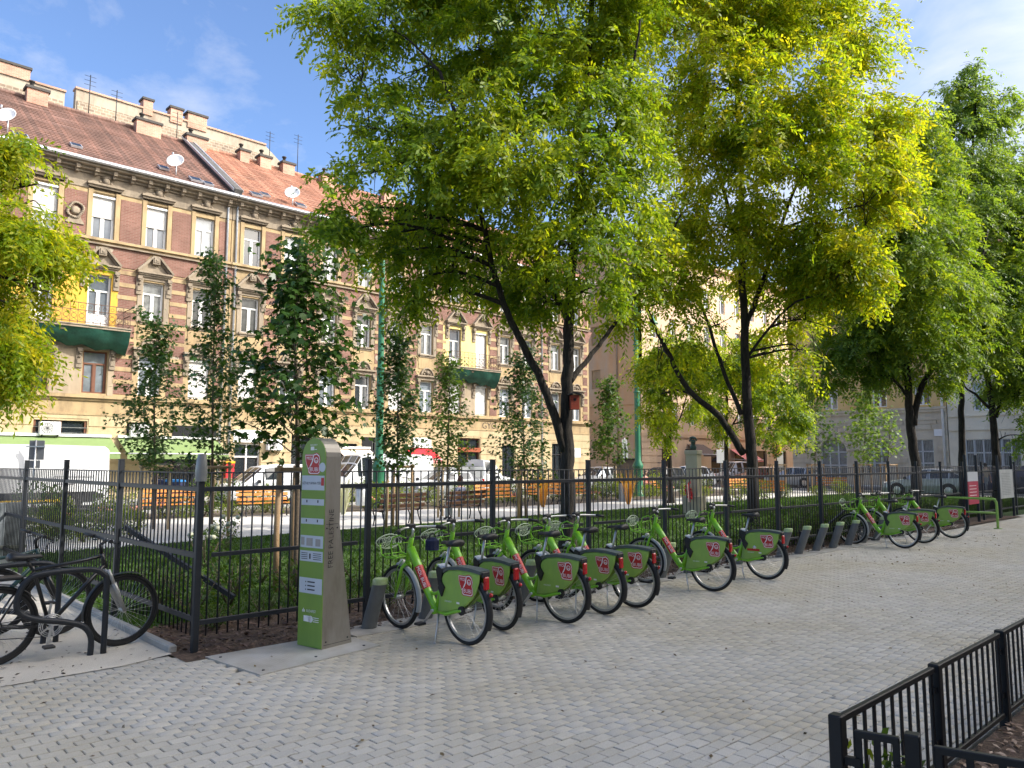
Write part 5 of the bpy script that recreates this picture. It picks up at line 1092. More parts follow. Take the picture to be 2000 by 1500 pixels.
for i, (px, py) in enumerate(((425, 1095), (400, 1110), (440, 1080))):
    g_ = gp(px, py); o = SW if i == 0 else dup(SW); o.location = (g_.x, g_.y, 0); o.rotation_euler = (0, 0, i*2.1); o.scale = (.95, .95, .9+.05*i)
    o['label'] = ['middle one of the three white flowering shrubs behind the fence corner', 'leftmost of the three white flowering shrubs behind the fence corner', 'rightmost of the three white flowering shrubs behind the fence corner'][i]; o['group'] = 'white flowering shrubs by the fence corner'
for p in S1+S2+[SP]:
    for ch in list(p.children): bpy.data.objects.remove(ch)
    bpy.data.objects.remove(p)
# tall grasses with orange plumes
def plume(label, x, y, h, m, n=70, name='ornamental_grass'):
    t = thing(name, label, 'plant', (x, y, 0)); b = MB(); q = random.Random(int(x*100))
    for i in range(n):
        a = q.uniform(0, 6.28); L = h*q.uniform(.6, 1); s = q.uniform(.15, .5)*h; p = Vector((math.cos(a)*.06, math.sin(a)*.06, 0)); e = Vector((math.cos(a)*s, math.sin(a)*s, L)); mdl = (p+e)/2+Vector((-math.cos(a)*s*.15, -math.sin(a)*s*.15, .1*h)); w = Vector((-math.sin(a), math.cos(a), 0))*.014
        b.add([p-w, p+w, mdl+w, mdl-w, e], [(0, 1, 2, 3), (3, 2, 4)])
    b.build('blade', m, t, recalc=False); return t
m_plume = leafmat('orange_plume', [(.35, .18, .03), (.55, .30, .05), (.62, .42, .10)], .4); m_pale = leafmat('pale_blade', [(.40, .42, .34), (.55, .56, .48)], .3)
for x, y, d, h, m, l in ((1060, 930, 31, 1.6, m_plume, 'orange plumed ornamental grass left of the largest trunk'), (1226, 930, 33, 1.7, m_plume, 'orange plumed ornamental grass left of the second lamp post'), (672, 960, 26.5, 1.5, m_pale, 'pale spiky ornamental grass beside the green pillar')):
    q = dp(x, 905, d); plume(l, q.x, q.y, h, m)
# sprig between the rails of the low black fence
for i, (px, py, h) in enumerate(((1700, 1470, .42), (1745, 1480, .5), (1650, 1480, .3), (1790, 1480, .35))):
    g_ = gp(px, py+170); t = thing('weed', ['bright yellow green weed sprouting by the second post of the short black fence', 'tallest dark weed behind the short black fence post', 'small dark weed at the corner post of the low black fence', 'dark weed below the first rail of the short black fence'][i], 'weed', (g_.x, g_.y, 0), group='weeds in the low black fence'); b = MB(); b.tube([(0, 0, 0), (.02, .01, h*.5), (.05, .0, h)], [.004, .003, .002], 4); b.build('stem', m_ybark, t)
    n = 26; C = np.stack([nrs.normal(.03, .05, n), nrs.normal(0, .05, n), nrs.uniform(h*.3, h, n)], 1); T = unit(nrs.normal(0, 1, (n, 3))); leaf_quads('foliage', C, T, unit(nrs.normal(0, .5, (n, 3))+np.array([0, 0, 1])), np.full(n, .06), np.full(n, .03), m_shruby if i == 0 else m_shrub, t)

q = dp(1122, 800, D1-.22); nb_ = thing('nest_box', 'red wooden nest box with dark pitched roof on the largest trunk', 'nest box', (q.x, q.y, q.z), RAD(-40)); b = MB(); b.cbox((0, 0, .14), (.17, .17, .28), .006); b.build('box', mat('nest_red', (.26, .035, .012), .7, var=.25, bump=.3), nb_)
b = MB(); b.bar((-.13, 0, .29), (.0, 0, .335), .24, .02); b.bar((.0, 0, .335), (.13, 0, .29), .24, .02); b.build('roof', m_dark, nb_); b = MB(); b.lathe([(.028, 0), (.028, .004)], 12, c=(0, -.085, .19), M=Matrix.Rotation(RAD(90), 3, 'X')); b.build('entrance_hole', m_ink if 'm_ink' in globals() else m_black, nb_)
# ================================================================ park fence
FY0, FX0, FP, NP_ = 7.36, 2.93, 1.868, 23
PF = thing('park_fence', 'tall anthracite steel bar fence along the park behind the hire bicycles', 'fence', (FX0, FY0, 0))
b = MB(); b.cbox((0, 0, .87), (.06, .06, 1.84), .006); b.cbox((0, 0, 1.795), (.066, .066, .012), .004); postm = local('post', b, m_dark)
b = MB(); b.tube([(0, 0, .14), (0, 0, 1.66)], .0085, 6); barm = local('bar', b, m_dark)
def rail_mesh(x0, x1, h, w): b = MB(); b.cbox(((x0+x1)/2, 0, 0), (x1-x0, w, h), .004); return local('rail', b, m_dark)
RF = rail_mesh(.03, FP-.03, .045, .035); RS = rail_mesh(.13, FP-.13, .04, .03); RTn = rail_mesh(.03, FP-.03, .014, .014)
restb = MB(); nb = 0
for i in range(NP_):
    x = FP*i; inst('post', postm, PF, (x, 0, 0))
    if i < NP_-1:
        inst('rail', RF, PF, (x, 0, 1.505)); inst('rail', RS, PF, (x, 0, .885)); inst('rail', RF, PF, (x, 0, .27)); inst('rail', RTn, PF, (x, 0, 1.66))
        for k in range(17):
            xx = x+.104*(k+1)
            if nb < 285: inst('bar', barm, PF, (xx+rnd.gauss(0, .0015), 0, 0), rot=(rnd.gauss(0, .0015), rnd.gauss(0, .0025), 0)); nb += 1
            else: restb.tube([(xx, 0, .14), (xx, 0, 1.66)], .0085, 4)
kind(restb.build('bar', m_dark, PF), 'stuff')
b = MB(); b.bar((7*FP+.04, .03, .35), (8*FP-.04, .03, .9), .04, .04); b.build('brace', m_dark, PF)
# return fence into the park, on the left
RFn = thing('return_fence', 'anthracite bar fence running back from the corner post beside the parked bicycles', 'fence', (FX0, FY0, 0), RAD(90))
FP2 = 2.36; RF2 = rail_mesh(.03, FP2-.03, .045, .035); RS2 = rail_mesh(.06, FP2-.10, .05, .03); RT2 = rail_mesh(.03, FP2-.03, .014, .014)
for i in range(1, 5): inst('post', postm, RFn, (FP2*i, 0, 0))
for i in range(4):
    x = FP2*i
    for me, z in ((RF2, 1.505), (RS2, .885), (RF2, .30), (RT2, 1.66)): inst('rail', me, RFn, (x, 0, z))
    for k in range(21): inst('bar', barm, RFn, (x+.1073*(k+1), 0, 0))
b = MB(); b.bar((2.3, -.05, 1.02), (1.2, -.9, .25), .05, .05); b.build('brace', m_dark, RFn)
t = thing('metal_screen', 'grey sheet metal screen behind the fence at the left edge', 'screen', (2.2, 15.6, 0), RAD(15)); b = MB(); b.cbox((0, 0, .55), (2.2, .05, 1.05), .01); b.build('sheet', mat('grey_sheet', (.16, .18, .20), .5), t)
b = MB(); b.bar((-1.1, -.04, .42), (1.1, -.04, .30), .03, .05); b.build('rail', m_steel, t)
t = thing('sign', 'grey back of a road sign on thin steel pole before the white van', 'sign', (6.35, 30.2, 0)); b = MB(); b.tube([(0, 0, 0), (0, 0, 2.55)], .03, 8); b.build('pole', m_steel, t)
b = MB(); b.cbox((.02, .04, 2.2), (.50, .02, .66), .01); b.cbox((-.02, .045, 1.72), (.36, .02, .26), .01); b.build('plate', mat('sign_back', (.12, .125, .13), .5), t, rz=RAD(-38))
b = MB(); b.bx(-.3, .3, -.03, .03, 2.3, 2.34); b.build('clamp', m_steel, t, rz=RAD(-38))
t = thing('litter_bag', 'clear plastic sleeve over the top of the fence corner post', 'plastic sleeve', (FX0, FY0, 1.58)); b = MB(); b.lathe([(.055, 0), (.06, .1), (.05, .2), (.038, .26)], 8); b.build('sleeve', mat('plastic_sleeve', (.20, .205, .20), .25, spec=.8), t)
# ================================================================ low black fence, bottom right
LF = thing('low_fence', 'low black flat bar fence round the mulch bed in the bottom right corner', 'fence', (3.53, 1.59, 0))
b = MB(); b.cbox((0, 0, .31), (.06, .06, .64), .005); lp = local('post', b, m_black)
b = MB(); b.cbox((0, 0, .345), (.030, .010, .50), .002); lb = local('bar', b, m_black)
P_ = 1.27
for i in range(7): inst('post', lp, LF, (P_*i, 0, 0))
rl = rail_mesh(.055, P_-.055, .03, .03); rl.materials.clear(); rl.materials.append(m_black)
b = MB(); b.cbox((0, 0, 0), (.05, .034, .034), .002)
for i in range(6):
    inst('rail', rl, LF, (P_*i, 0, .605)); inst('rail', rl, LF, (P_*i, 0, .09))
    for k in range(11): inst('bar', lb, LF, (P_*i+.07+.113*k, 0, 0))
    b2 = MB()
    for xx in (.045, P_-.045):
        for z in (.2, .48): b2.bx(xx-.03, xx+.03, -.014, .014, z, z+.03)
    b2.build('bracket', m_black, LF, loc=(P_*i, 0, 0))
SF = thing('low_fence', 'short black fence returning towards the camera from the corner post of the mulch bed', 'fence', (3.53, 1.59, 0), math.atan2(-.75, .2))
inst('post', lp, SF, (.30, 0, -.03)); inst('post', lp, SF, (1.95, 0, -.03))
for x0, x1, z in ((.07, .25, .56), (.38, 1.9, .55)):
    r_ = rail_mesh(x0, x1, .03, .03); r_.materials.clear(); r_.materials.append(m_black); inst('rail', r_, SF, (0, 0, z)); inst('rail', r_, SF, (0, 0, .08))
    n = max(1, int(round((x1-x0)/.115)))
    for k in range(n+1): inst('bar', lb, SF, (x0+.015+(x1-x0-.03)*k/n, 0, -.045))
b = MB()
for a, c in ((.0, .09), (.23, .32), (.28, .40)):
    for z in (.42, .18): b.bx(a, c, -.015, .015, z, z+.035)
b.build('bracket', m_black, SF)
# ================================================================ hire point pillar, plates, dock posts
m_kgreen = mat('pillar_green', (.20, .32, .05), .45, var=.05, scale=2, stain=(.17, .28, .05), sscale=2)
m_lblw = mat('label_white', (.55, .58, .62), .4, var=.03); m_ink = mat('ink', (.03, .03, .035), .6); m_red = mat('logo_red', (.50, .018, .020), .4, var=.05); m_lw = mat('logo_white', (.80, .78, .76), .4, var=.03)
m_steel2 = mat('stained_steel', (.27, .25, .22), .4, .5, scale=1.5, col2=(.33, .31, .28), stain=(.20, .175, .145), sscale=1.6)
KP = thing('hire_pillar', 'tall round topped green and steel hire point pillar on a metal plate', 'pillar', (3.755, 6.94, .012), RAD(11))
# local: x = depth away from the printed face, y = along the face (0..-.35), z up. printed face at x=0
def prof_face(n=14):
    w, zt = .345, 1.80; return [(-w, 0), (-w, zt)]+[(-w/2-w/2*math.cos(a), zt+math.sin(a)*.185) for a in np.linspace(0, math.pi, n)[1:-1]]+[(0, zt), (0, 0)]
pf_ = prof_face(); n = len(pf_); b = MB()
dep = lambda z: .375-.185*min(1, (z/1.15))**1.0+(.0 if z < 1.15 else 0)
ys = [q[0] for q in pf_]; zs = [q[1] for q in pf_]
# split the long edges so the flared back edge bends at 1.15 m
outl = []
for i in range(n):
    a, c = pf_[i], pf_[(i+1) % n]; outl.append(a)
    if abs(a[0]-c[0]) < 1e-6 and abs(a[1]-c[1]) > 1:
        for z in ((.4, .8, 1.15) if a[1] < c[1] else (1.15, .8, .4)): outl.append((a[0], z))
n = len(outl); fr = [Vector((.004, y, z)) for y, z in outl]; bk = [Vector((dep(z), y, z)) for y, z in outl]
b.add(fr+bk, [(i, (i+1) % n, (i+1) % n+n, i+n) for i in range(n)]+[tuple(range(2*n-1, n-1, -1)), tuple(range(n))]); o = b.build('casing', m_steel2, KP)
b = MB(); ins = [(-.345/2+(y+.345/2)*.985, z*.997+.004) for y, z in pf_]; b.prism(ins, -.004, .0038, 'x'); b.build('printed_front', m_kgreen, KP)
def kpanel(name, z0, z1, m, y0=-.335, y1=-.010, x=-.006):
    b = MB(); b.bx(x, x+.0015, y0, y1, z0, z1); return b.build(name, m, KP)
UY = (0, -1, 0)
for z0, z1 in ((1.48, 1.62), (1.335, 1.395), (1.155, 1.21), (.93, 1.045), (.80, .90), (.50, .645)): kpanel('label', z0, z1, m_lblw)
b = MB(); put_text(b, 'KÉTHLY ANNA TÉR', (-.0075, -.15, 1.545), UY, ZZ, .036, 0, .85)
for z, rows in ((1.365, 1), (1.18, 1)):
    for y in (-.09, -.25): b.bx(-.0078, -.007, y-.008, y+.008, z-.005, z+.02)
for k in range(3): b.bx(-.0078, -.007, -.235, -.13, .53+k*.036, .542+k*.036); b.lathe([(.007, 0), (.007, .001)], 8, c=(-.0078, -.105, .535+k*.036), M=Matrix.Rotation(RAD(90), 3, 'Y'))
for k in range(4): b.bx(-.0078, -.007, -.12, -.03, .82+k*.018, .826+k*.018); b.bx(-.0078, -.007, -.315, -.2, .82+k*.018, .826+k*.018)
b.bx(-.0078, -.007, -.165, -.145, .825, .875); b.build('lettering', m_ink, KP)
b = MB(); put_text(b, 'BUDAPEST', (-.0055, -.19, .335), UY, ZZ, .036, 0, .8)
for k in range(3): b.bx(-.0058, -.005, -.095+k*.014-.005, -.095+k*.014+.004, .322, .345+.012*(k == 1))
b.bx(-.0058, -.005, -.185, -.085, .235, .29); b.lathe([(.032, 0), (.032, .001)], 12, c=(-.0058, -.185, .262), M=Matrix.Rotation(RAD(90), 3, 'Y'))
for k in range(3): b.bx(-.0058, -.005, -.30, -.22, .24+k*.018, .246+k*.018)
put_text(b, 'BUDAPEST', (-.0055, -.17, 1.915), UY, ZZ, .024, 0, .9); b.bx(-.0058, -.005, -.175, -.125, 1.865, 1.90); b.bx(-.0058, -.005, -.215, -.18, 1.87, 1.876); b.build('lettering', m_lw, KP)
b = MB(); b.bx(-.0085, -.0075, -.33, -.29, 1.525, 1.60); b.build('sticker', m_red, KP); b = MB(); b.lathe([(.045, 0), (.045, .0012)], 18, c=(-.0065, -.30, 1.70), M=Matrix.Rotation(RAD(90), 3, 'Y')); b.build('sticker', m_lblw, KP)
def poster(z0, z1):
    b = MB()
    for y0, y1, a, c in ((-.07, -.02, .2, .85), (-.19, -.10, .15, .8), (-.30, -.23, .15, .75)): b.bx(-.0079, -.007, y0, y1, z0+(z1-z0)*a, z0+(z1-z0)*c)
    b.build('pictogram', mat('pale_print', (.36, .33, .30), .6), KP)
poster(.93, 1.045)
b = MB(); put_text(b, 'FREE PALESTINE', (.085, -.3475, 1.02), (0.0, 0, 1), (-1, 0, 0), .085, 0, .92)
for i, v in enumerate(b.v): b.v[i] = (v[0]+rnd.gauss(0, .0012), v[1], v[2]+rnd.gauss(0, .002))
b.build('graffiti', mat('marker', (.035, .035, .035), .6), KP)
# the logo: a red badge with white outline and lettering (plane u right, v up, thin)
def logo_mesh():
    b = MB()
    sh = [(-.5, .42), (.06, .42), (-.02, .12), (-.16, -.12), (-.30, -.24), (-.42, -.02), (-.5, .22)]
    rr = [(.10, .42), (.30, .46), (.46, .36), (.52, .16), (.46, -.04), (.50, -.10), (.50, -.40), (.40, -.47), (-.12, -.47), (-.22, -.40), (-.22, -.22), (-.08, -.08), (.04, .12)]
    def grow(p, k):
        cx = sum(q[0] for q in p)/len(p); cy2 = sum(q[1] for q in p)/len(p); return [(cx+(x-cx)*k, cy2+(y-cy2)*k) for x, y in p]
    fl = lambda p, z: [(x, -z, y) for x, y in p]
    for p in (sh, rr): b.add(fl(grow(p, 1.20), .004), [tuple(range(len(p)))], 0); b.add(fl(grow(p, 1.11), .006), [tuple(range(len(p)))], 1); 
    for p in (sh, rr): b.add(fl(grow(p, 1.0), .008), [tuple(range(len(p)))], 0)
    put_text(b, 'MOL', (-.21, -.012, .27), (1, 0, 0), (0, 0, 1), .23, 1, .95); put_text(b, 'BUBI', (.14, -.012, -.30), (1, 0, 0), (0, 0, 1), .30, 1, 1.0)
    b.add(fl([(.10, .40), (.02, .10), (-.12, -.12), (-.19, -.12), (-.04, .12), (.03, .40)], .010), [(0, 1, 2, 3, 4, 5)], 1)
    b.torus((.28, -.012, .17), .13, .025, 14, 4, 1); b.torus((.23, -.012, .14), .04, .010, 8, 4, 1); b.torus((.33, -.012, .14), .04, .010, 8, 4, 1)
    o = b.build('logo', [m_red, m_lw], recalc=False); me = o.data; bpy.data.objects.remove(o); return me
LOGO = logo_mesh()
b = MB()
for z_, d_ in ((.06, .32), (.06, .05), (1.12, .16), (1.12, .03)): b.lathe([(.009, 0), (.007, .004)], 8, c=(d_, -.3455, z_), M=Matrix.Rotation(RAD(90), 3, 'X'))
for z_ in (.03, 1.155): b.bx(.02, dep(z_)-.02, -.3462, -.3448, z_, z_+.004)
b.build('bolt', m_ink, KP)
o = inst('logo', LOGO, KP, (-.0062, -.155, 1.735)); o.rotation_euler = (0, 0, RAD(-90)); o.scale = (.20, .06, .19)
# chequer plate
def platemat():
    m, t, o, b = nodes_of('chequer_plate'); L = t.links.new; tcn = t.nodes.new('ShaderNodeTexCoord'); mp = t.nodes.new('ShaderNodeMapping'); mp.inputs['Scale'].default_value = (1, 1, 1); mp.inputs['Rotation'].default_value = (0, 0, RAD(45)); L(tcn.outputs['Object'], mp.inputs[0])
    ck = t.nodes.new('ShaderNodeTexBrick'); ck.inputs['Scale'].default_value = 1; ck.inputs['Brick Width'].default_value = .05; ck.inputs['Row Height'].default_value = .024; ck.inputs['Mortar Size'].default_value = .008; L(mp.outputs[0], ck.inputs[0])
    n = t.nodes.new('ShaderNodeTexNoise'); n.inputs['Scale'].default_value = 3; n.inputs['Detail'].default_value = 7; L(tcn.outputs['Object'], n.inputs[0]); r = t.nodes.new('ShaderNodeValToRGB'); L(n.outputs['Fac'], r.inputs[0]); e = r.color_ramp.elements
    e[0].position = .35; e[0].color = (.36, .34, .30, 1); e[1].position = .7; e[1].color = (.52, .51, .48, 1); L(r.outputs[0], b.inputs['Base Color']); b.inputs['Metallic'].default_value = .15; b.inputs['Roughness'].default_value = .5
    bp = t.nodes.new('ShaderNodeBump'); bp.invert = True; bp.inputs['Strength'].default_value = .8; bp.inputs['Distance'].default_value = .006; L(ck.outputs['Fac'], bp.inputs['Height']); L(bp.outputs[0], b.inputs['Normal']); return m
m_plate = platemat()
t = thing('floor_plate', 'grey chequered steel plate on the ground under the green pillar', 'plate', (3.6, 6.6, 0)); b = MB(); b.prism([(2.93, 7.10), (3.02, 6.19), (4.33, 6.38), (4.30, 7.10)], -.02, .012, 'z')
for x, y in ((3.1, 6.3), (4.2, 6.47), (3.02, 6.98), (3.65, 6.4), (4.2, 6.95)): b.lathe([(.014, .012), (.012, .018)], 8, 1, c=(x, y, 0))
b.build('sheet', [m_plate, m_ink], t, world=True)
t = thing('floor_plate', 'long line of chequered steel base plates under the dock posts', 'plate', (12.3, 7.05, 0))
for i in range(11):
    x0 = 4.37+i*1.5; b = MB(); b.prism([(x0, 6.86+.01*(i % 2)), (x0+1.485, 6.86+.01*(i % 2)), (x0+1.485, 7.3), (x0, 7.3)], -.02, .010+.002*(i % 3), 'z'); o = b.build('base_plate', m_plate, t, world=True)
# dock posts
m_dock = mat('dock_grey', (.155, .165, .170), .55, var=.12, scale=6, stain=(.11, .115, .115), sscale=4); m_dtop = mat('dock_top', (.30, .44, .14), .4, var=.2, scale=10, col2=(.55, .60, .42))
def dock():
    t = thing('dock_post', 'x', 'dock post', group='dock posts of the hire point')
    sh = -.40; ring = lambda z, r: [Vector((r*math.cos(a), r*math.sin(a)+sh*z, z)) for a in np.linspace(0, 2*math.pi, 19)[:-1]]
    b = MB(); zs = [(0, .082), (.02, .080), (.25, .078), (.47, .077)]; V = []; n = 18
    for z, r in zs: V += ring(z, r)
    b.add(V, [(k*n+j, k*n+(j+1) % n, (k+1)*n+(j+1) % n, (k+1)*n+j) for k in range(3) for j in range(n)], 0, True); b.build('shaft', m_dock, t)
    b = MB(); V = ring(.47, .079)+[q+Vector((0, -.012, .055)) for q in ring(.47, .079)]; V2 = [q+Vector((0, -.002, .012)) for q in [Vector((c.x*.86, sh*.47-.012+(c.y-sh*.47)*.86, .525)) for c in ring(.47, .079)]]; V += V2
    for i, v in enumerate(V):
        if i >= n: V[i] = Vector((v.x, v.y, v.z+.10*(v.y-sh*.47)*-.4))
    b.add(V, [(k*n+j, k*n+(j+1) % n, (k+1)*n+(j+1) % n, (k+1)*n+j) for k in range(2) for j in range(n)]+[tuple(range(2*n, 3*n))], 0, True); b.build('cap', m_dtop, t)
    b = MB(); b.cbox((.02, .09-.15, .36), (.10, .06, .14), .012); b.build('lock_slot', m_black, t); KIDS[t.name] = list(t.children); return t
D0 = dock(); ORD = ['first', 'second', 'third', 'fourth', 'fifth', 'sixth', 'seventh', 'eighth', 'ninth', 'tenth', 'eleventh', 'twelfth', 'thirteenth', 'fourteenth', 'fifteenth', 'sixteenth', 'seventeenth', 'eighteenth', 'nineteenth', 'twentieth', 'last']
for i in range(21):
    o = D0 if i == 0 else dup(D0); o.location = (4.69+.752*i, 7.14, .012); o.rotation_euler = (0, 0, rnd.gauss(0, .03))
    st = 'empty ' if 11 <= i <= 15 else ''
    o['label'] = f'{st}slanted grey dock post, {ORD[i]} counted along the row from the green pillar' if i < 20 else 'slanted grey dock post at the far right end of the row'
# ================================================================ hire bicycles (x forward, y left, rear wheel on the origin)
m_bg = mat('hire_bike_green', (.20, .50, .012), .32, var=.06, coat=.3); m_pg = mat('skirt_green', (.29, .46, .085), .42, var=.08, scale=5, stain=(.22, .36, .09), sscale=3); m_tyre = mat('tyre', (.014, .014, .014), .8, var=.2); m_alu = mat('aluminium', (.62, .62, .62), .3, .9, var=.08)
m_rim = mat('rim_silver', (.50, .50, .50), .35, .8, var=.08); m_blk = mat('black_plastic', (.016, .016, .017), .5, var=.2); m_gp = mat('grey_plastic', (.075, .095, .090), .5, var=.1); m_fend = mat('fender_grey', (.33, .35, .38), .45, var=.08); m_refl = mat('red_reflector', (.42, .01, .012), .2, var=.1); m_lamp = mat('lamp_lens', (.62, .60, .58), .15)
def wheel(parent, c, R=.335, rim=None, spokes=28, tw=.022):
    b = MB(); b.tube([(0, -.05, 0), (0, .05, 0)], .022, 10); b.tube([(0, -.075, 0), (0, .075, 0)], .007, 6)
    for k in range(spokes):
        a = 2*math.pi*k/spokes; s = .032 if k % 2 else -.032; h = a+(.35 if (k//2) % 2 else -.35)
        b.tube([(math.cos(h)*.022, s, math.sin(h)*.022), (math.cos(a)*(R-.04), s*.08, math.sin(a)*(R-.04))], .0013, 3, cap=False)
    w = b.build('wheel', m_alu, parent, loc=c); b = MB(); b.torus((0, 0, 0), R-tw, tw, 44, 8); b.build('tyre', m_tyre, w)
    b = MB(); n = 44; V = []
    for i in range(n):
        a = 2*math.pi*i/n
        for r, y in ((R-.036, -.013), (R-.036, .013), (R-.062, .010), (R-.062, -.010)): V.append((math.cos(a)*r, y, math.sin(a)*r))
    b.add(V, [(4*i+j, 4*((i+1) % n)+j, 4*((i+1) % n)+(j+1) % 4, 4*i+(j+1) % 4) for i in range(n) for j in range(4)]); b.build('rim', rim or m_rim, w); return w
def saddle(parent, c, L=.27, w=.20, m=None):
    st = [(-.5, .75, .0, .05), (-.42, .98, .012, .06), (-.25, 1.0, .008, .055), (-.05, .62, .0, .045), (.2, .30, -.002, .035), (.42, .22, -.004, .03), (.5, .12, -.012, .02)]
    V = []; n = 10
    for u, ww, dz, th in st:
        for k in range(n):
            a = 2*math.pi*k/n; V.append((u*L, math.cos(a)*ww*w/2, dz+math.sin(a)*th*.5*(1 if math.sin(a) > 0 else 1.3)-(.012*math.cos(a)**2)))
    b = MB(); b.add(V, [(i*n+j, i*n+(j+1) % n, (i+1)*n+(j+1) % n, (i+1)*n+j) for i in range(len(st)-1) for j in range(n)]+[tuple(range(n)), tuple(range((len(st)-1)*n, len(st)*n))], 0, True)
    b.tube([(-.10, .03, -.03), (.08, .015, -.04)], .004, 4); b.tube([(-.10, -.03, -.03), (.08, -.015, -.04)], .004, 4); return b.build('saddle', m or m_blk, parent, loc=c)
def hire_bike():
    t = thing('hire_bicycle', 'x', 'bicycle', group='green hire bicycles at the dock posts')
    wheel(t, (0, 0, .335)); wheel(t, (1.07, 0, .335))
    f = MB(); f.tube([(.86, 0, .86), (.75, 0, .70), (.60, 0, .47), (.50, 0, .335), (.44, 0, .285)], [.044, .046, .042, .040, .040], 12); f.tube([(.845, 0, .97), (.915, 0, .735)], .027, 10); f.tube([(.885, 0, .84), (.82, 0, .80)], .04, 10)
    f.tube([(.44, 0, .27), (.40, 0, .40), (.345, 0, .56)], [.036, .028, .024], 10); f.tube([(.60, 0, .465), (.52, 0, .43), (.45, 0, .44), (.395, 0, .47)], .017, 8)
    for s in (-1, 1): f.tube([(.44, s*.03, .275), (.25, s*.052, .268), (.05, s*.06, .325), (0, s*.062, .335)], .0165, 8)
    f.tube([(.44, -.06, .28), (.44, .06, .28)], .038, 12); f.build('frame', m_bg, t)
    f = MB(); f.tube([(.915, 0, .735), (.93, 0, .70)], .024, 8)
    for s in (-1, 1): f.tube([(.925, s*.02, .70), (.945, s*.058, .655), (1.00, s*.060, .50), (1.07, s*.060, .335)], [.02, .018, .016, .013], 8)
    f.build('fork', m_bg, t)
    p = MB(); p.tube([(.352, 0, .54), (.235, 0, .93)], .0145, 8); p.build('seat_post', m_alu, t); saddle(t, (.225, 0, .965))
    h = MB(); h.tube([(.845, 0, .965), (.815, 0, 1.05), (.845, 0, 1.075)], .015, 8); h.tube([(.66, -.31, 1.06), (.74, -.24, 1.075), (.83, -.10, 1.08), (.845, 0, 1.078), (.83, .10, 1.08), (.74, .24, 1.075), (.66, .31, 1.06)], .0125, 8); hb = h.build('handlebar', m_alu, t)
    for s in (-1, 1): g = MB(); g.tube([(.648, s*.315, 1.058), (.735, s*.245, 1.075)], .018, 8); g.build('grip', m_blk, hb)
    g = MB()
    for s in (-1, 1): g.tube([(.76, s*.215, 1.075), (.80, s*.24, 1.06), (.74, s*.30, 1.045)], .006, 5); g.tube([(.80, s*.16, 1.08), (.95, s*.08, 1.02), (.93, s*.03, .85)], .004, 4)
    g.cbox((.86, 0, 1.09), (.07, .10, .05), .01); g.build('brake_lever', m_blk, hb)
    k = MB(); r = .0075   # front carrier with a latticed plate
    for s in (-1, 1):
        k.tube([(.875, s*.05, .965), (.93, s*.10, 1.0), (1.0, s*.13, .97), (1.03, s*.135, .90), (1.01, s*.13, .78), (.95, s*.10, .76)], r*1.15, 6)
        k.tube([(.95, s*.12, .76), (1.10, s*.14, .755), (1.20, s*.13, .78), (1.245, s*.12, .88)], r, 6)
        k.tube([(.92, s*.06, .74), (1.02, s*.06, .65), (1.06, s*.07, .40)], .005, 5)
    for x, z in ((1.02, .755), (1.09, .753), (1.15, .757), (1.20, .78)): k.tube([(x, -.135, z), (x, .135, z)], .005, 5)
    k.tube([(1.03, -.135, .90), (1.03, .135, .90)], .006, 5); bk = k.build('front_basket', m_bg, t)
    k = MB(); pl = [Vector((1.245+.02*math.sin(2*a)*0, .155*math.cos(a)*(1+.10*math.cos(2*a)), .905+.075*math.sin(a))) for a in np.linspace(0, 2*math.pi, 21)[:-1]]; k.tube(pl, .008, 5, closed=True)
    for y in (-.09, -.03, .03, .09): k.torus((1.245, y, .905), .043, .005, 10, 4, ax='x')
    for y in (-.06, 0, .06): k.torus((1.245, y, .925), .03, .005, 8, 4, ax='x'); k.torus((1.245, y, .875), .028, .005, 8, 4, ax='x')
    k.build('basket_plate', mat('plate_grey_green', (.42, .50, .36), .5), bk)
    k = MB(); k.lathe([(0, -.02), (.03, -.02), (.036, .02), (.03, .03), (0, .03)], 10, c=(1.0, 0, .70), M=Matrix.Rotation(RAD(90), 3, 'Y')); k.build('headlamp', m_lamp, t)
    def fender(c, R, a0, a1, w, n=14):
        V = []
        for i in range(n+1):
            a = RAD(a0+(a1-a0)*i/n)
            for y, q in ((-w/2, -.016), (-w/3, 0), (0, .006), (w/3, 0), (w/2, -.016)): V.append((c[0]+math.cos(a)*(R+q), y, c[1]+math.sin(a)*(R+q)))
        b = MB(); b.add(V, [(5*i+j, 5*i+5+j, 5*i+6+j, 5*i+1+j) for i in range(n) for j in range(4)], 0, True); return b
    fender((1.07, .335), .355, 88, 200, .066).build('front_fender', m_fend, t, recalc=False); fender((0, .335), .358, 40, 205, .06).build('rear_fender', m_blk, t, recalc=False)
    OUT = [(.375, .275), (.345, .42), (.318, .60), (.270, .665), (.20, .700), (.05, .718), (-.12, .715), (-.255, .700), (-.240, .62), (-.205, .54), (-.14, .455), (-.05, .385), (.06, .335), (.18, .300), (.29, .278)]
    for s in (-1, 1):
        b = MB(); ya = .048; V = []; n = len(OUT); cx, cz = .06, .54
        V = [(x, s*(ya-.004), z) for x, z in OUT]+[(x, s*ya, z) for x, z in OUT]+[(cx+(x-cx)*.93, s*(ya+.010), cz+(z-cz)*.93) for x, z in OUT]
        b.add(V, [(k2*n+i, k2*n+(i+1) % n, (k2+1)*n+(i+1) % n, (k2+1)*n+i) for k2 in (0, 1) for i in range(n)]+[tuple(range(2*n, 3*n)), tuple(range(n-1, -1, -1))]); sk = b.build('wheel_skirt', m_pg, t)
        o = inst('logo', LOGO, sk, (-.06, s*(ya+.0112), .585)); o.scale = (.185, .05, .185); o.rotation_euler = (0, 0, 0 if s < 0 else math.pi)
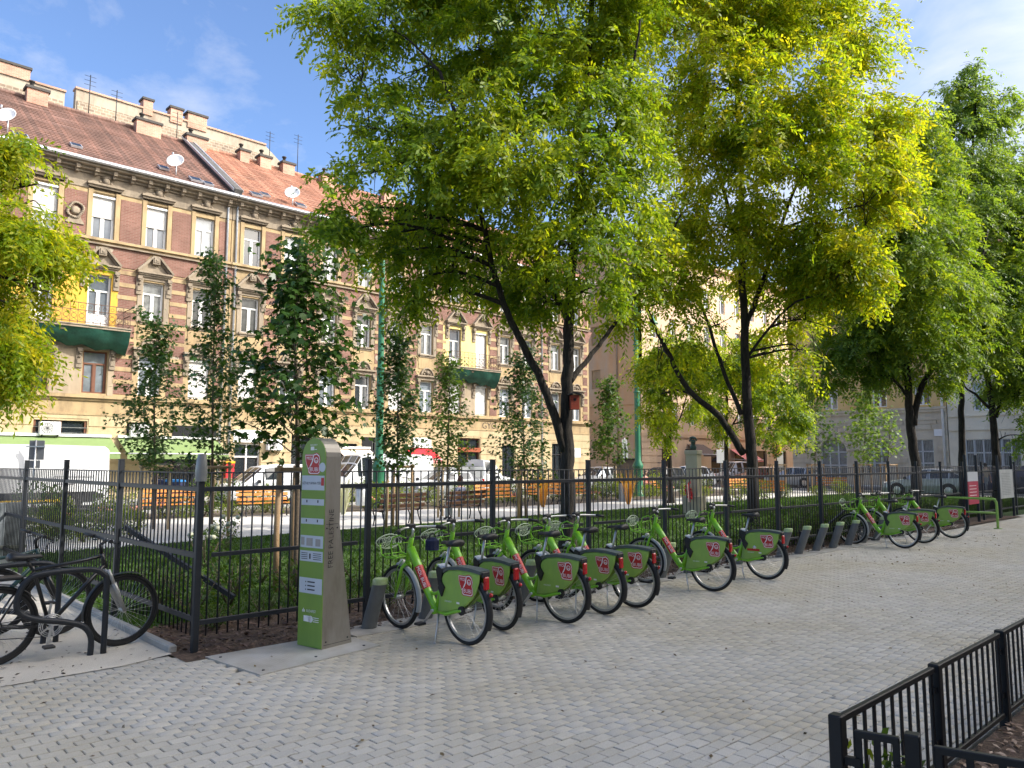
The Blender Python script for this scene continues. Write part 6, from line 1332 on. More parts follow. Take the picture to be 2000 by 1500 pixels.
        b = MB(); put_text(b, 'BUDAPEST', (.20, s*(ya+.0115), .40), (-s*-1 if s < 0 else -1, 0, 0), ZZ, .022, 0, 1.0); b.bx(.055-.022, .055+.022, s*(ya+.0112)-.0004, s*(ya+.0112)+.0004, .392, .41); b.build('lettering', m_lw, sk)
    b = MB(); tp = [(.275, .668), (.20, .703), (.05, .721), (-.12, .718), (-.275, .702)]
    b.prism(tp+[(x, z+.032) for x, z in reversed(tp)], -.062, .062); b.build('rear_deck', m_gp, t)
    b = MB(); b.prism([(.29, .62), (.27, .70), (.35, .728), (.37, .69), (.335, .54), (.28, .54)], -.07, .07); b.prism([(.24, .53), (.30, .60), (.33, .52), (.285, .44)], .05, .08); lk = b.build('lock_box', m_blk, t)
    b = MB(); M = Matrix.Rotation(RAD(-22), 3, 'Y'); b.box((.325, 0, .728), (.075, .115, .012), 0, M); b.build('number_plate', m_lblw, lk)
    b = MB(); b.cbox((-.292, 0, .62), (.03, .07, .12), .012); b.build('reflector', m_refl, t); b = MB(); b.cbox((-.285, 0, .70), (.02, .10, .05), .006); b.cbox((-.33, 0, .51), (.035, .05, .05), .012, 0); b.build('mudflap', m_blk, t)
    b = MB(); b.lathe([(0, 0), (.022, .003), (.014, .018), (0, .022)], 10, c=(-.348, 0, .515), M=Matrix.Rotation(RAD(-90), 3, 'Y')); b.build('tail_lamp', m_refl, t)
    b = MB()
    for s, a in ((1, RAD(-50)), (-1, RAD(130))): c = (.44+math.cos(a)*.17, .28+math.sin(a)*.17); b.bar((.44, s*.075, .28), (c[0], s*.085, c[1]), .012, .024); 
    b.tube([(.44, -.08, .28), (.44, .08, .28)], .016, 8); ck = b.build('crank', m_alu, t)
    for s, a in ((1, RAD(-50)), (-1, RAD(130))): b = MB(); b.cbox((.44+math.cos(a)*.17, s*.135, .28+math.sin(a)*.17), (.09, .09, .022), .004); b.build('pedal', m_blk, ck)
    b = MB(); b.tube([(.42, -.055, .29), (.1, -.07, .30), (.0, -.07, .335)], .03, 8); b.build('chain_guard', m_blk, t)
    b = MB(); b.tube([(.38, .03, .26), (.33, .10, .13), (.27, .175, .012)], .009, 6); b.tube([(.29, .165, .012), (.25, .19, .008)], .012, 6); b.build('kickstand', m_alu, t)
    b = MB(); b.lathe([(.045, -.01), (.045, .01)], 12, c=(0, .062, .335), M=Matrix.Rotation(RAD(90), 3, 'X')); b.build('hub_brake', m_blk, t)
    b = MB(); ax_ = Vector((.545, 0, .838)).normalized(); uu = Vector((-.838, 0, .545)); cen = Vector((.6675, 0, .574))
    for s in (-1, 1):   # red band with white lettering wrapped round the upper flank of the main tube
        n_ = (Vector((0, s, 0))*math.cos(RAD(38))+uu*math.sin(RAD(38))).normalized(); w_ = ax_.cross(n_)
        for j in range(-2, 3):
            pass
        for k in range(8):
            a0, a1 = RAD(-52+13*k), RAD(-39+13*k); f0 = n_*math.cos(a0)+w_*math.sin(a0); f1 = n_*math.cos(a1)+w_*math.sin(a1)
            b.add([cen+ax_*-.125+f0*.0452, cen+ax_*.125+f0*.0462, cen+ax_*.125+f1*.0462, cen+ax_*-.125+f1*.0452], [(0, 1, 2, 3)], 0, True)
        ux = -ax_*(1 if s > 0 else -1); put_text(b, 'MOL BUBI', cen+n_*.0472, ux, n_.cross(ux), .050, 1, 1.05)
    b.build('tube_lettering', [m_red, m_lw], t, recalc=False)
    KIDS[t.name] = list(t.children)
    for c in t.children: KIDS[c.name] = list(c.children)
    return t
HB = hire_bike()
HL = ['green hire bicycle nearest the green pillar, its front wheel beside the first dock post', 'green hire bicycle half hidden behind the nearest one, blue bag strap by its basket', 'green hire bicycle third from the pillar with its kickstand out', 'green hire bicycle fourth from the pillar, basket before the largest trunk', 'green hire bicycle fifth from the pillar with low black saddle', 'green hire bicycle standing apart, right of the group of five, left of the stone bust', 'green hire bicycle with a red sticker on its skirt, left of the empty dock posts', 'nearest of the three far green hire bicycles beyond the empty dock posts', 'middle one of the three far green hire bicycles beyond the empty dock posts', 'farthest green hire bicycle, beside the green barrier rail']
for i, (px, py, lean, yaw) in enumerate(((912, 1260, -.06, 1), (979, 1231, -.05, -3), (1105, 1217, -.05, 2), (1178, 1200, -.05, 0), (1240, 1187, -.05, 3), (1392, 1155, -.05, 3), (1497, 1132, -.05, 2), (1766, 1071, -.05, -1), (1803, 1061, -.06, 2), (1861, 1051, -.05, 1))):
    g_ = gp(px, py); o = HB if i == 0 else dup(HB); o['label'] = HL[i]; o.location = (g_.x, g_.y, 0); o.rotation_euler = (lean*.6+rnd.gauss(0, .012), 0, RAD(90+yaw*1.7))
    ang = (0, 5, -3, 7, -6, 2, -4, 3, -8, 4)[i]
    if ang:   # handlebars, fork and front wheel turned a little about the steering axis
        pv = Vector((.915, 0, .735)); M = Matrix.Translation(pv) @ Matrix.Rotation(RAD(ang), 4, Vector((-.285, 0, .958))) @ Matrix.Translation(-pv)
        fr_ = [c for c in o.children if c.name.split('.')[0] in ('fork', 'handlebar', 'front_basket', 'front_fender', 'headlamp') or (c.name.split('.')[0] == 'wheel' and c.location.x > .5)]
        for c in fr_: c.matrix_basis = M @ c.matrix_basis
    if i == 6:
        b = MB(); b.cbox((.16, .0605, .44), (.20, .003, .032), .001); b.lathe([(.0, -.001), (.03, 0), (.0, .001)], 8, 1, c=(.14, .0605, .475), M=Matrix.Rotation(RAD(90), 3, 'X')); b.build('sticker', [m_red, m_lw], o)
g_ = gp(985, 1085); t = thing('bag', 'small dark blue bag in the basket of the second hire bicycle', 'bag', (5.50, 7.10, .765)); b = MB(); b.cbox((0, 0, .07), (.13, .16, .14), .035); b.build('pouch', mat('navy_cloth', (.02, .025, .07), .85, bump=.3), t); b = MB(); b.torus((0, 0, .14), .045, .008, 12, 5); b.build('strap', m_blk, t)
# ================================================================ private bicycles and their stands
def old_bike(label, loc, rz, mf, m2, saddle_z=.98, rack=False, R=.345, lean=.05):
    t = thing('bicycle', label, 'bicycle', loc, rz, 'private bicycles at the stands'); t.rotation_euler = (lean, 0, rz); wb = 1.06
    wheel(t, (0, 0, R), R, m_blk, 32, .019); fw = wheel(t, (wb, 0, R), R, m_blk, 32, .019)
    f = MB(); bbk = (.43, 0, .30); hd0, hd1 = (.835, 0, .90), (.875, 0, .76); st = (.27, 0, .80)
    f.tube([hd0, hd1], .022, 8); f.tube([(.84, 0, .88), (.70, 0, .85), st], .017, 8); f.tube([(.865, 0, .79), (.68, 0, .58), bbk], .021, 8); f.tube([bbk, st, (.26, 0, .83)], .017, 8)
    for s in (-1, 1): f.tube([bbk, (.2, s*.05, .31), (0, s*.062, R)], .011, 6); f.tube([(.275, s*.015, .79), (.12, s*.05, .56), (0, s*.062, R)], .009, 6)
    f.tube([(.43, -.04, .30), (.43, .04, .30)], .024, 10); f.build('frame', mf, t)
    f = MB(); f.tube([(.88, -.06, .73), (.88, .06, .73)], .020, 8)
    for s in (-1, 1): f.tube([(.885, s*.065, .75), (.955, s*.065, .58)], .016, 8); f.tube([(.94, s*.065, .62), (.99, s*.065, .50), (wb, s*.062, R)], [.024, .022, .016], 8)
    f.build('suspension_fork', m2, t)
    p = MB(); p.tube([(.265, 0, .80), (.215, 0, saddle_z-.04)], .0135, 8); p.build('seat_post', m_blk, t); saddle(t, (.20, 0, saddle_z), .28, .17)
    h = MB(); h.tube([(.835, 0, .90), (.815, 0, .98), (.87, 0, 1.02)], .015, 8); h.tube([(.80, -.32, 1.05), (.86, -.15, 1.03), (.875, 0, 1.02), (.86, .15, 1.03), (.80, .32, 1.05)], .0125, 8); hb = h.build('handlebar', m_blk, t)
    for s in (-1, 1): g = MB(); g.tube([(.79, s*.325, 1.052), (.835, s*.21, 1.04)], .018, 8); g.tube([(.84, s*.20, 1.03), (.90, s*.26, 1.0), (.86, s*.33, .99)], .006, 5); g.build('grip', m_blk, hb)
    g = MB(); g.tube([(.86, .12, 1.03), (.97, .1, .98), (.93, .03, .80), (.9, .03, .6)], .004, 4); g.tube([(.86, -.12, 1.03), (.96, -.08, 1.0), (.85, -.03, .84), (.5, -.02, .62)], .004, 4); g.build('cable', m_blk, hb)
    for c, a0, a1 in (((0, R), 30, 205), ((wb, R), 60, 190)):
        V = []; n = 12
        for i in range(n+1):
            a = RAD(a0+(a1-a0)*i/n)
            for y in (-.028, 0, .028): V.append((c[0]+math.cos(a)*(R+.018-(abs(y) > 0)*.008), y, c[1]+math.sin(a)*(R+.018-(abs(y) > 0)*.008)))
        b = MB(); b.add(V, [(3*i+j, 3*i+3+j, 3*i+4+j, 3*i+1+j) for i in range(n) for j in range(2)], 0, True); b.build('mudguard', m_blk, t, recalc=False)
    b = MB()
    for r in (.10, .085, .07): b.torus((.43, -.055, .30), r, .005, 22, 4)
    for k in range(5): a = k*1.257; b.bar((.43, -.055, .30), (.43+math.cos(a)*.1, -.055, .30+math.sin(a)*.1), .006, .014)
    ck = b.build('chainring', m_alu, t); b = MB(); b.tube([(.43, -.075, .30), (.43, .075, .30)], .012, 6)
    for s, a in ((-1, RAD(-100)), (1, RAD(80))): b.bar((.43, s*.07, .30), (.43+math.cos(a)*.17, s*.08, .30+math.sin(a)*.17), .012, .02)
    ck = b.build('crank', m_alu, t)
    for s, a in ((-1, RAD(-100)), (1, RAD(80))): b = MB(); b.cbox((.43+math.cos(a)*.17, s*.13, .30+math.sin(a)*.17), (.09, .08, .02), .004); b.build('pedal', m_blk, ck)
    b = MB(); b.tube([(.43, -.055, .395), (0, -.05, R+.03)], .004, 4); b.tube([(.43, -.055, .205), (.03, -.05, .24), (0, -.05, R-.03)], .004, 4); b.torus((0, -.05, R), .045, .008, 14, 4); b.tube([(.01, -.05, R), (.03, -.05, .22)], .012, 5); b.build('chain', m_dark, t)
    if rack:
        b = MB()
        for s in (-1, 1): b.tube([(.23, s*.05, .74), (-.28, s*.06, .74)], .006, 5); b.tube([(-.05, s*.062, .74), (0, s*.066, R)], .006, 5)
        for k in range(5): b.tube([(.15-.1*k, -.06, .74), (.15-.1*k, .06, .74)], .005, 5)
        b.cbox((-.02, 0, .755), (.4, .13, .02), .005); b.build('luggage_rack', m_blk, t)
    return t
m_bkb = mat('bike_black', (.018, .018, .020), .35, coat=.3); m_silv = mat('fork_silver', (.40, .40, .39), .4, .4); m_teal = mat('bike_teal', (.02, .06, .055), .35, coat=.3)
ob = old_bike('black trekking bicycle with silver suspension fork, its front wheel at the corner fence', (1.46, 8.05, 0), RAD(4), m_bkb, m_silv, .93, True)
ob2 = old_bike('black and teal city bicycle locked behind the trekking bicycle', (1.12, 8.95, 0), RAD(6), m_teal, m_bkb, 1.0)
ob3 = old_bike('dark bicycle with an orange reflector at the left edge, behind the other two', (.62, 9.5, 0), RAD(-4), m_bkb, m_bkb, 1.02)
b = MB(); b.cbox((-.02, 0, .80), (.03, .06, .06), .01); b.build('reflector', mat('orange_reflector', (.75, .25, .02), .3), ob3)
def hoop(label, c, rz):
    t = thing('bicycle_stand', label, 'bicycle stand', c, rz, 'bicycle stands'); b = MB()
    b.tube(limb_pts([(.36, 0, -.02), (.36, 0, .62), (.33, 0, .72), (.22, 0, .775), (-.10, 0, .775), (-.26, 0, .74), (-.34, 0, .60), (-.33, 0, .46), (-.20, 0, .38), (.02, 0, .33), (.18, 0, .27), (.25, 0, .16), (.25, 0, -.02)]), .027, 10); b.build('tube', m_dark, t); return t
hoop('dark curved tube bicycle stand in front of the black trekking bicycle', (1.95, 7.93, 0), RAD(-4)); hoop('dark curved tube bicycle stand behind the trekking bicycle', (1.75, 8.75, 0), RAD(-4))
# ================================================================ barrier, notice boards
m_bgn = mat('barrier_green', (.24, .42, .08), .4, var=.06)
t = thing('barrier_rail', 'light green tubular barrier rail beyond the farthest hire bicycle', 'barrier', (23.9, 6.15, 0), RAD(92)); b = MB(); b.tube(limb_pts([(0, 0, 0), (0, 0, .62), (.03, 0, .74), (.14, 0, .79), (1.20, 0, .79), (1.31, 0, .74), (1.34, 0, .62), (1.34, 0, 0)]), .032, 10); b.build('hoop', m_bgn, t)
b = MB(); b.tube([(0, 0, .42), (1.34, 0, .42)], .026, 8); b.build('crossbar', m_bgn, t); b = MB(); b.cbox((0, 0, .008), (.18, .14, .016), .004); b.cbox((1.34, 0, .008), (.18, .14, .016), .004); b.build('foot_plate', m_bgn, t)
q = yp(1886, 960, 7.42); q1 = yp(1942, 950, 7.42)
def notice(label, x, w, z0, z1, m, head, rows, mt):
    t = thing('notice_board', label, 'notice board', (x, 7.25, 0)); b = MB()
    for s in (-1, 1): b.cbox((s*(w/2+.05), 0, 1.0), (.07, .07, 2.0), .006)
    b.build('frame', m_dark, t); b = MB(); b.cbox((0, -.03, (z0+z1)/2), (w, .025, z1-z0), .004); pn = b.build('panel', m, t); b = MB()
    for k in range(rows): z = z1-.14-(z1-z0-.2)*k/rows; b.bx(-w*.38, w*.3, -.0445, -.043, z, z+.02)
    b.build('print', mt, pn)
    if head: b = MB(); b.bx(-w/2, w/2, -.045, -.03, z1, z1+.28); b.build('header', m_lblw, t)
    return t
notice('red notice board with white lines on the fence, behind the green barrier', q.x, .95, .55, 1.22, mat('notice_red', (.42, .02, .06), .5), True, 5, m_lw)
notice('pale grey notice board on the fence by the right edge tree', q1.x+.6, 1.5, .62, 1.55, mat('notice_grey', (.45, .47, .46), .5), False, 14, mat('grey_print', (.30, .32, .32), .6))
# ================================================================ lamp posts
m_lgreen = mat('lamp_green', (.030, .17, .090), .4, var=.12, scale=3, coat=.2)
def lamp(label, x, d, hz, side):
    q = dp(x, 905, d); t = thing('lamp_post', label, 'lamp post', (q.x, q.y, 0), group='green lamp posts in the park'); b = MB()
    b.lathe([(.34, 0), (.34, .12), (.27, .2), (.25, 1.5), (.29, 1.56), (.29, 1.66), (.17, 1.9), (.16, 2.6), (.15, 5.0), (.155, 5.6)], 16); b.build('base', m_lgreen, t)
    b = MB(); b.lathe([(.13, 5.6), (.125, 7.6), (.11, hz)], 14); b.build('pole', m_lgreen, t)
    b = MB()
    for z in (5.6, 7.9, 8.2): b.lathe([(.13, z-.05), (.19, z-.03), (.19, z+.03), (.13, z+.06)], 14)
    b.build('collar', m_lgreen, t)
    s = RT*side; e = s*1.0; b = MB(); zt = hz-.6; b.tube(limb_pts([(0, 0, zt), (e.x*.5, e.y*.5, zt+.35), (e.x, e.y, zt+.2), (e.x, e.y, zt-.05)]), .03, 7); b.build('arm', m_lgreen, t)
    b = MB(); b.lathe([(.02, .28), (.06, .24), (.09, .12), (.22, .02), (.30, -.12), (.29, -.14), (.02, -.10)], 14, c=(e.x, e.y, zt-.3)); l = b.build('lamp_head', m_lgreen, t); b = MB(); b.lathe([(.24, -.12), (.25, -.2), (.18, -.36), (.02, -.42)], 14, c=(e.x, e.y, zt-.3)); b.build('globe', mat('frosted_globe', (.62, .60, .50), .3), l)
lamp('tall green lamp post with a hanging lantern, left of the largest tree', 740, 31, 10.6, -.65); lamp('tall green lamp post between the largest tree and the stone bust', 1246, 41.4, 10.4, .95)
# ================================================================ benches
m_or = mat('orange_slat', (.62, .23, .035), .5, var=.12, scale=6); m_dbr = mat('dark_slat', (.085, .040, .025), .5, var=.2, scale=6); m_iron = mat('cast_iron', (.02, .02, .022), .5)
def bench(ms):
    t = thing('park_bench', 'x', 'bench'); L = 1.75
    for i, (y, z, tilt) in enumerate(((.20, .56, 12), (.235, .72, 12), (.265, .86, 12))): b = MB(); b.cbox((0, 0, 0), (L, .028, .10), .006); b.build('slat', ms, t, loc=(0, y, z)).rotation_euler = (RAD(-tilt), 0, 0)
    for y in (-.22, -.11, 0, .11): b = MB(); b.cbox((0, y, .44), (L, .085, .03), .006); b.build('slat', ms, t)
    for s in (-1, 1):
        b = MB(); x = s*.68; b.tube(limb_pts([(x, -.25, 0), (x, -.20, .25), (x, -.24, .42), (x, .14, .42), (x, .20, .52), (x, .29, .92)]), .022, 6); b.tube(limb_pts([(x, .30, 0), (x, .16, .25), (x, .12, .42)]), .022, 6); b.tube(limb_pts([(x, .21, .64), (x, -.1, .66), (x, -.26, .60), (x, -.22, .42)]), .018, 6); b.build('leg', m_iron, t)
    KIDS[t.name] = list(t.children); return t
BO = bench(m_or); BD = bench(m_dbr)
OB = [((330, 1012), 'orange slatted bench behind the fence corner, before the blue bins'), ((516, 1008), 'orange slatted bench in front of the small white van'), ((970, 992), 'orange slatted bench right of the seated reader'), ((1062, 984), 'orange slatted bench left of the largest trunk'), ((1120, 984), 'orange slatted bench partly behind the largest trunk'), ((1268, 968), 'orange slatted bench under the second lamp post, with a person'), ((1445, 968), 'orange slatted bench left of the second tree trunk'), ((1497, 975), 'orange slatted bench right of the second tree trunk'), ((1625, 962), 'small orange bench before the arched window')]
for i, ((px, py), l) in enumerate(OB):
    g_ = gp(px, py); o = BO if i == 0 else dup(BO); o.location = (g_.x, g_.y, 0); o.rotation_euler = (0, 0, RAD(-8+rnd.gauss(0, 3)) if i < 7 else RAD(-60)); o['label'] = l; o['group'] = 'orange benches beyond the path'
for i, ((px, py), l) in enumerate((((776, 1026), 'empty dark brown bench seen from behind, left one at the path'), ((900, 1016), 'dark brown bench seen from behind with a reader sitting on it'))):
    g_ = gp(px, py); o = BD if i == 0 else dup(BD); o.location = (g_.x, g_.y, 0); o.rotation_euler = (0, 0, RAD(180+8)); o['label'] = l; o['group'] = 'dark benches at the path'
# ================================================================ people
m_skin = mat('skin', (.48, .27, .19), .55, var=.05); m_hair = mat('auburn_hair', (.10, .035, .018), .6, var=.3, scale=30); m_hairb = mat('dark_hair', (.02, .015, .012), .6)
def skin_body(name, J, E_, mats, parent, facemat=None, lv=1):
    me = bpy.data.meshes.new(name); me.from_pydata([j[0] for j in J], E_, []); o = bpy.data.objects.new(name, me); COL.objects.link(o)
    md = o.modifiers.new('skin', 'SKIN'); md.use_smooth_shade = True; ss = o.modifiers.new('sub', 'SUBSURF'); ss.levels = lv; ss.render_levels = lv
    if not me.skin_vertices: me.skin_vertices.new()
    for i, j in enumerate(J): v = me.skin_vertices[0].data[i]; v.radius = (j[1], j[1]) if not isinstance(j[1], tuple) else j[1]; v.use_root = (i == 0)
    bpy.context.view_layer.update(); m2 = bpy.data.meshes.new_from_object(o.evaluated_get(bpy.context.evaluated_depsgraph_get())); bpy.data.objects.remove(o)
    o = bpy.data.objects.new(name, m2); COL.objects.link(o); o.parent = parent; m2.materials.clear()
    for q in mats: m2.materials.append(q)
    if facemat:
        for p in m2.polygons: p.material_index = facemat(p.center)
    return o
def head_of(t, c, hair, fwd, hl=.10):
    # face, ears and hair as children of the body; c = head centre
    b = MB(); f = Vector(fwd).normalized(); s = f.cross(ZZ)
    M = Matrix((s, f, ZZ)).transposed(); C = Vector(c)
    V = []; n, k = 12, 10
    for i in range(k+1):
        ph = math.pi*i/k
        for j in range(n):
            th = 2*math.pi*j/n; p = Vector((.078*math.sin(ph)*math.cos(th), .095*math.sin(ph)*math.sin(th), .118*math.cos(ph)))
            if p.y > .04: p.z *= 1.0; p.x *= .92
            V.append(C+M @ p)
    b.add(V, [(i*n+j, i*n+(j+1) % n, (i+1)*n+(j+1) % n, (i+1)*n+j) for i in range(k) for j in range(n)], 0, True)
    b.add([C+M @ Vector(q) for q in ((-.012, .09, .01), (.012, .09, .01), (0, .115, -.02), (0, .09, -.03))], [(0, 1, 2), (0, 2, 3), (1, 3, 2)], 0)
    for e in (-1, 1): b.lathe([(.0, -.004), (.014, 0), (0, .004)], 8, 1, c=C+M @ Vector((e*.03, .088, .012)), M=M @ Matrix.Rotation(RAD(90), 3, 'X')); b.lathe([(0, -.01), (.022, 0), (0, .01)], 8, 0, c=C+M @ Vector((e*.078, -.005, 0)), M=M @ Matrix.Rotation(RAD(90), 3, 'Y'))
    b.box(C+M @ Vector((0, .088, -.055)), (.04, .006, .008), 2, M); hd = b.build('head', [m_skin, m_ink, mat('lips', (.35, .10, .09), .5)], t)
    b = MB(); V = []
    for i in range(k+1):
        ph = math.pi*.62*i/k
        for j in range(n):
            th = 2*math.pi*j/n; p = Vector((.092*math.sin(ph)*math.cos(th), -.014+.102*math.sin(ph)*math.sin(th), .014+.122*math.cos(ph)))
            if p.y > .055 and p.z < .06: p.y = .055
            if i == k and p.y < .0: p.z -= hl
            V.append(C+M @ p)
    b.add(V, [(i*n+j, i*n+(j+1) % n, (i+1)*n+(j+1) % n, (i+1)*n+j) for i in range(k) for j in range(n)], 0, True); b.build('hair', hair, hd)
def fingers(J, E_, wi, wrist, d, side):
    d = Vector(d).normalized(); s = Vector(side).normalized()
    for k, (o, L) in enumerate(((-.03, .06), (-.01, .075), (.01, .08), (.03, .07))):
        a = len(J); J.append((tuple(Vector(wrist)+d*.08+s*o), .010)); J.append((tuple(Vector(wrist)+d*(.08+L*.6)+s*o+Vector((0, 0, -.012))), .009)); J.append((tuple(Vector(wrist)+d*(.08+L)+s*o+Vector((0, 0, -.03))), .008)); E_ += [(wi, a), (a, a+1), (a+1, a+2)]
    a = len(J); J.append((tuple(Vector(wrist)+d*.03+s*.045), .011)); J.append((tuple(Vector(wrist)+d*.075+s*.06), .009)); E_ += [(wi, a), (a, a+1)]
def sitter(label, loc, rz, top, legm, hair):
    t = thing('person', label, 'person', loc, rz)   # local: faces -y, seat height .46
    J = [((0, .05, .52), .13), ((0, .07, .68), .125), ((0, .06, .86), .145), ((0, .05, .98), .11), ((0, .04, 1.06), .055), ((0, .03, 1.13), .05)]; E_ = [(0, 1), (1, 2), (2, 3), (3, 4), (4, 5)]
    for s in (-1, 1):
        a = len(J); J += [((s*.09, .02, .53), .095), ((s*.11, -.22, .545), .082), ((s*.10, -.42, .53), .06), ((s*.10, -.44, .28), .052), ((s*.10, -.42, .08), .038), ((s*.10, -.50, .04), .035), ((s*.10, -.57, .03), .028)]; E_ += [(0, a), (a, a+1), (a+1, a+2), (a+2, a+3), (a+3, a+4), (a+4, a+5), (a+5, a+6)]
        a = len(J); J += [((s*.19, .05, .95), .06), ((s*.23, .02, .74), .045), ((s*.15, -.16, .66), .037), ((s*.08, -.25, .66), .025)]; E_ += [(3, a), (a, a+1), (a+1, a+2), (a+2, a+3)]; fingers(J, E_, a+3, (s*.08, -.25, .66), (-s*.5, -.8, .1), (.8, -.5*s, 0))
    def fm(c):
        if c.z > 1.02: return 0
        if c.y < -.12 and c.z > .60: return 0
        if c.z < .10: return 3
        if c.z < .60 and c.y < .10 or c.z < .5: return 2
        return 1
    skin_body('body', J, E_, [m_skin, top, legm, m_ink], t, fm); head_of(t, (0, .015, 1.24), hair, (0, -1, -.25)); return t
m_navy = mat('navy_print_top', (.03, .04, .11), .8, scale=22, col2=(.30, .32, .42)); m_jean = mat('pale_jeans', (.30, .34, .36), .8, var=.15); m_rose = mat('rose_top', (.55, .24, .20), .8); m_dkt = mat('dark_trousers', (.03, .025, .03), .8)
g_ = gp(900, 1016); a_ = RAD(188); v = Vector((math.cos(a_), math.sin(a_), 0)); sitter('person with auburn hair and patterned navy top reading on the dark bench', (g_.x-.05, g_.y+.02, 0), a_, m_navy, m_jean, m_hair)
g_ = gp(1262, 968); sitter('person in rose top and dark trousers on the orange bench by the second lamp post', (g_.x, g_.y, 0), RAD(-8), m_rose, m_dkt, m_hairb)
def walker(label, loc, rz, top, legm, hair):
    t = thing('person', label, 'person', loc, rz); J = [((0, 0, .95), .13), ((0, -.01, 1.12), .12), ((0, -.02, 1.30), .14), ((0, -.01, 1.41), .11), ((0, -.01, 1.49), .055), ((0, -.01, 1.55), .05)]; E_ = [(0, 1), (1, 2), (2, 3), (3, 4), (4, 5)]
    for s in (-1, 1):
        a = len(J); J += [((s*.09, 0, .88), .09), ((s*.09, -s*.10, .50), .062), ((s*.09, -s*.06, .12), .04), ((s*.09, -s*.06-.06, .05), .035), ((s*.09, -s*.06-.14, .03), .028)]; E_ += [(0, a), (a, a+1), (a+1, a+2), (a+2, a+3), (a+3, a+4)]
        a = len(J); J += [((s*.19, -.01, 1.38), .058), ((s*.23, s*.06, 1.10), .042), ((s*.23, s*.02-.06, .86), .034), ((s*.23, s*.02-.07, .82), .025)]; E_ += [(3, a), (a, a+1), (a+1, a+2), (a+2, a+3)]; fingers(J, E_, a+3, (s*.23, s*.02-.07, .82), (0, -.1, -1), (0, 1, 0))
    def fm(c):
        if c.z > 1.45 or (abs(c.x) > .17 and c.z < 1.15): return 0
        return 3 if c.z < .09 else 2 if c.z < .96 else 1
    skin_body('body', J, E_, [m_skin, top, legm, m_ink], t, fm); head_of(t, (0, -.02, 1.66), hair, (0, -1, 0)); return t
q = dp(1924, 905, 44); walker('person in a tan top walking behind the fence gate at the right', (q.x, q.y, 0), RAD(60), mat('tan_top', (.48, .40, .28), .8), m_jean, m_hairb)
# ================================================================ bust on its pedestal
m_lime = mat('limestone', (.46, .41, .29), .85, scale=3, col2=(.54, .48, .35), bump=.2, bscale=40); m_brz = mat('bronze_patina', (.030, .055, .048), .5, .4, scale=9, col2=(.08, .13, .115))
q = gp(1357, 1003); MO = thing('monument', 'bronze bust of a person with short wavy hair on a pale stone pedestal', 'monument', (q.x, q.y, 0), RAD(12))
b = MB(); b.cbox((0, 0, .30), (.62, .62, .62), .01); b.build('plinth', m_lime, MO); b = MB(); b.cbox((0, 0, 1.35), (.42, .42, 1.48), .008); b.build('pedestal', m_lime, MO); b = MB(); b.cbox((0, 0, 2.14), (.48, .48, .14), .01); b.build('capital', m_lime, MO)
J = [((0, 0, 2.20), .12), ((0, -.01, 2.29), .13), ((0, 0, 2.40), .065), ((0, -.02, 2.52), .105), ((0, -.02, 2.60), .10)]; E_ = [(0, 1), (1, 2), (2, 3), (3, 4)]
for s in (-1, 1): J += [((s*.12, 0, 2.28), .07)]; E_ += [(1, len(J)-1)]
bo = skin_body('bust', J, E_, [m_brz], MO, lv=2)
b = MB(); q_ = random.Random(4)
for i in range(70):
    th = q_.uniform(0, 6.28); ph = q_.uniform(0, 1.75); p = Vector((math.sin(ph)*math.cos(th)*.125, .015+math.sin(ph)*math.sin(th)*.13, 2.555+math.cos(ph)*.125))
    if p.y < -.05 and p.z < 2.60: continue
    b.lathe([(0, -.03), (.028, -.012), (.032, .01), (0, .03)], 6, c=p)
b.build('hair', m_brz, bo); b = MB(); b.add([(-.015, -.115, 2.53), (.015, -.115, 2.53), (0, -.155, 2.49), (0, -.11, 2.475)], [(0, 1, 2), (0, 2, 3), (1, 3, 2)]); b.box((0, -.118, 2.445), (.05, .02, .012)); b.build('face', m_brz, bo)
for v_ in [bo]: v_.rotation_euler = (0, 0, RAD(-60))
t = thing('wreath', 'bright red ribbon and flowers leaning against the pedestal of the bust', 'wreath', (q.x-.42, q.y-.05, .42), RAD(12)); b = MB()
for i in range(60): a = rnd.uniform(0, 6.28); r_ = .24*rnd.random()**.5; b.lathe([(0, -.03), (.045, -.01), (.05, .02), (0, .04)], 6, c=(math.cos(a)*r_, math.sin(a)*.10*rnd.random(), .32+math.sin(a)*r_*1.0))
b.build('flower', mat('red_flower', (.62, .01, .02), .6, var=.2), t); b = MB()
for s, mm in ((-.20, 0), (-.3, 1)): b.add([(s, -.06, .62), (s+.11, -.06, .62), (s+.13, -.10, .0), (s+.0, -.10, .02)], [(0, 1, 2, 3)], mm); b.add([(s+.10, -.05, .62), (s+.22, -.07, .75), (s+.30, -.05, .62)], [(0, 1, 2)], 0)
b.build('ribbon', [mat('red_flower', (.6, .01, .02), .6), mat('white_ribbon', (.75, .55, .55), .6)], t, recalc=False)
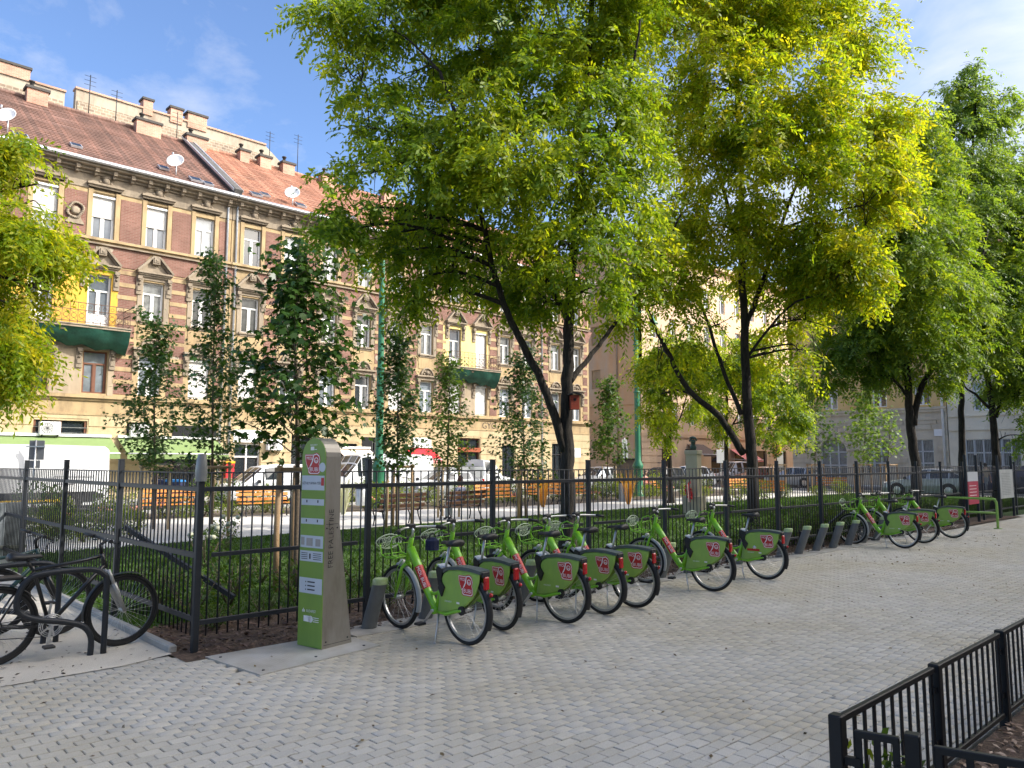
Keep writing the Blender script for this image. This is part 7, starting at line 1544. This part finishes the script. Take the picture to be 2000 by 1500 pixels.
# bins
t = thing('litter_bin', 'grey steel litter bin beside the second lamp post', 'litter bin', tuple(gp(1222, 980).xy)+(0,)); b = MB(); b.cbox((0, 0, .42), (.5, .42, .84), .02); b.build('body', mat('grey_steel', (.36, .38, .40), .4, .5), t); b = MB(); b.cbox((0, 0, .95), (.5, .42, .06), .02); [b.bx(s*.22-.02, s*.22+.02, -.18, .18, .84, .93) for s in (-1, 1)]; b.build('lid', m_dark, t)
q = dp(665+42, 905, 24); t = thing('litter_bin', 'small pale grey litter bin behind the fence post right of the green pillar', 'litter bin', (q.x, q.y, 0)); b = MB(); b.tube([(0, 0, 0), (0, 0, .5)], .03, 7); b.lathe([(.17, .45), (.19, .95), (.17, .97), (.15, .9)], 14); b.build('body', mat('pale_steel', (.5, .51, .51), .4, .3), t); b = MB(); b.lathe([(.20, .96), (.12, 1.05), (.0, 1.07)], 14); b.build('lid', m_dark, t)
m_navyb = mat('bin_navy', (.010, .018, .07), .45); m_bluel = mat('bin_lid_blue', (.01, .16, .42), .45)
for i, (x, d, ml, l) in enumerate(((318, 33.5, m_navyb, 'navy waste bin with navy lid, left one of the pair'), (345, 33.5, m_bluel, 'navy waste bin with a bright blue lid'))):
    q = dp(x, 905, d); t = thing('waste_bin', l, 'waste bin', (q.x, q.y, .0), RAD(-44), 'waste bins on the far kerb'); b = MB(); b.prism([(-.24, 0), (.24, 0), (.29, .95), (-.29, .95)], -.3, .3); b.build('body', m_navyb, t); b = MB(); b.prism([(-.31, .95), (.31, .95), (.29, 1.03), (-.31, 1.06)], -.33, .33); b.build('lid', ml, t)
    for s in (-1, 1): b = MB(); b.lathe([(.1, -.03), (.1, .03)], 12, c=(s*.0+.0, s*.27, .1), M=Matrix.Rotation(RAD(90), 3, 'X')); b.build('wheel', m_tyre, t)
q = dp(1223, 905, 50); t = thing('sign', 'leaning tall white sign with a dark arrow beside the second lamp post', 'sign', (q.x, q.y, 0), RAD(-44)); b = MB(); b.tube([(0, 0, 0), (-.1, 0, 3.4)], .05, 7); b.build('pole', m_steel, t); b = MB(); b.box((-.05, -.08, 2.2), (.34, .04, 2.2), 0, Matrix.Rotation(RAD(-3), 3, 'Y')); pn = b.build('panel', m_white, t); b = MB(); b.add([(-.11, -.105, 1.4), (.0, -.105, 1.4), (-.03, -.105, 2.6), (.06, -.105, 2.6), (-.07, -.105, 2.95), (-.19, -.105, 2.6), (-.1, -.105, 2.6)], [(0, 1, 2, 3, 4, 5, 6)]); b.build('arrow', m_ink, pn)
q = dp(1408, 905, 44); t = thing('sign', 'white rectangular road sign seen between the bust and second tree', 'sign', (q.x, q.y, 0), RAD(-44)); b = MB(); b.tube([(0, 0, 0), (0, 0, 2.6)], .03, 7); b.build('pole', m_steel, t); b = MB(); b.cbox((.0, -.05, 2.15), (.5, .02, .75), .01); b.build('plate', m_white, t)
q = dp(1222, 905, 47.5); t = thing('utility_cabinet', 'dark graffitied street cabinet behind the second lamp post', 'cabinet', (q.x, q.y, 0), RAD(-44)); b = MB(); b.cbox((0, 0, 1.0), (1.5, .5, 2.0), .03); b.build('body', mat('graffiti_cabinet', (.02, .03, .035), .5, scale=3, col2=(.14, .10, .08)), t); b = MB(); b.cbox((0, 0, 2.03), (1.6, .6, .06), .01); b.build('roof', m_dark, t)
# ================================================================ cars and vans
def car(label, loc, rz, prof, L, wd, paint, cat='car', van=False, side_glass=None, name=None):
    """prof rows: (x, roof/bonnet height, half width there, belt height, glass flags: s side, w sloping)"""
    t = thing(name or 'parked_car', label, cat, loc, rz, 'cars and vans round the square'); body = MB(); glass = MB()
    def sec(x, zt, wt, zb, zl):
        wb = wd/2; return [(x, 0, zt), (x, wt*.72, zt-.015), (x, wt, zt-.07), (x, wb*.985, zb), (x, wb, (zb+zl)/2), (x, wb*.97, zl), (x, wb*.85, zl-.06)]
    S = [sec(x, zt, wt, min(zb, zt-.09), zl) for (x, zt, wt, zb, zl, fl) in prof]
    for i in range(len(S)-1):
        fl = prof[i][5]
        for s in (-1, 1):
            for j in range(6):
                q = [S[i][j], S[i+1][j], S[i+1][j+1], S[i][j+1]]; q = [(a, s*b_, c) for a, b_, c in q]
                if s < 0: q.reverse()
                g = (j == 2 and 's' in fl) or (j in (0, 1) and 'w' in fl)
                if g:
                    c = Vector((sum(a[0] for a in q)/4, sum(a[1] for a in q)/4, sum(a[2] for a in q)/4)); inner = [c+(Vector(a)-c)*.88 for a in q]
                    glass.add(inner, [(0, 1, 2, 3)]); body.add([Vector(a) for a in q]+inner, [(k, (k+1) % 4, (k+1) % 4+4, k+4) for k in range(4)], 0, False)
                else: body.add(q, [(0, 1, 2, 3)], 0, True)
    for k in (0, -1): e = S[k]; body.add([(a, b_, c) for a, b_, c in e]+[(a, -b_, c) for a, b_, c in reversed(e[1:])], [tuple(range(2*len(e)-1))])
    bo = body.build('body', paint, t); glass.build('window', m_glass, bo)
    R = .33 if not van else .34; xs = (L*.19, L*.79)
    sh = MB()
    for x in xs:
        for s in (-1, 1): sh.lathe([(R+.06, -.004), (R+.06, .004)], 20, c=(x, s*(wd/2-.003), R+.01), M=Matrix.Rotation(RAD(90), 3, 'X'))
    sh.bx(.15, L-.15, -wd/2+.08, wd/2-.08, .16, .30); sh.build('wheel_arch', m_blk, t)
    for x in xs:
        for s in (-1, 1):
            b = MB(); b.lathe([(R*.6, -.1), (R*.96, -.1), (R, -.06), (R, .06), (R*.96, .1), (R*.6, .1)], 20, M=Matrix.Rotation(RAD(90), 3, 'X')); w = b.build('wheel', m_tyre, t, loc=(x, s*(wd/2-.075), R))
            b = MB(); b.lathe([(.03, -s*-.108), (R*.60, -s*-.098), (R*.64, -s*-.10)], 16, M=Matrix.Rotation(RAD(90), 3, 'X')); b.lathe([(.03, -.108), (R*.62, -.10)], 16, M=Matrix.Rotation(RAD(90), 3, 'X')); b.lathe([(.03, .108), (R*.62, .10)], 16, M=Matrix.Rotation(RAD(90), 3, 'X')); b.build('hubcap', m_alu, w)
    zl = .68 if not van else .85
    for s in (-1, 1):
        b = MB(); b.cbox((.06, s*wd*.36, zl), (.14, .34, .16), .03); b.build('headlight', m_lamp, t); b = MB(); b.cbox((L-.05, s*wd*.43, zl+.12), (.12, .14, .36), .03); b.build('tail_light', m_refl, t)
        b = MB(); b.cbox((L*.30, s*(wd/2+.10), .98 if not van else 1.25), (.12, .2, .15 if not van else .26), .03); b.build('mirror', m_blk, t)
    b = MB(); b.cbox((.02, 0, .40), (.16, wd*.92, .20), .04); b.cbox((L-.02, 0, .42), (.14, wd*.92, .20), .04); b.build('bumper', m_blk if van else paint, t)
    b = MB(); b.bx(-.075, -.062, -.26, .26, .36, .47); b.bx(L+.05, L+.062, -.26, .26, .5, .6); b.build('number_plate', m_lw, t)
    if van:
        b = MB()
        for x in (L*.36, L*.62):
            for s in (-1, 1): b.bx(x-.006, x+.006, s*wd/2-.004, s*wd/2+.004, .5, prof[5][1]-.35)
        for s in (-1, 1): b.bx(L*.15, L*.97, s*wd/2-.02, s*wd/2+.014, .52, .68)
        b.build('side_moulding', m_blk, t)
    return t
def hatch(L, h, wd):   # front at x=0
    return [(0, .60, wd*.36, .55, .30, ''), (.12, .76, wd*.42, .70, .22, ''), (L*.10, .84, wd*.44, .78, .20, ''), (L*.26, .96, wd*.43, .90, .20, 'w'), (L*.42, h-.05, wd*.36, .92, .20, 's'), (L*.55, h, wd*.36, .93, .20, ''), (L*.57, h, wd*.36, .93, .20, 's'), (L*.80, h-.05, wd*.355, .96, .20, 'sw'), (L*.955, h-.42, wd*.40, .98, .22, ''), (L, .80, wd*.40, .75, .30, '')]
def vanp(L, h, wd):
    return [(0, .85, wd*.40, .78, .35, ''), (.10, 1.02, wd*.44, .95, .28, ''), (L*.09, 1.12, wd*.45, 1.04, .26, 'w'), (L*.20, h*.80, wd*.43, 1.08, .26, 'ws'), (L*.24, h-.08, wd*.43, 1.08, .26, 's'), (L*.345, h, wd*.43, 1.10, .26, ''), (L*.37, h, wd*.44, 1.1, .26, ''), (L*.70, h, wd*.44, 1.1, .26, ''), (L*.985, h-.03, wd*.43, 1.1, .28, ''), (L, h-.12, wd*.42, 1.1, .40, '')]
m_wp = mat('white_car_paint', (.72, .73, .74), .3, var=.03, coat=.5); m_sp = mat('silver_paint', (.42, .44, .46), .3, .4, var=.04, coat=.5); m_np = mat('navy_paint', (.02, .03, .09), .3, coat=.5); m_kp = mat('dark_paint', (.03, .032, .035), .3, coat=.5); m_rp = mat('maroon_paint', (.16, .03, .03), .35, coat=.4)
q = yp(197, 900, 31.7)
V1 = car('big white delivery van with black and yellow sill at the left edge', (q.x-6.0, 31.6, 0), 0, vanp(6.0, 2.42, 2.05), 6.0, 2.05, m_wp, 'van', True, name='delivery_van')
b = MB(); put_text(b, 'HUNGARY KFT.', (4.9, -1.045, 1.62), (1, 0, 0), ZZ, .16, 0, 1.1)
for k in range(3): b.bx(4.2, 5.5-.3*k, -1.046, -1.044, 1.28-.13*k, 1.31-.13*k)
b.build('lettering', mat('grey_lettering', (.30, .30, .32), .6), V1)
b = MB(); b.bx(1.2, 5.0, -1.046, -1.04, .42, .50); b.add([(2.2, -1.046, 1.5), (2.6, -1.046, 1.5), (2.5, -1.046, 1.0), (2.35, -1.046, .9)], [(0, 1, 2, 3)]); b.build('yellow_stripe', mat('van_yellow', (.75, .48, .02), .5), V1)
b = MB(); b.bx(.9, 5.6, -1.043, -1.03, .40, .75); b.build('dark_sill', m_blk, V1)
q = yp(452, 900, 31.2); car('small white van with dark front window behind the orange bench', (q.x, 32.2, 0), 0, [(0, .74, .66, .66, .3, ''), (.12, .86, .74, .8, .24, ''), (.7, .98, .78, .92, .22, 'w'), (1.55, 1.62, .70, 1.0, .22, 's'), (2.35, 1.72, .70, 1.02, .22, ''), (2.5, 1.72, .72, 1.02, .22, ''), (3.4, 1.72, .72, 1.02, .22, ''), (4.1, 1.70, .72, 1.02, .24, ''), (4.2, 1.60, .70, 1.0, .3, '')], 4.2, 1.75, m_wp, 'van', name='small_van')
q = yp(660, 900, 31.2); car('tall white panel van half hidden by the lamp post', (q.x, 32.2, 0), 0, vanp(5.6, 2.22, 1.95), 5.6, 1.95, m_wp, 'van', True, name='panel_van')
q = yp(806, 900, 29.6); car('grey hatchback showing only its windscreen above the fence rail, right of the panel van', (q.x, 29.9, 0), 0, hatch(4.1, 1.42, 1.72), 4.1, 1.72, m_sp)
q = yp(868, 900, 33); PT_ = car('white pickup truck with a silver load bed behind the seated reader', (q.x+5.0, 33.6, 0), math.pi, [(0, .8, .7, .75, .3, ''), (.1, .95, .8, .9, .28, ''), (.9, 1.08, .82, 1.0, .26, 'w'), (1.5, 1.9, .76, 1.1, .26, 's'), (2.3, 1.98, .76, 1.1, .26, ''), (2.45, 1.2, .8, 1.1, .26, ''), (2.5, 1.0, .85, .9, .3, ''), (4.9, 1.0, .85, .9, .3, ''), (5.0, .98, .85, .9, .4, '')], 5.0, 1.95, m_wp, 'truck', name='pickup_truck')
b = MB(); 
for s in (-1, 1): b.bx(2.55, 4.95, s*.95-.03, s*.95+.03, .95, 1.55)
b.bx(2.5, 2.55, -.98, .98, .95, 1.6); b.bx(4.92, 4.98, -.98, .98, .95, 1.55); b.build('load_bed', m_sp, PT_)
for i, (px, Y, fl, mp, l, L, h) in enumerate(((1128, 33, 0, m_sp, 'silver rounded hatchback left of the pointed young tree', 4.2, 1.55), (1254, 30, 0, m_kp, 'dark estate car right of the second lamp post', 4.4, 1.55), (1312, 31.5, 0, m_wp, 'white estate car left of the stone pedestal', 4.3, 1.6))):
    q = yp(px, 905, Y); car(l, (q.x, Y, 0), 0, hatch(L, h, 1.75), L, 1.75, mp)
for i, (px, X, mp, l, L, h, fn) in enumerate(((1395, 62, m_wp, 'white van seen right of the stone pedestal', 4.6, 1.95, 0), (1440, 60, m_rp, 'maroon car left of the second tree trunk', 4.1, 1.45, 0), (1452, 66, m_wp, 'white car left of the second tree trunk, behind the maroon one', 4.2, 1.45, 0))):
    q = xp(px, 905, X); car(l, (q.x, 36.5+i*.4 if False else min(max(q.y, 31.5), 41), 0), RAD(-20), hatch(L, h, 1.8), L, 1.8, mp)
q = gp(1738, 968); car('silver hatchback parked across the road before the stone house', (q.x+.6, q.y+.3, 0), RAD(-90), hatch(4.2, 1.5, 1.75), 4.2, 1.75, m_sp)
q = xp(1516, 905, 55); car('silver car parked at the corner of the stone house', (q.x, q.y+.6, 0), RAD(-90), hatch(4.0, 1.5, 1.7), 4.0, 1.7, m_sp)
q = xp(1880, 905, 53); car('navy car behind the fence gate at the right', (q.x, q.y, 0), RAD(-90), hatch(3.2, 1.3, 1.7), 3.2, 1.7, m_np)
q = xp(1958, 905, 50); car('navy estate car with silver roof rails at the right edge', (q.x, q.y+.3, 0), RAD(-90), [(0, .7, .65, .6, .30, ''), (.12, .86, .74, .8, .24, ''), (.6, 1.0, .76, .94, .22, 'w'), (1.5, 1.72, .66, 1.06, .22, 's'), (2.4, 1.78, .66, 1.06, .22, ''), (2.5, 1.78, .66, 1.06, .22, 's'), (4.2, 1.74, .66, 1.08, .22, 'w'), (4.5, 1.1, .74, 1.0, .24, ''), (4.6, .9, .72, .8, .3, '')], 4.6, 1.8, m_np)
